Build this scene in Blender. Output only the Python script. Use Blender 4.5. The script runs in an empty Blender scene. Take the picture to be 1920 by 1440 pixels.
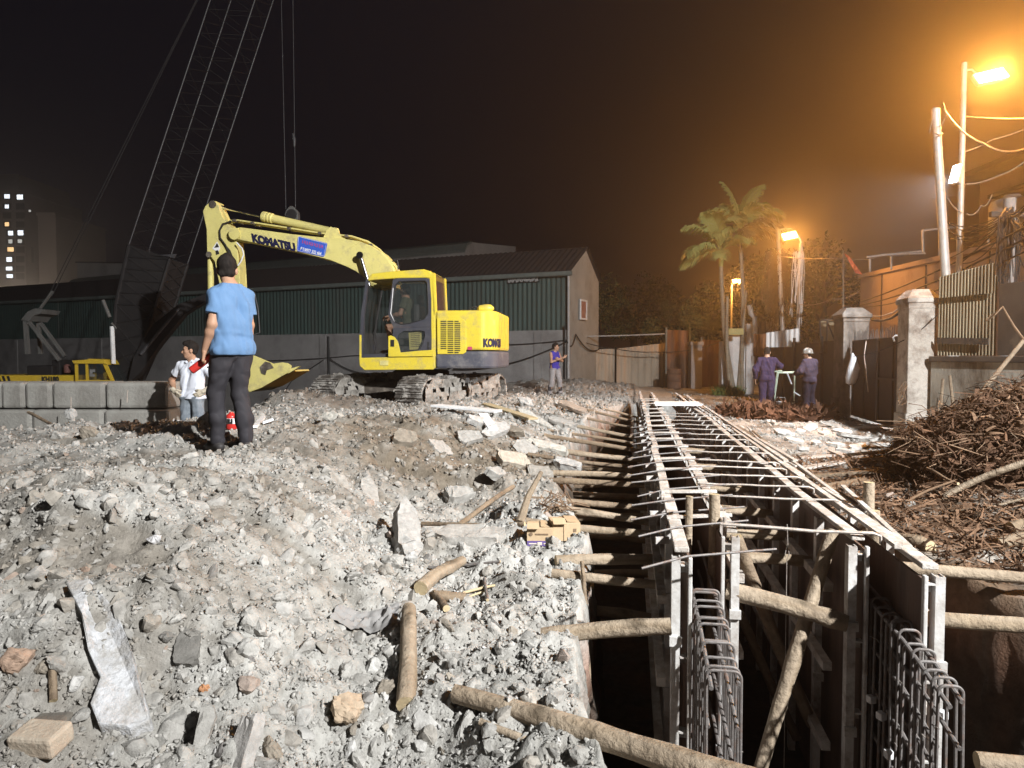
import bpy, bmesh, math, random
import numpy as np
from mathutils import Vector, Matrix
R = math.radians
sc = bpy.context.scene
COL = sc.collection
random.seed(11)
rng = np.random.default_rng(11)

# ------------------------------------------------------------------ camera
CAM_Z = 1.5
HAZE_DENSITY = 0.0042
F = 1300.0                                   # focal length in pixels of the 1920 px wide photograph
TILT = math.atan((720 - 669) / F)
cd = bpy.data.cameras.new('camera')
cam = bpy.data.objects.new('camera', cd)
COL.objects.link(cam)
cam.location = (0, 0, CAM_Z)
cam.rotation_euler = (math.pi / 2 - TILT, 0, 0)
cd.sensor_width = 36
cd.lens = F / 1920 * 36
cd.clip_start = 0.05
cd.clip_end = 2000
sc.camera = cam

# ------------------------------------------------------------------ night sky, lamps, exposure
w = bpy.data.worlds.new('World')
sc.world = w
w.use_nodes = True
nt = w.node_tree
bg = nt.nodes['Background']
tc = nt.nodes.new('ShaderNodeTexCoord')
dp = nt.nodes.new('ShaderNodeVectorMath'); dp.operation = 'DOT_PRODUCT'
dp.inputs[1].default_value = (0.72, 0.66, -0.2)
rp = nt.nodes.new('ShaderNodeValToRGB')
rp.color_ramp.elements[0].position = 0.45
rp.color_ramp.elements[0].color = (0.0016, 0.0014, 0.0042, 1)
rp.color_ramp.elements[1].position = 1.0
rp.color_ramp.elements[1].color = (0.040, 0.016, 0.008, 1)
e = rp.color_ramp.elements.new(0.72); e.color = (0.0035, 0.0024, 0.0036, 1)
nt.links.new(tc.outputs['Generated'], dp.inputs[0])
nt.links.new(dp.outputs['Value'], rp.inputs[0])
nt.links.new(rp.outputs[0], bg.inputs[0])
bg.inputs[1].default_value = 1.0

def spot(name, loc, aim, watts, color, size, blend, radius):
    l = bpy.data.lights.new(name, 'SPOT')
    l.energy = watts; l.color = color; l.spot_size = R(size); l.spot_blend = blend; l.shadow_soft_size = radius
    o = bpy.data.objects.new(name, l); COL.objects.link(o)
    o.location = loc
    o.rotation_euler = (Vector(aim) - Vector(loc)).to_track_quat('-Z', 'Y').to_euler()
    return o
def point(name, loc, watts, color, radius):
    l = bpy.data.lights.new(name, 'POINT')
    l.energy = watts; l.color = color; l.shadow_soft_size = radius
    o = bpy.data.objects.new(name, l); COL.objects.link(o); o.location = loc
    return o
# the site floodlight that stands behind the photographer on the right
spot('site_floodlight', (8.2, -4.6, 9.0), (-2.0, 16.5, 1.4), 34000, (1.0, 0.995, 0.98), 92, 1.0, 0.14)

sc.view_settings.view_transform = 'Standard'
sc.view_settings.look = 'None'
sc.view_settings.exposure = 0
sc.view_settings.gamma = 1
sc.render.engine = 'CYCLES'
sc.cycles.use_denoising = True
sc.cycles.max_bounces = 5
sc.cycles.diffuse_bounces = 3
sc.cycles.glossy_bounces = 3
sc.cycles.transmission_bounces = 4
sc.cycles.transparent_max_bounces = 8
sc.cycles.volume_bounces = 0
sc.cycles.caustics_reflective = False
sc.cycles.caustics_refractive = False
sc.cycles.sample_clamp_indirect = 4

# ------------------------------------------------------------------ from the photograph to the place
CT, ST = math.cos(TILT), math.sin(TILT)
def ray(px, py):
    u = (px - 960) / F; v = (py - 720) / F
    return Vector((u, CT - v * ST, -ST - v * CT))
def P(px, py, Y):
    d = ray(px, py); k = Y / d.y
    return Vector((d.x * k, Y, CAM_Z + d.z * k))
def G(px, py, z):
    d = ray(px, py); k = (z - CAM_Z) / d.z
    return Vector((d.x * k, d.y * k, z))
TA = math.atan(223 / F)                      # the trench runs this much to the right of the view
DS = Vector((math.sin(TA), math.cos(TA), 0))
DW = Vector((math.cos(TA), -math.sin(TA), 0))
def SW(s, w_, z): return DS * s + DW * w_ + Vector((0, 0, z))
def XY2SW(x, y): return x * DS.x + y * DS.y, x * DW.x + y * DW.y

# ------------------------------------------------------------------ noise
_perm = np.random.default_rng(3).permutation(4096)
def _h(ix, iy): return _perm[(_perm[ix & 4095] + iy) & 4095]
def perlin(x, y):
    x = np.asarray(x, float); y = np.asarray(y, float)
    ix = np.floor(x).astype(int); iy = np.floor(y).astype(int)
    fx = x - ix; fy = y - iy
    ux = fx * fx * fx * (fx * (fx * 6 - 15) + 10); uy = fy * fy * fy * (fy * (fy * 6 - 15) + 10)
    def g(ax, ay):
        a = _h(ix + ax, iy + ay) * (2 * np.pi / 4096)
        return np.cos(a) * (fx - ax) + np.sin(a) * (fy - ay)
    n0 = g(0, 0) + (g(1, 0) - g(0, 0)) * ux
    n1 = g(0, 1) + (g(1, 1) - g(0, 1)) * ux
    return (n0 + (n1 - n0) * uy) * 1.4
def fbm(x, y, o=4, gain=0.5):
    a = 1.0; t = 0; x = np.asarray(x, float); y = np.asarray(y, float)
    for i in range(o):
        t = t + a * perlin(x + 17.3 * i, y - 9.1 * i); a *= gain; x = x * 2.03; y = y * 2.03
    return t
def worley(x, y):
    ix = np.floor(x).astype(int); iy = np.floor(y).astype(int)
    f1 = np.full(np.shape(x), 9.0); f2 = f1.copy(); cid = np.zeros(np.shape(x))
    for ax in (-1, 0, 1):
        for ay in (-1, 0, 1):
            h = _h(ix + ax, iy + ay); h2 = _perm[(h + 77) & 4095]
            d = np.hypot(ix + ax + h / 4096 - x, iy + ay + h2 / 4096 - y)
            n = d < f1
            f2 = np.where(n, f1, np.minimum(f2, d)); cid = np.where(n, h / 4096, cid); f1 = np.where(n, d, f1)
    return f1, f2, cid

# ------------------------------------------------------------------ materials
MATS = {}
def mat(name, c1, c2=None, scale=4.0, rough=0.85, metal=0.0, bump=0.0, bscale=40.0, dirt=None, tint=False, stretch=None,
        spec=0.3, emit=None, lo=0.35, hi=0.65, dscale=2.0, dlo=0.45, dhi=0.62, coat=0.0, subs=0.0):
    if name in MATS: return MATS[name]
    m = bpy.data.materials.new(name); m.use_nodes = True; MATS[name] = m
    t = m.node_tree; N = t.nodes; L = t.links
    b = N['Principled BSDF']
    b.inputs['Roughness'].default_value = rough; b.inputs['Metallic'].default_value = metal
    b.inputs['Specular IOR Level'].default_value = spec
    if coat: b.inputs['Coat Weight'].default_value = coat; b.inputs['Coat Roughness'].default_value = 0.25
    if c2 is None: c2 = tuple(k * 0.78 for k in c1)
    co = N.new('ShaderNodeTexCoord'); src = co.outputs['Object']
    if stretch:
        mp = N.new('ShaderNodeMapping'); mp.inputs['Scale'].default_value = stretch
        L.new(src, mp.inputs[0]); src = mp.outputs[0]
    no = N.new('ShaderNodeTexNoise'); no.inputs['Scale'].default_value = scale; no.inputs['Detail'].default_value = 7
    no.inputs['Roughness'].default_value = 0.65
    L.new(src, no.inputs['Vector'])
    r = N.new('ShaderNodeValToRGB')
    r.color_ramp.elements[0].position = lo; r.color_ramp.elements[1].position = hi
    r.color_ramp.elements[0].color = (*c1, 1); r.color_ramp.elements[1].color = (*c2, 1)
    L.new(no.outputs['Fac'], r.inputs[0]); col = r.outputs[0]
    if dirt:
        n2 = N.new('ShaderNodeTexNoise'); n2.inputs['Scale'].default_value = dscale; n2.inputs['Detail'].default_value = 9
        n2.inputs['Roughness'].default_value = 0.7
        L.new(src, n2.inputs['Vector'])
        mr = N.new('ShaderNodeMapRange'); mr.inputs[1].default_value = dlo; mr.inputs[2].default_value = dhi
        L.new(n2.outputs['Fac'], mr.inputs[0])
        mx = N.new('ShaderNodeMix'); mx.data_type = 'RGBA'
        L.new(mr.outputs[0], mx.inputs[0]); L.new(col, mx.inputs[6]); mx.inputs[7].default_value = (*dirt, 1); col = mx.outputs[2]
        ro = N.new('ShaderNodeMapRange'); ro.inputs[3].default_value = rough; ro.inputs[4].default_value = 0.92
        L.new(mr.outputs[0], ro.inputs[0]); L.new(ro.outputs[0], b.inputs['Roughness'])
    if tint:
        at = N.new('ShaderNodeAttribute'); at.attribute_name = 'tint'
        mx = N.new('ShaderNodeMix'); mx.data_type = 'RGBA'; mx.blend_type = 'MULTIPLY'; mx.inputs[0].default_value = 1
        L.new(col, mx.inputs[6]); L.new(at.outputs['Color'], mx.inputs[7]); col = mx.outputs[2]
    L.new(col, b.inputs['Base Color'])
    if bump:
        n3 = N.new('ShaderNodeTexNoise'); n3.inputs['Scale'].default_value = bscale; n3.inputs['Detail'].default_value = 6
        n3.inputs['Roughness'].default_value = 0.6
        L.new(src, n3.inputs['Vector'])
        bp = N.new('ShaderNodeBump'); bp.inputs['Strength'].default_value = min(bump, 1.0); bp.inputs['Distance'].default_value = 0.6 / bscale
        L.new(n3.outputs['Fac'], bp.inputs['Height']); L.new(bp.outputs[0], b.inputs['Normal'])
    if emit:
        b.inputs['Emission Color'].default_value = (*emit[0], 1); b.inputs['Emission Strength'].default_value = emit[1]
    return m
def glass_mat(name, color, rough=0.03, alpha=0.3):
    if name in MATS: return MATS[name]
    m = bpy.data.materials.new(name); m.use_nodes = True; MATS[name] = m
    b = m.node_tree.nodes['Principled BSDF']
    b.inputs['Base Color'].default_value = (*color, 1); b.inputs['Roughness'].default_value = rough
    b.inputs['Alpha'].default_value = alpha; b.inputs['Specular IOR Level'].default_value = 0.6
    return m

# ------------------------------------------------------------------ mesh building
class MB:
    def __init__(s): s.v = []; s.f = []; s.m = []; s.sm = []; s.mi = 0; s.t = []
    def add(s, vs, fs, smooth=False, mi=None, tint=None):
        o = len(s.v); s.v.extend(tuple(p) for p in vs)
        for f in fs: s.f.append(tuple(i + o for i in f)); s.m.append(s.mi if mi is None else mi); s.sm.append(smooth)
        if tint is not None: s.t += [tint] * len(vs)
        return s
    def box(s, c, size, rot=None, bev=0.0, mi=None):
        c = Vector(c); x, y, z = (k / 2 for k in size)
        M = Matrix.Identity(3) if rot is None else (rot if isinstance(rot, Matrix) else Matrix.Rotation(rot, 3, 'Z'))
        if bev <= 0:
            vs = [c + M @ Vector((a * x, b * y, d * z)) for d in (-1, 1) for b in (-1, 1) for a in (-1, 1)]
            fs = [(0, 2, 3, 1), (4, 5, 7, 6), (0, 1, 5, 4), (2, 6, 7, 3), (0, 4, 6, 2), (1, 3, 7, 5)]
            return s.add(vs, fs, mi=mi)
        bm = bmesh.new(); bmesh.ops.create_cube(bm, size=1)
        for v in bm.verts: v.co = Vector((v.co.x * x * 2, v.co.y * y * 2, v.co.z * z * 2))
        bmesh.ops.bevel(bm, geom=bm.edges[:], offset=min(bev, min(x, y, z) * 0.9), segments=2, affect='EDGES', profile=0.5)
        bm.verts.index_update()
        s.add([c + M @ v.co for v in bm.verts], [[v.index for v in f.verts] for f in bm.faces], mi=mi)
        bm.free(); return s
    def beam(s, p0, p1, wd, ht, up=(0, 0, 1), bev=0.0, mi=None):
        p0 = Vector(p0); p1 = Vector(p1); d = p1 - p0; L = d.length; d = d / L
        u = Vector(up); sx = d.cross(u)
        if sx.length < 1e-4: sx = d.cross(Vector((1, 0, 0)))
        sx.normalize(); u = sx.cross(d)
        M = Matrix((sx, d, u)).transposed()
        return s.box((p0 + p1) / 2, (wd, L, ht), M, bev, mi)
    def tube(s, pts, r, n=8, caps=True, smooth=True, mi=None, capmi=None, wob=0.0):
        pts = [Vector(p) for p in pts]; k = len(pts)
        rr = [r] * k if not hasattr(r, '__len__') else list(r)
        vs = []; fs = []; prev = None
        for i, p in enumerate(pts):
            d = (pts[min(i + 1, k - 1)] - pts[max(i - 1, 0)])
            if d.length < 1e-9: d = Vector((0, 0, 1))
            d.normalize()
            if prev is None:
                a = d.cross(Vector((0, 0, 1)))
                if a.length < 0.05: a = d.cross(Vector((1, 0, 0)))
            else:
                a = prev - d * prev.dot(d)
            a.normalize(); prev = a; b = d.cross(a)
            for j in range(n):
                q = 2 * math.pi * j / n
                w_ = 1 + (random.uniform(-wob, wob) if wob else 0)
                vs.append(p + (a * math.cos(q) + b * math.sin(q)) * rr[i] * w_)
        for i in range(k - 1):
            for j in range(n):
                j2 = (j + 1) % n
                fs.append((i * n + j, i * n + j2, (i + 1) * n + j2, (i + 1) * n + j))
        s.add(vs, fs, smooth, mi)
        if caps:
            c = s.mi if capmi is None else capmi
            o = len(s.v) - len(vs)
            s.f.append(tuple(o + j for j in reversed(range(n)))); s.m.append(c); s.sm.append(False)
            s.f.append(tuple(o + (k - 1) * n + j for j in range(n))); s.m.append(c); s.sm.append(False)
        return s
    def cyl(s, p0, p1, r0, r1=None, n=12, mi=None, smooth=True):
        return s.tube([p0, p1], [r0, r0 if r1 is None else r1], n, True, smooth, mi)
    def prism(s, pts, ext, mi=None, smooth=False):
        """pts: a planar outline as 3D points; ext: the vector it is extruded along"""
        pts = [Vector(p) for p in pts]; ext = Vector(ext); n = len(pts)
        vs = pts + [p + ext for p in pts]
        fs = [tuple(reversed(range(n))), tuple(range(n, 2 * n))]
        fs += [(i, (i + 1) % n, n + (i + 1) % n, n + i) for i in range(n)]
        s.add(vs, fs, False, mi)
        if smooth:
            for q in range(1, n + 1): s.sm[-q] = True
        return s
    def lathe(s, c, prof, n=16, axis=(0, 0, 1), mi=None):
        ax = Vector(axis).normalized(); a = ax.cross(Vector((0, 1, 0)))
        if a.length < 0.1: a = ax.cross(Vector((1, 0, 0)))
        a.normalize(); b = ax.cross(a); c = Vector(c); vs = []; fs = []
        for r, h in prof:
            for j in range(n):
                q = 2 * math.pi * j / n
                vs.append(c + ax * h + (a * math.cos(q) + b * math.sin(q)) * r)
        for i in range(len(prof) - 1):
            for j in range(n):
                j2 = (j + 1) % n
                fs.append((i * n + j, i * n + j2, (i + 1) * n + j2, (i + 1) * n + j))
        k = len(prof) - 1
        fs.append(tuple(reversed(range(n)))); fs.append(tuple(k * n + j for j in range(n)))
        return s.add(vs, fs, True, mi)
    def build(s, name, mats, parent=None, label=None, cat=None, group=None, kind=None, sharp=40, bevel=0.0, origin=None):
        me = bpy.data.meshes.new(name)
        A = np.array(s.v, dtype=float).reshape(-1, 3)
        if parent is not None: o0 = np.array(WLOC[parent.name])
        elif origin is not None: o0 = np.array(origin, float)
        else: o0 = np.array([(A[:, 0].min() + A[:, 0].max()) / 2, (A[:, 1].min() + A[:, 1].max()) / 2, A[:, 2].min()])
        me.from_pydata((A - o0).tolist(), [], s.f)
        if not isinstance(mats, (list, tuple)): mats = [mats]
        for m_ in mats: me.materials.append(m_)
        me.polygons.foreach_set('material_index', s.m)
        me.polygons.foreach_set('use_smooth', s.sm)
        if len(s.t) != len(s.v) and any('Attribute' in m_.node_tree.nodes for m_ in mats): s.t = [(1, 1, 1)] * len(s.v)
        if len(s.t) == len(s.v) and s.t:
            ca = me.color_attributes.new('tint', 'FLOAT_COLOR', 'POINT')
            ca.data.foreach_set('color', np.array([(*c, 1) for c in s.t], dtype=np.float32).ravel())
        me.update()
        if any(s.sm): me.set_sharp_from_angle(angle=R(sharp))
        o = bpy.data.objects.new(name, me); COL.objects.link(o)
        if parent is not None: o.parent = parent; WLOC[o.name] = tuple(o0)
        else: o.location = o0; WLOC[o.name] = tuple(o0)
        if bevel:
            b = o.modifiers.new('edge', 'BEVEL'); b.width = bevel; b.segments = 2; b.limit_method = 'ANGLE'; b.angle_limit = R(40)
        tag(o, label, cat, group, kind)
        return o
WLOC = {}
def tag(o, label=None, cat=None, group=None, kind=None):
    if label: o['label'] = label
    if cat: o['category'] = cat; kind = kind or 'thing'
    if group: o['group'] = group
    if kind: o['kind'] = kind
def thing(name, label, cat, loc, group=None):
    o = bpy.data.objects.new(name, None); COL.objects.link(o); o.location = loc
    o.empty_display_size = 0.2
    WLOC[o.name] = tuple(loc); tag(o, label, cat, group)
    return o
def text_mesh(body, size, origin, ux, uy, depth=0.004, shear=0.0, align='CENTER', bold=0.0, wscale=1.0):
    """lettering as real thin geometry: returns an MB"""
    cu = bpy.data.curves.new('lettering', 'FONT'); cu.body = body; cu.size = size; cu.align_x = align; cu.align_y = 'CENTER'
    cu.extrude = depth / 2; cu.shear = shear; cu.offset = bold; cu.resolution_u = 4
    o = bpy.data.objects.new('lettering_source', cu); COL.objects.link(o)
    dg = bpy.context.evaluated_depsgraph_get(); dg.update()
    me = bpy.data.meshes.new_from_object(o.evaluated_get(dg))
    ux = Vector(ux).normalized(); uy = Vector(uy).normalized(); un = ux.cross(uy)
    b = MB()
    b.add([Vector(origin) + ux * v.co.x * wscale + uy * v.co.y + un * v.co.z for v in me.vertices], [tuple(p.vertices) for p in me.polygons])
    bpy.data.objects.remove(o); bpy.data.curves.remove(cu); bpy.data.meshes.remove(me)
    return b
def hull_rock(n=16, seed=0, flat=(1, 1, 1)):
    r_ = np.random.default_rng(seed)
    p = r_.normal(size=(n, 3)); p /= np.linalg.norm(p, axis=1)[:, None]
    p *= r_.uniform(0.72, 1.0, (n, 1)); p *= np.array(flat)
    bm = bmesh.new()
    for q in p: bm.verts.new(q)
    res = bmesh.ops.convex_hull(bm, input=bm.verts[:])
    junk = [g for g in res['geom_interior'] if isinstance(g, bmesh.types.BMVert)]
    if junk: bmesh.ops.delete(bm, geom=list(set(junk)), context='VERTS')
    bm.verts.index_update()
    v = np.array([q.co[:] for q in bm.verts]); f = [[q.index for q in a.verts] for a in bm.faces]
    bm.free(); return v, f
def rand_rot():
    q = rng.normal(size=4); q /= np.linalg.norm(q); a, b, c, d = q
    return np.array([[1 - 2 * (c * c + d * d), 2 * (b * c - a * d), 2 * (b * d + a * c)], [2 * (b * c + a * d), 1 - 2 * (b * b + d * d), 2 * (c * d - a * b)],
                     [2 * (b * d - a * c), 2 * (c * d + a * b), 1 - 2 * (b * b + c * c)]])
# ================================================================== GROUND
CP = [  # pixel, pixel, distance: what the photograph shows of the ground
 (0,1440,2.3),(0,1200,2.75),(0,1080,3.1),(0,1000,3.5),(0,940,4.3),(0,900,5.9),(0,880,6.6),(0,820,8.4),(-250,1000,3.6),(-250,860,7.5),
 (150,1440,2.3),(150,1200,2.7),(150,1080,3.0),(150,970,3.35),(150,912,4.05),(150,888,6.0),
 (300,1440,2.35),(300,1200,2.75),(300,1000,3.2),(300,895,3.95),(300,868,6.1),(300,800,8.3),(380,788,8.9),(150,800,9.0),(450,1000,3.45),(430,890,4.3),(560,905,4.75),(500,855,5.9),
 (440,822,6.5),(520,822,6.5),(450,1440,2.4),(600,1440,2.45),(450,1200,2.85),(600,1200,3.1),(600,1000,4.05),(650,1080,3.8),(650,935,5.3),(720,1080,3.95),(720,955,5.8),(600,840,6.4),(600,800,7.8),(640,780,10.0),
 (480,768,10.2),(560,735,11.6),(520,750,11.0),(660,766,11.0),(800,768,11.5),(800,1440,2.45),(750,1200,3.2),(800,1060,4.35),(800,1000,5.15),(830,945,6.05),(700,880,6.5),(700,803,7.4),(800,795,7.9),
 (900,785,8.8),(960,800,9.2),(940,880,7.3),(930,764,11.9),(760,765,15.0),(950,1440,2.35),(1040,1300,2.6),(1000,1200,3.0),(1000,1030,4.3),(1000,960,5.3),(1000,905,6.6),(1020,810,10.0),(1000,750,18),(1000,722,26),
 (1040,742,23),(1100,760,15.5),(1100,713,28),(1170,728,30),(1300,740,27),(1150,770,15.6),(1070,860,8.1),
 (1400,770,18.5),(1500,800,14.4),(1600,880,9.0),(1650,832,12),(1560,920,6.9),(1480,860,9.3),(1700,1030,4.6),(1900,1100,4.0),(1920,1010,4.5),
 (1850,830,6.3),(1720,910,6.3),(1920,800,7.0),(1640,960,5.7)]
pts = [tuple(P(*c)) for c in CP]
pts += [(-9,2,.2),(-4,0.5,.05),(4,1,.1),(8,3,.3),(10,8,.6),(-8,13.5,-1.6),(-5,15,-1.6),(-12,13,-1.4),(-12,20,-1.8),(-4.5,19,-1.5),(-8,30,-1.9),(-20,30,-1.9),(-16,11,.2),(-8,10.3,.35),(-5,10.2,0.1),
        (-25,45,-2),(-2,17,.35),(0,19,.35),(8,40,0),(20,40,0),(20,20,0),(12,15,0),(-40,20,-1.5),(0,60,0),(40,60,0),(-60,80,-2),(60,20,0),(-30,5,0),(30,0,0),(9,24,0.0),(5,21,0.02),(0,-6,0),(-1.5,28.5,.2)]
CPX = np.array(pts)
_d = np.hypot(CPX[:, 0][:, None] - CPX[:, 0], CPX[:, 1][:, None] - CPX[:, 1])
_n = len(CPX)
_A = np.zeros((_n + 1, _n + 1)); _A[:_n, :_n] = -_d - 0.04 * np.eye(_n); _A[:_n, _n] = 1; _A[_n, :_n] = 1
_w = np.linalg.solve(_A, np.append(CPX[:, 2], 0))
def H0(x, y):
    x = np.asarray(x, float); y = np.asarray(y, float); t = np.full(x.shape, _w[_n])
    for i in range(_n): t = t - _w[i] * np.sqrt((x - CPX[i, 0]) ** 2 + (y - CPX[i, 1]) ** 2 + 0.02)
    far = np.clip((np.hypot(x, y) - 60) / 60, 0, 1)
    return t * (1 - far) + far * -0.5
_ws = [0, 1, 2, 2.6, 3.2, 3.8, 4.4, 5.2, 6.0, 7, 9, 12, 15, 18, 20, 400]
_wl = [.75, .42, .0, -.16, -.25, -.27, -.24, -.42, -.62, -.76, -.8, -.72, -.42, -.1, .05, .05]
_wrs = [0, 3, 3.7, 4.3, 4.8, 6, 8, 12, 18, 20, 400]
_wr = [3.3, 3.1, 2.6, 2.05, 1.85, 1.66, 1.58, 1.52, 1.5, 1.5, 1.5]
S0, S1, ZT = 1.3, 19.6, -1.15
def WL(s): return np.interp(s, _ws, _wl) + 0.05 * fbm(np.asarray(s) * 2.1, np.asarray(s) * 0 + 3.3, 3)
def WR(s): return np.interp(s, _wrs, _wr) + 0.05 * fbm(np.asarray(s) * 2.3, np.asarray(s) * 0 + 8.3, 3)
def in_trench(x, y, m=0.0):
    s, w_ = XY2SW(np.asarray(x), np.asarray(y))
    return (s > S0) & (s < S1) & (w_ > WL(s) - m) & (w_ < WR(s) + m)
def rubble_mask(x, y):
    s, w_ = XY2SW(x, y)
    left = np.clip((0.6 - w_) * 2, 0, 1) * np.clip((34 - s) / 4, 0, 1)
    return np.maximum(left, 0.45)
def Hd(x, y):
    """ground height with its lumps"""
    x = np.asarray(x, float); y = np.asarray(y, float)
    m = rubble_mask(x, y)
    dist = np.hypot(x, y)
    z = H0(x, y) + m * (0.085 * fbm(x * 1.3, y * 1.3, 3) + 0.035 * (0.5 - np.abs(perlin(x * 2.7 + 9, y * 2.7))))
    f1, f2, cid = worley(x * 4.3 + 0.3 * perlin(x * 5, y * 5), y * 4.3)
    z = z + m * np.clip(f2 - f1, 0, 0.5) * (cid - 0.2) * 0.13
    f1, f2, cid = worley(x * 11 + 0.4 * perlin(x * 9, y * 9), y * 11)
    z = z + m * np.clip(f2 - f1, 0, 0.6) * (cid - 0.15) * 0.06
    f1, f2, cid = worley(x * 23 + 0.4 * perlin(x * 19, y * 19), y * 23)
    z = z + m * np.clip(f2 - f1, 0, 0.6) * (cid - 0.1) * 0.026 * np.clip(2 - dist / 5, 0, 1)
    z = z + m * 0.024 * fbm(x * 7, y * 7, 4, 0.62)
    z = z + m * np.clip((dist - 7) / 6, 0, 1) * 0.10 * np.abs(fbm(x * 2.2, y * 2.2, 3))
    # rain and shovel gullies running down the heap toward the trench
    s, w_ = XY2SW(x, y)
    g = fbm(s * 2.6 + 0.5 * w_, w_ * 0.55 + 4, 3)
    z = z - 0.11 * np.clip(g, 0, 1) * np.clip((-0.5 - w_), 0, 1) * np.clip(4.5 - w_ * 0 - np.abs(s - 6.5), 0, 1)
    # the trodden path across the heap
    pth = np.exp(-((y - (6.35 + 0.06 * x)) / 0.42) ** 2) * np.clip((-1.2 - x) * 1.5, 0, 1)
    return z - 0.05 * pth
_gx, _gy = np.arange(-14, 13, .04), np.arange(1.2, 34, .05)
HGRID = Hd(*np.meshgrid(_gx, _gy, indexing='ij'))
def Hf(x, y):
    """fast height: bilinear look-up"""
    u = np.clip((np.asarray(x) - _gx[0]) / .04, 0, len(_gx) - 2.001); v = np.clip((np.asarray(y) - _gy[0]) / .05, 0, len(_gy) - 2.001)
    i = u.astype(int); j = v.astype(int); u = u - i; v = v - j
    return (HGRID[i, j] * (1 - u) + HGRID[i + 1, j] * u) * (1 - v) + (HGRID[i, j + 1] * (1 - u) + HGRID[i + 1, j + 1] * u) * v
def Hz(x, y): return float(Hf(np.float64(x), np.float64(y)))

grey = np.array([.385, .38, .365]); brown = np.array([.205, .185, .16]); clay = np.array([.33, .17, .11]); pale = np.array([.46, .455, .44]); dark = np.array([.13, .115, .10])
def mixc(c0, c1, k): return c0 * (1 - k[..., None]) + c1 * k[..., None]
def gcol(XX, YY):
    """what the heap is made of at a place"""
    SS, WW = XY2SW(XX, YY); sh = XX.shape + (3,)
    n1 = fbm(XX * 0.9, YY * 0.9, 4); n2 = fbm(XX * 3.1 + 5, YY * 3.1, 4); n3 = fbm(XX * 9, YY * 9, 3)
    colr = mixc(np.broadcast_to(grey, sh), pale, np.clip(n2 * 1.2 + 0.2, 0, 1))
    colr = mixc(colr, brown, np.clip(n1 * 1.4 - 0.15 + 0.5 * n3, 0, 0.6) * np.clip((0.4 - WW), 0, 1))
    g_ = fbm(SS * 2.6 + 0.5 * WW, WW * 0.55 + 4, 3)
    colr = mixc(colr, brown * 1.1, np.clip(g_ * 2.2 - .1, 0, 0.85) * np.clip((-0.4 - WW), 0, 1) * np.clip(5 - np.abs(SS - 6.5), 0, 1))
    bank = np.exp(-(((XX + 0.7) / 1.5) ** 2 + ((YY - 7.3) / 1.0) ** 2))
    colr = mixc(colr, brown * np.array([.92, .84, .74]), np.clip(bank * (1.25 + n2), 0, .9))
    heap = np.exp(-(((XX + 2.9) / 1.5) ** 2 + ((YY - 11.8) / .9) ** 2))
    colr = mixc(colr, dark * 1.3, np.clip(heap * 1.6, 0, 0.9))
    pth = np.exp(-((YY - (6.35 + 0.06 * XX)) / 0.40) ** 2) * np.clip((-1.2 - XX) * 1.5, 0, 1)
    return mixc(colr, brown * .95, np.clip(pth * 0.8, 0, 0.8))

rows = [0.5]
while rows[-1] < 170: rows.append(rows[-1] * (1.0085 if rows[-1] < 42 else 1.05) + 0.001)
rows = np.array(rows)
def spread(a, b, n): return a * (np.exp(b * np.arange(n)) - 1) / b
dl = spread(0.012, 0.0118, 410); dr = spread(0.02, 0.021, 190)
NW = 14
S_, _k = np.meshgrid(rows, np.arange(len(dl)), indexing='ij')
def _wall(side):
    t = np.linspace(0, 1, NW)[None, :]; s = rows[:, None]
    edge = (WL(s) if side < 0 else WR(s))
    x = s * DS.x + edge * DW.x; y = s * DS.y + edge * DW.y
    top = Hd(x, y)
    inside = ((s > S0) & (s < S1)).astype(float)
    off = (0.10 * t ** 0.6 + 0.05 * fbm(s * 5 + 0 * t, t * 5 + 0 * s, 3) * np.sin(t * math.pi) + 0.04 * fbm(s * 14 + 0 * t, t * 12 + 0 * s, 2) * np.sin(t * math.pi)) * (1 if side < 0 else -1)
    ww = edge + off
    z = top + (ZT - top) * t * inside
    return np.broadcast_to(s, ww.shape), ww, z
sl, wl_, zl = _wall(-1); sr, wr_, zr = _wall(1)
Wl = (WL(rows)[:, None] - dl[None, ::-1][:, :-1])
Wr = (WR(rows)[:, None] + dr[None, 1:])
def _land(W):
    s = np.broadcast_to(rows[:, None], W.shape); x = s * DS.x + W * DW.x; y = s * DS.y + W * DW.y
    return s, W, Hd(x, y)
a = _land(Wl); c = _land(Wr)
nf = 8
tf = np.linspace(0, 1, nf + 2)[None, 1:-1]
Wf = wl_[:, -1:] * (1 - tf) + wr_[:, -1:] * tf
sf = np.broadcast_to(rows[:, None], Wf.shape)
ins = ((sf > S0) & (sf < S1))
zf = np.where(ins, ZT + 0.05 * fbm(sf * 3, Wf * 3, 3), Hd(sf * DS.x + Wf * DW.x, sf * DS.y + Wf * DW.y))
SS = np.hstack([a[0], sl, sf, sr[:, ::-1], c[0]]); WW = np.hstack([a[1], wl_, Wf, wr_[:, ::-1], c[1]]); ZZ = np.hstack([a[2], zl, zf, zr[:, ::-1], c[2]])
XX = SS * DS.x + WW * DW.x; YY = SS * DS.y + WW * DW.y
nr, nc = XX.shape
me = bpy.data.meshes.new('ground')
V = np.stack([XX, YY, ZZ], -1).reshape(-1, 3)
idx = np.arange(nr * nc).reshape(nr, nc)
Q = np.stack([idx[:-1, :-1], idx[:-1, 1:], idx[1:, 1:], idx[1:, :-1]], -1).reshape(-1, 4)
me.vertices.add(len(V)); me.vertices.foreach_set('co', V.astype(np.float32).ravel())
me.loops.add(Q.size); me.loops.foreach_set('vertex_index', Q.astype(np.int32).ravel())
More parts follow.
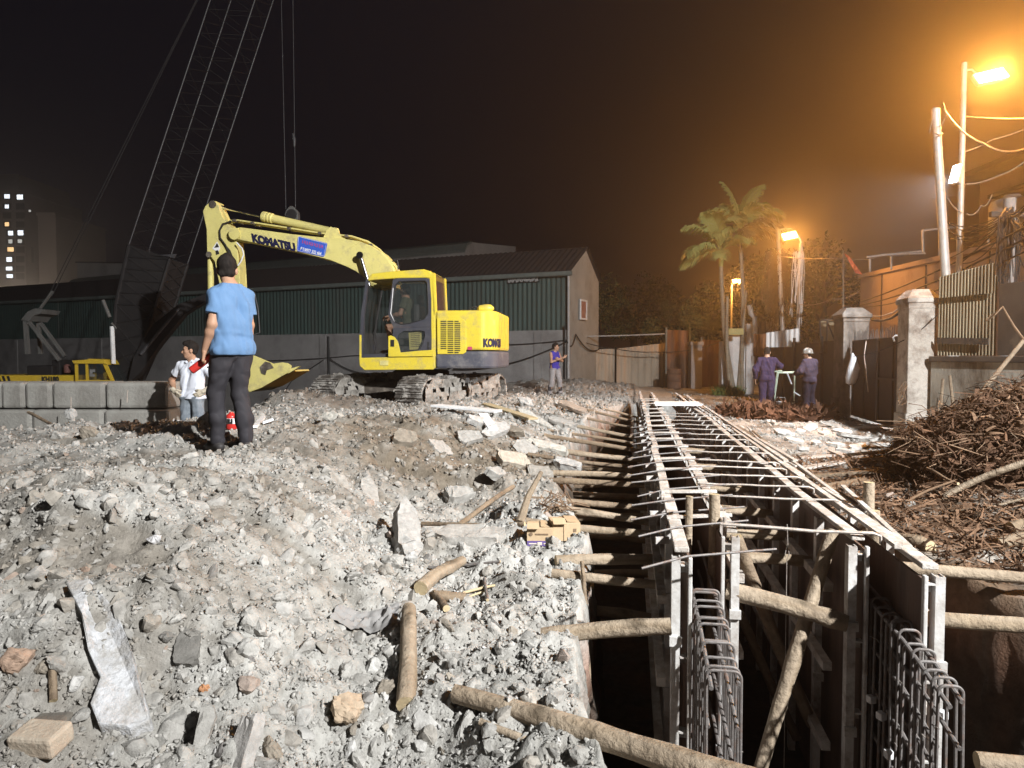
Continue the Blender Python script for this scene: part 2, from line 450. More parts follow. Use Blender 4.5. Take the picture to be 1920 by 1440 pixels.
me.polygons.add(len(Q)); me.polygons.foreach_set('loop_start', np.arange(0, Q.size, 4, dtype=np.int32))
me.update(calc_edges=True); me.validate()
me.polygons.foreach_set('use_smooth', np.ones(len(Q), dtype=bool))
# ground colours: grey crushed concrete, damp brown earth, red clay in the cut, darker deep down
T = np.zeros((nr, nc, 4), np.float32); T[..., 3] = 1
colr = gcol(XX, YY)
n1 = fbm(XX * 0.9, YY * 0.9, 4); n2 = fbm(XX * 3.1 + 5, YY * 3.1, 4)
right = np.clip((WW - 1.2) * 2, 0, 1)
rc = mixc(np.broadcast_to(np.array([.42, .40, .37]), (nr, nc, 3)), brown * 0.8, np.clip(0.35 + n1 + 0.5 * n2, 0, 1))
near = np.clip((9.5 - SS) / 2.5, 0, 1)
rc = mixc(rc, np.array([.16, .11, .075]), near * np.clip(0.75 + n2, 0, 1))
colr = mixc(colr, rc, right)
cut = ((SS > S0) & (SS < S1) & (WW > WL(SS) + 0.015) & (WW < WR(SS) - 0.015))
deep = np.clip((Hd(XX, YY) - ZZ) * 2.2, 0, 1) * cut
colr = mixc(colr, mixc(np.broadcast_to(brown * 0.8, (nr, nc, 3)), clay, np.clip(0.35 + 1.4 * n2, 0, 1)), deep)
colr = mixc(colr, np.broadcast_to(np.array([.05, .043, .036]), (nr, nc, 3)), np.clip((deep - 0.75) * 3, 0, 1))  # near-black where the cut is deepest
colr = colr * (1 - .45 * (deep * (WW > .75)))[..., None]  # right side of the pit darkened again: shade put into the colour
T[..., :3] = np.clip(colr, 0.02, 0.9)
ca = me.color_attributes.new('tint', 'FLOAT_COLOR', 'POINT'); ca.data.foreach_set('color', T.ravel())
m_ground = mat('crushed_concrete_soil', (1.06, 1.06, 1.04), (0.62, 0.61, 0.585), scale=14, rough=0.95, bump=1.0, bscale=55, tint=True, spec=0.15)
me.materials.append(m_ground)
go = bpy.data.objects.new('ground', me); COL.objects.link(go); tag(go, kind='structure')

# ------------------------------------------------------------------ loose rubble nobody could count
m_rub = mat('broken_concrete', (1.06, 1.05, 1.03), (0.68, 0.67, 0.65), scale=22, rough=0.93, bump=0.8, bscale=90, tint=True, spec=0.15)
def tint_pick(k):
    u = rng.random()
    if u < 0.64: c_ = np.array([.385, .38, .365]) * rng.uniform(.78, 1.12)
    elif u < 0.72: c_ = np.array([.48, .48, .475]) * rng.uniform(.85, 1.08)
    elif u < 0.955: c_ = np.array([.32, .29, .25]) * rng.uniform(.7, 1.15)
    elif u < 0.97: c_ = np.array([.34, .22, .16]) * rng.uniform(.8, 1.15)
    else: c_ = np.array([.2, .19, .185]) * rng.uniform(.8, 1.2)
    return c_
def rough_rock(seed, flat, cuts=2, amp=.13, n=18):
    """a broken lump: a hull cut finer and roughened"""
    v, f = hull_rock(n, seed, flat)
    bm = bmesh.new(); vs = [bm.verts.new(q) for q in v]
    for a_ in f: bm.faces.new([vs[i] for i in a_])
    for _ in range(cuts):
        bmesh.ops.triangulate(bm, faces=bm.faces[:]); bmesh.ops.subdivide_edges(bm, edges=bm.edges[:], cuts=1, use_grid_fill=True, smooth=0.12)
    bm.verts.index_update(); v = np.array([q.co[:] for q in bm.verts]); f = [[q.index for q in a_.verts] for a_ in bm.faces]; bm.free()
    nrm = v / (np.linalg.norm(v, axis=1)[:, None] + 1e-9)
    d = amp * (fbm(v[:, 0] * 2.2 + seed, v[:, 1] * 2.2 + v[:, 2] * 1.7, 3) + .35 * perlin(v[:, 0] * 9 + v[:, 2] * 7, v[:, 1] * 9 + seed))
    return v + nrm * d[:, None], f
ROCKLIB = [rough_rock(400 + i, (1, .55 + .45 * ((i * 7) % 10) / 10, .4 + .45 * ((i * 3) % 10) / 10), 2 if i < 10 else 1) for i in range(24)]
def scatter_rocks(name, n, sampler, rmin, rmax, power, kind_label=None, dark=1.0, sink=0.25):
    lib = [hull_rock(int(rng.integers(11, 20)), 100 + i, (1, rng.uniform(.6, 1), rng.uniform(.4, .85))) for i in range(22)]
    Vs, Fs, Ts, o = [], [], [], 0
    X, Y, D = sampler(n)
    dens = fbm(X * .8 + 3, Y * .8, 3) + .5 * perlin(X * 3.3, Y * 3.3)
    ok = ~in_trench(X, Y, 0.03) & (rng.random(len(X)) < np.clip(.62 + .9 * dens, .12, 1)); X, Y, D = X[ok], Y[ok], D[ok]
    Z = Hd(X, Y); GC = gcol(X, Y) * 1.02
    for i in range(len(X)):
        u = rng.random(); r = rmin * D[i] ** 0.75 * (1 - u) ** (-1 / power); r = min(r, rmax)
        big = r / D[i] > .0055
        v, f = ROCKLIB[int(rng.integers(len(ROCKLIB)))] if big else lib[int(rng.integers(len(lib)))]
        v = (v * rng.uniform(.75, 1.25, 3)) @ rand_rot().T * r
        v = v + np.array([X[i], Y[i], Z[i] + r * (0.30 - sink - 0.45 * rng.random())])
        c_ = tint_pick(i) * dark * .5 + GC[i] * .5
        Vs.append(v); Fs += [tuple(q + o for q in a_) for a_ in f]; o += len(v); Ts += [tuple(c_)] * len(v)
    b = MB(); b.v = [tuple(q) for q in np.vstack(Vs)]; b.f = Fs; b.m = [0] * len(Fs); b.sm = [True] * len(Fs); b.t = Ts
    ob = b.build(name, m_rub, origin=(0, 0, 0), sharp=32); tag(ob, kind_label, None, None, 'stuff'); return ob
def left_sampler(n):
    px = rng.uniform(-180, 1180, n); D = 2.1 * (26 / 2.1) ** (rng.random(n) ** 1.15)
    return (px - 960) / F * D, D, D
def right_sampler(n):
    D = np.exp(rng.uniform(math.log(5.5), math.log(26), n)); px = rng.uniform(1230, 1760, n)
    X = (px - 960) / F * D; s, w_ = XY2SW(X, D); ok = (w_ > 1.3)
    return X[ok], D[ok], D[ok]
def fines(name, n, sampler, rlo, rhi, seed):
    """crumbs and small clods, thousands of them, as one mesh"""
    r_ = np.random.default_rng(seed)
    X, Y, D = sampler(n); SS, WW = XY2SW(X, Y); gl = fbm(SS * 2.6 + 0.5 * WW, WW * 0.55 + 4, 3) * np.clip((-0.4 - WW), 0, 1) * np.clip(5 - np.abs(SS - 6.5), 0, 1)
    ok = ~in_trench(X, Y, 0.02) & (r_.random(len(X)) > np.clip(gl * 2.5, 0, .85)); X, Y, D = X[ok], Y[ok], D[ok]; n = len(X); Z = Hf(X, Y)
    lib = [hull_rock(9, 800 + i, (1, .75, .6)) for i in range(14)]; pick = r_.integers(0, 14, n)
    R_ = (rlo + (rhi - rlo) * r_.random(n) ** 2.6) * np.clip(D / 3.2, .8, 5) ** .85
    base = gcol(X, Y) * r_.uniform(.78, 1.22, n)[:, None]; wh = r_.random(n) < .03; base[wh] = .48
    q = r_.normal(size=(n, 4)); q /= np.linalg.norm(q, axis=1)[:, None]; a, b, c, d = q.T
    M = np.stack([np.stack([1 - 2 * (c * c + d * d), 2 * (b * c - a * d), 2 * (b * d + a * c)], -1), np.stack([2 * (b * c + a * d), 1 - 2 * (b * b + d * d), 2 * (c * d - a * b)], -1), np.stack([2 * (b * d - a * c), 2 * (c * d + a * b), 1 - 2 * (b * b + c * c)], -1)], 1)
    VV, FF, TT, o = [], [], [], 0
    for i in range(14):
        k = np.where(pick == i)[0]; v, f = lib[i]; tri = np.array([[a_[0], a_[j], a_[j + 1]] for a_ in f for j in range(1, len(a_) - 1)])
        W = np.einsum('nij,vj->nvi', M[k], v) * R_[k][:, None, None] + np.stack([X[k], Y[k], Z[k] + R_[k] * .12], -1)[:, None, :]
        VV.append(W.reshape(-1, 3)); FF.append((tri[None] + (np.arange(len(k)) * len(v))[:, None, None] + o).reshape(-1, 3)); TT.append(np.repeat(base[k], len(v), 0)); o += W.shape[0] * W.shape[1]
    V = np.vstack(VV); Q = np.vstack(FF); T_ = np.vstack(TT); me = bpy.data.meshes.new(name)
    me.vertices.add(len(V)); me.vertices.foreach_set('co', V.astype(np.float32).ravel()); me.loops.add(Q.size); me.loops.foreach_set('vertex_index', Q.astype(np.int32).ravel())
    me.polygons.add(len(Q)); me.polygons.foreach_set('loop_start', np.arange(0, Q.size, 3, dtype=np.int32)); me.update(calc_edges=True)
    ca = me.color_attributes.new('tint', 'FLOAT_COLOR', 'POINT'); ca.data.foreach_set('color', np.hstack([T_, np.ones((len(T_), 1))]).astype(np.float32).ravel())
    me.materials.append(m_rub); o_ = bpy.data.objects.new(name, me); COL.objects.link(o_); tag(o_, None, None, None, 'stuff')
fines('gravel', 70000, left_sampler, .004, .024, 41)
fines('gravel', 9000, right_sampler, .003, .014, 42)
scatter_rocks('rubble', 26000, left_sampler, 0.0040, 0.066, 1.7)
scatter_rocks('rubble', 4500, right_sampler, 0.003, 0.08, 1.7)
# ================================================================== TRENCH: FORMWORK, STRUTS, REBAR
m_steel = mat('galvanised_formwork', (.66, .66, .65), (.50, .485, .46), scale=9, rough=.6, metal=.1, bump=.25, bscale=60, dirt=(.19, .135, .10), dscale=5.0, dlo=.47, dhi=.70)
m_plate = mat('stained_shutter_plate', (.15, .10, .078), (.085, .06, .05), scale=2.2, rough=.75, bump=.35, bscale=25, dirt=(.22, .17, .14), stretch=(3.0, 3.0, .35), dscale=3, dlo=.55, dhi=.8)
m_rail = mat('cement_splashed_timber', (.46, .425, .385), (.33, .285, .245), scale=12, rough=.85, bump=.6, bscale=35, dirt=(.60, .58, .55), dscale=7, dlo=.46, dhi=.62)
m_log = mat('weathered_pole_wood', (.345, .285, .215), (.225, .18, .13), scale=7, rough=.85, bump=.8, bscale=22, dirt=(.20, .155, .11), dscale=6, dlo=.56, dhi=.78, tint=True)
m_logd = mat('old_brown_and_shaded_pole_wood', (.26, .205, .145), (.16, .12, .085), scale=7, rough=.88, bump=.8, bscale=22, dirt=(.11, .08, .055), dscale=6, dlo=.52, dhi=.76, tint=True)
m_logend = mat('sawn_wood_end', (.52, .43, .27), (.42, .33, .2), scale=30, rough=.8, bump=.4, bscale=60)
m_rebar = mat('ribbed_steel_bar', (.215, .205, .20), (.15, .13, .12), scale=30, rough=.6, metal=.25, bump=.5, bscale=120, dirt=(.20, .10, .06), dscale=14, dlo=.55, dhi=.75)
m_rebarl = mat('cement_splashed_bar', (.48, .44, .40), (.28, .24, .21), scale=25, rough=.6, metal=.3, bump=.3, bscale=120)
m_white = mat('white_sheet', (.78, .79, .80), (.66, .67, .68), scale=4, rough=.6, bump=.2, bscale=14, dirt=(.5, .48, .44), dscale=3, dlo=.58, dhi=.75)

def log_mb(p0, p1, r0, r1=None, n=12, bow=0.012, knots=3, seed=0):
    r_ = random.Random(seed); p0 = Vector(p0); p1 = Vector(p1); r1 = r0 * .9 if r1 is None else r1
    L = (p1 - p0).length; k = max(6, int(L / 0.07)); k = min(k, 34)
    d = (p1 - p0).normalized(); a = d.cross(Vector((0, 0, 1)));
    if a.length < .1: a = d.cross(Vector((1, 0, 0)))
    a.normalize(); c = d.cross(a); ph = r_.uniform(0, 6.28); ph2 = r_.uniform(0, 6.28)
    kn = [(r_.uniform(.1, .9), r_.uniform(.1, .3)) for _ in range(knots)]
    ps, rs = [], []
    for i in range(k + 1):
        t = i / k
        off = a * (math.sin(t * 3.1 + ph) * bow * L) + c * (math.sin(t * 4.3 + ph2) * bow * .7 * L)
        ps.append(p0 + (p1 - p0) * t + off)
        rr = r0 + (r1 - r0) * t
        for kt, ks in kn: rr *= 1 + ks * math.exp(-((t - kt) * L / .035) ** 2) * .5
        rs.append(rr * r_.uniform(.985, 1.015))
    b = MB(); N = n; vs, ts = [], []; prev = None
    for i, p in enumerate(ps):
        dd = (ps[min(i + 1, k)] - ps[max(i - 1, 0)]).normalized()
        u = a if prev is None else prev - dd * prev.dot(dd)
        u = u - dd * u.dot(dd); u.normalize(); prev = u; w_ = dd.cross(u)
        for j in range(N):
            q = 2 * math.pi * j / N; cx_, cy_ = math.cos(q), math.sin(q)
            g = perlin(cx_ * 1.6 + seed * .7, cy_ * 1.6 + i * .10).item(); g2 = perlin(cx_ * 3.1 + seed, cy_ * 3.1 + i * .055).item()
            vs.append(p + (u * cx_ + w_ * cy_) * rs[i] * (1 + .07 * g + .03 * g2))
            tt = 1 + .30 * g2 + .16 * g
            for kt, ks in kn:
                if ks > .17 and abs((i / k - kt) * L) < .03 and math.cos(q - kt * 40) > .75: tt *= .45
            tt = max(.35, min(1.35, tt)); ts.append((tt, tt * (.985 if tt > .9 else .95), tt * (.97 if tt > .9 else .88)))
    fs = [(i * N + j, i * N + (j + 1) % N, (i + 1) * N + (j + 1) % N, (i + 1) * N + j) for i in range(k) for j in range(N)]
    b.add(vs, fs, True, 0); b.t = ts
    for ring, rev in ((0, True), (k, False)):
        ids = [ring * N + j for j in range(N)]; b.f.append(tuple(reversed(ids)) if rev else tuple(ids)); b.m.append(1); b.sm.append(False)
    return b
def log(name, p0, p1, r, label, cat='timber pole', group=None, m=None, seed=0, r1=None, bow=.012, knots=3):
    return log_mb(p0, p1, r, r1, 12, bow, knots, seed).build(name, [m or m_log, m_logend], label=label, cat=cat, group=group, sharp=60)

# ---- four runs of shutter panels
def panel(w_post, side, s0, s1, ztop, label, rail_w=.062, zrail=.0):
    """side: -1 when the posts stand to the left of the plate"""
    th = thing('formwork_panel', label, 'formwork', SW((s0 + s1) / 2, w_post, ZT), 'shutter panels of the drain walls')
    wp = w_post + (-side) * .064
    L = s1 - s0; n = int(L / 1.2)
    b = MB()
    for i in range(n + 1):                                      # plate sheets with a seam between them
        a0 = s0 + .012 + i * 1.2; a1 = min(a0 + 1.194, s1)
        if a1 - a0 > .05: b.box(SW((a0 + a1) / 2, wp + .003 * math.sin(i * 2.1), (ZT + ztop) / 2 - .015), (.012, a1 - a0, ztop - ZT - .05), -TA)
    b.build('plate', m_plate, th)
    r_ = MB()
    for i in range(n + 1):
        a0 = s0 + .02 + i * 1.2; a1 = min(a0 + 1.19, s1)
        if a1 - a0 > .05: r_.box(SW((a0 + a1) / 2, w_post + (-side) * .028 + random.uniform(-.012, .012), ztop + .002 + random.uniform(-.006, .010)), (rail_w * random.uniform(.85, 1.12), a1 - a0 - random.uniform(0, .03), .026), Matrix.Rotation(-TA + random.uniform(-.016, .016), 3, 'Z') @ Matrix.Rotation(random.uniform(-.008, .008), 3, 'X'), bev=.005)
    r_.build('top_rail', m_rail, th)
    for i in range(2 * n + 1):
        s = s0 + i * .6
        q = MB()
        # C channel, open toward its own wall
        hw, t = .02, .006
        for dw, ds, sx, sy in ((0, 0, .04, t), (side * (hw - t / 2), .03, t, .055), (-side * (hw - t / 2), .03, t, .055)):
            q.box(SW(s + ds, w_post + dw, (ZT + ztop) / 2 - .01), (sx, sy, ztop - ZT - .03), -TA)
        q.box(SW(s + .03, w_post, ztop - .035), (.036, .05, .006), -TA)
        q.box(SW(s - .012, w_post - side * .0, ztop - .42), (.056, .018, .045), -TA); q.box(SW(s - .012, w_post, ztop - .95), (.056, .018, .045), -TA)
        q.build('post', m_steel, th)
        if i == 0:
            for zz in (ztop - .06, ztop - .5, ztop - .86, ztop - 1.25):
                br = MB(); br.box(SW(s + .02, wp - (-side) * .026, zz), (.034, .05, .008), -TA); br.box(SW(s + .044, wp - (-side) * .026, zz - .025), (.034, .006, .042), -TA)
                br.build('bracket', m_steel, th)
    q = MB()
    for zz in (ztop - .30, ztop - .72, ztop - 1.15):            # walers that hold the posts
        q.box(SW((s0 + s1) / 2 + .05, w_post + side * .055, zz), (.045, L - .3, .045), -TA)
    q.build('waler', m_rail, th)
    if abs(w_post - .215) < .01:
        for k in range(13):
            s = s0 + .35 + k * .62; q = MB(); q.box(SW(s, w_post - .045 - random.uniform(0, .02), ztop - .03 - random.uniform(0, .03)), (.07, .02, .035), -TA + random.uniform(-.3, .3)); q.build('jut_clip', m_steel, th)
    e = MB(); e.box(SW(s0 - .004, wp, (ZT + ztop) / 2 - .01), (.018, .03, ztop - ZT - .02), -TA, bev=.004); e.build('end_flange', m_steel, th)
    return th
panel(.215, -1, 3.30, 18.6, .585, 'left outermost shutter panel of the drain, white near post beside the dark pit')
panel(.535, 1, 3.66, 17.8, .600, 'inner left shutter panel of the drain, facing the crossed braces')
panel(1.085, -1, 3.62, 17.8, .590, 'inner right shutter panel of the drain, tall white near post right of the braces')
panel(1.345, 1, 3.28, 17.2, .560, 'right outermost shutter panel of the drain, in front of the brush pile')
# a loose batten lies along the right rail
b = MB(); b.beam(SW(3.5, 1.25, .605), SW(9.0, 1.262, .60), .035, .02); b.beam(SW(6.2, 1.31, .612), SW(13, 1.30, .61), .04, .02)
lr2 = random.Random(64)
for k in range(9):
    s_ = lr2.uniform(3.5, 9.5); L_ = lr2.uniform(.7, 1.9); q = MB(); q.beam(SW(s_, 1.40 + lr2.uniform(-.03, .10), .55 + lr2.uniform(-.03, .05)), SW(s_ + L_, 1.40 + lr2.uniform(-.03, .10), .55 + lr2.uniform(-.02, .06)), lr2.uniform(.02, .05), .016, bev=.003)
    q.build('lath', (m_rail, m_logd, m_rail)[k % 3], label='loose grey lath lying along the outside of the right drain wall', cat='lath', group='laths along the right drain wall')
for k in range(16):
    s_ = 4.0 + k * .72 + lr2.uniform(-.12, .12); q = MB(); q.beam(SW(s_, .20, .612 + lr2.uniform(-.004, .01)), SW(s_ + lr2.uniform(-.06, .06), .555, .625), lr2.uniform(.025, .05), .018, bev=.003)
    q.build('wood_spacer', m_rail, label='short wood spacer nailed across the two left drain rails', cat='spacer', group='wood spacers on the left drain wall')
b.build('batten', m_rail, label='long weathered battens laid along the top of the right drain wall', cat='batten')

# ---- tie bars over the drain
ys = [995, 934, 912, 893, 879, 865, 850, 838, 826, 815, 806, 797, 790, 783, 777]
ords = ['first', 'second', 'third', 'fourth', 'fifth', 'sixth', 'seventh', 'eighth', 'ninth', 'tenth', 'eleventh', 'twelfth', 'thirteenth', 'fourteenth', 'fifteenth', 'sixteenth', 'seventeenth']
for i, y in enumerate(ys):
    d = .885 * F / (y - 669); s = d / DS.y + .10
    r_ = random.Random(40 + i)
    a = SW(s + r_.uniform(-.05, .05), .46, .628 + r_.uniform(0, .012)); c = SW(s + r_.uniform(-.05, .05), 1.20 + r_.uniform(-.02, .06), .622 + r_.uniform(0, .01))
    pts_ = [a + (c - a) * t + Vector((0, 0, -.01 * math.sin(t * 3.14) * r_.random())) for t in (0, .2, .4, .6, .8, .97)]
    pts_ += [c + DW * .012 + Vector((0, 0, -.012)), c + DW * .014 + Vector((0, 0, -.05))]
    MB().tube(pts_, .0085 if i == 0 else .0065, 7).build('tie_bar', m_rebarl, label=f'{ords[i]} thin steel tie bar from the near end laid across the open drain', cat='steel bar', group='tie bars across the drain')
for i, y in enumerate([1040, 985, 958, 935, 915, 897, 880, 864, 850, 838, 826, 815, 806, 797]):
    d = .88 * F / (y - 669); s = d / DS.y
    r_ = random.Random(90 + i)
    a = SW(s - .10 + r_.uniform(-.04, .04), .06 - r_.uniform(0, .1), .600 + r_.uniform(-.03, .0)); c = SW(s + .10, .60 + r_.uniform(0, .08), .640)
    m_ = SW(s, .25, .616)
    MB().tube([a, m_, c], .0055, 6).build('tie_wire', m_rebar, label=f'{ords[i]} dark slanting tie rod from the near end across the left drain wall', cat='steel rod', group='tie rods across the left wall')

# ---- round struts between the left bank and the panels
ly = [1183, 1105, 1052, 1008, 985, 955, 912, 897, 882, 866, 850, 836, 822, 806, 795, 784]
for i, y in enumerate(ly):
    r_ = random.Random(200 + i)
    z1 = .27 if i else .31
    d = (CAM_Z - z1) * F / (y - 669); s = d / DS.y + .05
    sl_ = s - (.02 if i < 2 else r_.uniform(.02, .30))
    wl0 = float(WL(np.array([sl_]))[()] if np.ndim(WL(np.array([sl_]))) == 0 else WL(np.array([sl_]))[0])
    wl0 -= (.16 if i in (0, 1, 2) else r_.uniform(.10, .42))
    p0 = SW(sl_, wl0, 0); p0.z = Hz(p0.x, p0.y) + (.03 if i < 3 else .02)
    p1 = SW(s, .182, z1)
    log('timber_strut', p0, p1, (.040, .027, .034)[i] if i < 3 else r_.uniform(.021, .033), f'{ords[i]} round timber strut from the near end, between the left bank and the formwork', 'timber strut',
        'struts holding the left shutter', m_log if r_.random() < (.9 if i < 5 else .3) else m_logd, 300 + i, bow=.010)  # farther struts mostly get the darker wood: formwork shade put into their colour
for i, (s, z, w1, lab) in enumerate([(3.46, .29, 3.3, 'long pale timber strut from the right shutter to the far side of the pit'),
                                (4.25, .29, 2.5, 'short timber strut under the edge of the right bank below the two stakes'),
                                (3.0, -.12, 3.4, 'lowest timber strut at the bottom right corner of the pit')]):
    log('timber_strut', SW(s, 1.375, z), SW(s - .05 if i else s + .02, w1, z - .02), .036, lab, 'timber strut', 'struts holding the right shutter', m_log, 340 + i, bow=.006)
for i in range(7):                                              # deeper struts that only just catch the light
    r_ = random.Random(700 + i); s = 4.4 + i * .95
    log('timber_strut', SW(s, WL(s).item() - .05, -.12 - .1 * (i % 2)), SW(s, .182, -.15), .035, 'dark lower timber strut deep in the shadow of the left pit', 'timber strut', 'lower struts in the dark pit', m_logd, 710 + i)
# short struts inside the drain
for i, (s, z) in enumerate([(4.25, .31), (4.75, .33), (5.4, .34), (6.3, .35), (7.4, .36), (8.6, .37)]):
    log('cross_strut', SW(s, .56, z), SW(s + .05, 1.055, z - .02), .035, f'{ords[i]} short strut behind the crossed braces, jammed inside the drain', 'timber strut', 'short struts inside the drain', m_log, 360 + i)
log('cross_strut', SW(3.72, .50, .285), SW(3.60, 1.06, .185), .047, 'thick speckled log jammed level between the inner shutters at the near end', 'timber strut', None, m_log, 371)
log('diagonal_brace', SW(3.80, 1.05, .60), SW(3.45, .60, -.62), .036, 'knotty diagonal brace rising to the right inside the drain', 'timber brace', None, m_log, 372)
log('diagonal_brace', SW(3.95, .57, .50), SW(4.15, 1.04, -.62), .036, 'dark diagonal brace falling to the right behind the other brace', 'timber brace', None, m_logd, 373)
log('diagonal_brace', SW(4.6, .60, .05), SW(4.5, 1.05, -.9), .032, 'deepest diagonal brace in the shadow low inside the drain', 'timber brace', None, m_logd, 374)
log('cross_strut', SW(3.15, .56, -.44), SW(3.05, 1.03, -.52), .05, 'pale log across the bottom of the drain at the near end', 'timber strut', None, m_log, 375)
# upright poles
log('upright_pole', SW(3.82, .315, -1.1), SW(3.92, .31, .73), .022, 'slim round pole standing between the two left shutters', 'timber pole', None, m_log, 381)
log('upright_pole', SW(3.80, .445, -1.1), SW(3.95, .445, .74), .033, 'thicker upright pole beside the ribbed bar of the left wall', 'timber pole', None, m_log, 382)
MB().tube([SW(3.70, .485, -.4), SW(3.74, .49, .66)], .011, 8).build('ribbed_bar', m_rebarl, label='single ribbed bar standing upright beside the thick left pole', cat='steel bar')
log('stake', SW(4.72, 1.50, -.4), SW(4.72, 1.505, .70), .036, 'taller round stake driven behind the right shutter', 'stake', None, m_log, 383, bow=.004)
log('stake', SW(4.52, 1.475, -.5), SW(4.52, 1.475, .56), .036, 'shorter round stake driven behind the right shutter', 'stake', None, m_log, 384, bow=.004)

# ---- rebar cages that stick out of the two walls
def cage(w0, w1, s0, s1, z0, z1, label, seed):
    r_ = random.Random(seed)
    th = thing('rebar_cage', label, 'rebar cage', SW((s0 + s1) / 2, (w0 + w1) / 2, ZT), 'rebar cages of the drain walls')
    n = 12
    for k in range(n):
        t = k / (n - 1); s = s0 + (s1 - s0) * t + r_.uniform(-.02, .02); z = z0 + (z1 - z0) * t + r_.uniform(-.015, .03); tl = r_.uniform(-.03, .03)
        rad = .028
        pts_ = [SW(s + tl, w0 + r_.uniform(-.01, .01), -1.12), SW(s, w0, z - rad)]
        for q in range(1, 6):
            a_ = math.pi - q * math.pi / 2 / 5; pts_.append(SW(s, w0 + rad + math.cos(a_) * rad, z - rad + math.sin(a_) * rad))
        for q in range(0, 6):
            a_ = math.pi / 2 - q * math.pi / 2 / 5; pts_.append(SW(s, w1 - rad + math.cos(a_) * rad, z - rad + math.sin(a_) * rad))
        pts_.append(SW(s + tl + r_.uniform(-.03, .03), w1 + r_.uniform(-.01, .01), -1.12))
        MB().tube(pts_, .0066, 7).build('stirrup', m_rebar, th)
    for wz, zz, ds in ((w0 + .012, -.012, 0), (w1 - .012, -.012, .05), (w0 + .012, -.22, .1), (w1 - .012, -.20, .06), (w0 + .012, -.42, .13), (w1 - .012, -.44, .02), (w0 + .012, -.64, .1), (w1 - .012, -.66, .15), (w0 + .012, -.88, .1), (w1 - .012, -.9, .1)):
        MB().tube([SW(s0 - .06 + ds, wz, z0 + zz - .015), SW((s0 + s1) / 2, wz, (z0 + z1) / 2 + zz), SW(s1 + .9, wz, z1 + zz + .02)], .0095, 8).build('longitudinal_bar', m_rebar, th)
    tw = MB()
    for k in range(14):
        s = r_.uniform(s0, s1); a_ = SW(s, r_.choice((w0, w1)), r_.uniform(-.6, .2))
        tw.tube([a_, a_ + Vector((r_.uniform(-.02, .02), r_.uniform(-.02, .02), .02)), a_ + Vector((r_.uniform(-.05, .05), r_.uniform(-.04, .0), r_.uniform(-.02, .05)))], .0018, 5)
    tw.build('tie_wire', m_rebarl, th)
    sp = MB()
    for k in range(5): MB().box(SW(r_.uniform(s0, s1), r_.choice((w0 - .012, w1 + .012)), r_.uniform(-.7, .05)), (.035, .035, .035), r_.uniform(0, 1), bev=.004).build('spacer_block', m_white, th)
cage(.310, .445, 2.85, 3.62, .215, .315, 'left cage of bent rebar standing out of the drain wall beside the thick pole', 5)
cage(1.175, 1.262, 2.85, 3.62, .215, .315, 'right cage of bent rebar between the two right shutters, bar ends pointing forward', 6)

# ---- plumb line, white sheet, boxes
tp = SW(3.755, .80, .63)
b = MB(); b.tube([tp + Vector((0, -.01, .004)), tp + Vector((.004, -.012, -.10)), tp + Vector((.012, -.01, -.15)), tp + Vector((.001, -.01, -.19)), tp + Vector((-.008, -.01, -.15)), tp + Vector((.002, -.01, -.10))], .0022, 5)
b.tube([tp + Vector((.001, -.01, -.19)), tp + Vector((.004, -.01, -1.5))], .0018, 5)
b.build('plumb_line', m_rebarl, label='thin looped string hanging from the nearest tie bar', cat='string')
b = MB(); q0 = SW(12.6, .46, .66); 
for i in range(9):
    t = i / 8
b.prism([SW(12.35, .42, .645), SW(12.35, 1.20, .650), SW(12.42, 1.24, .668), SW(12.9, 1.2, .675), SW(12.9, .44, .67), SW(12.5, .40, .66)], (0, 0, .02))
b.build('white_sheet', m_white, label='white sheet lying flat across the drain rails far from the camera', cat='sheet')

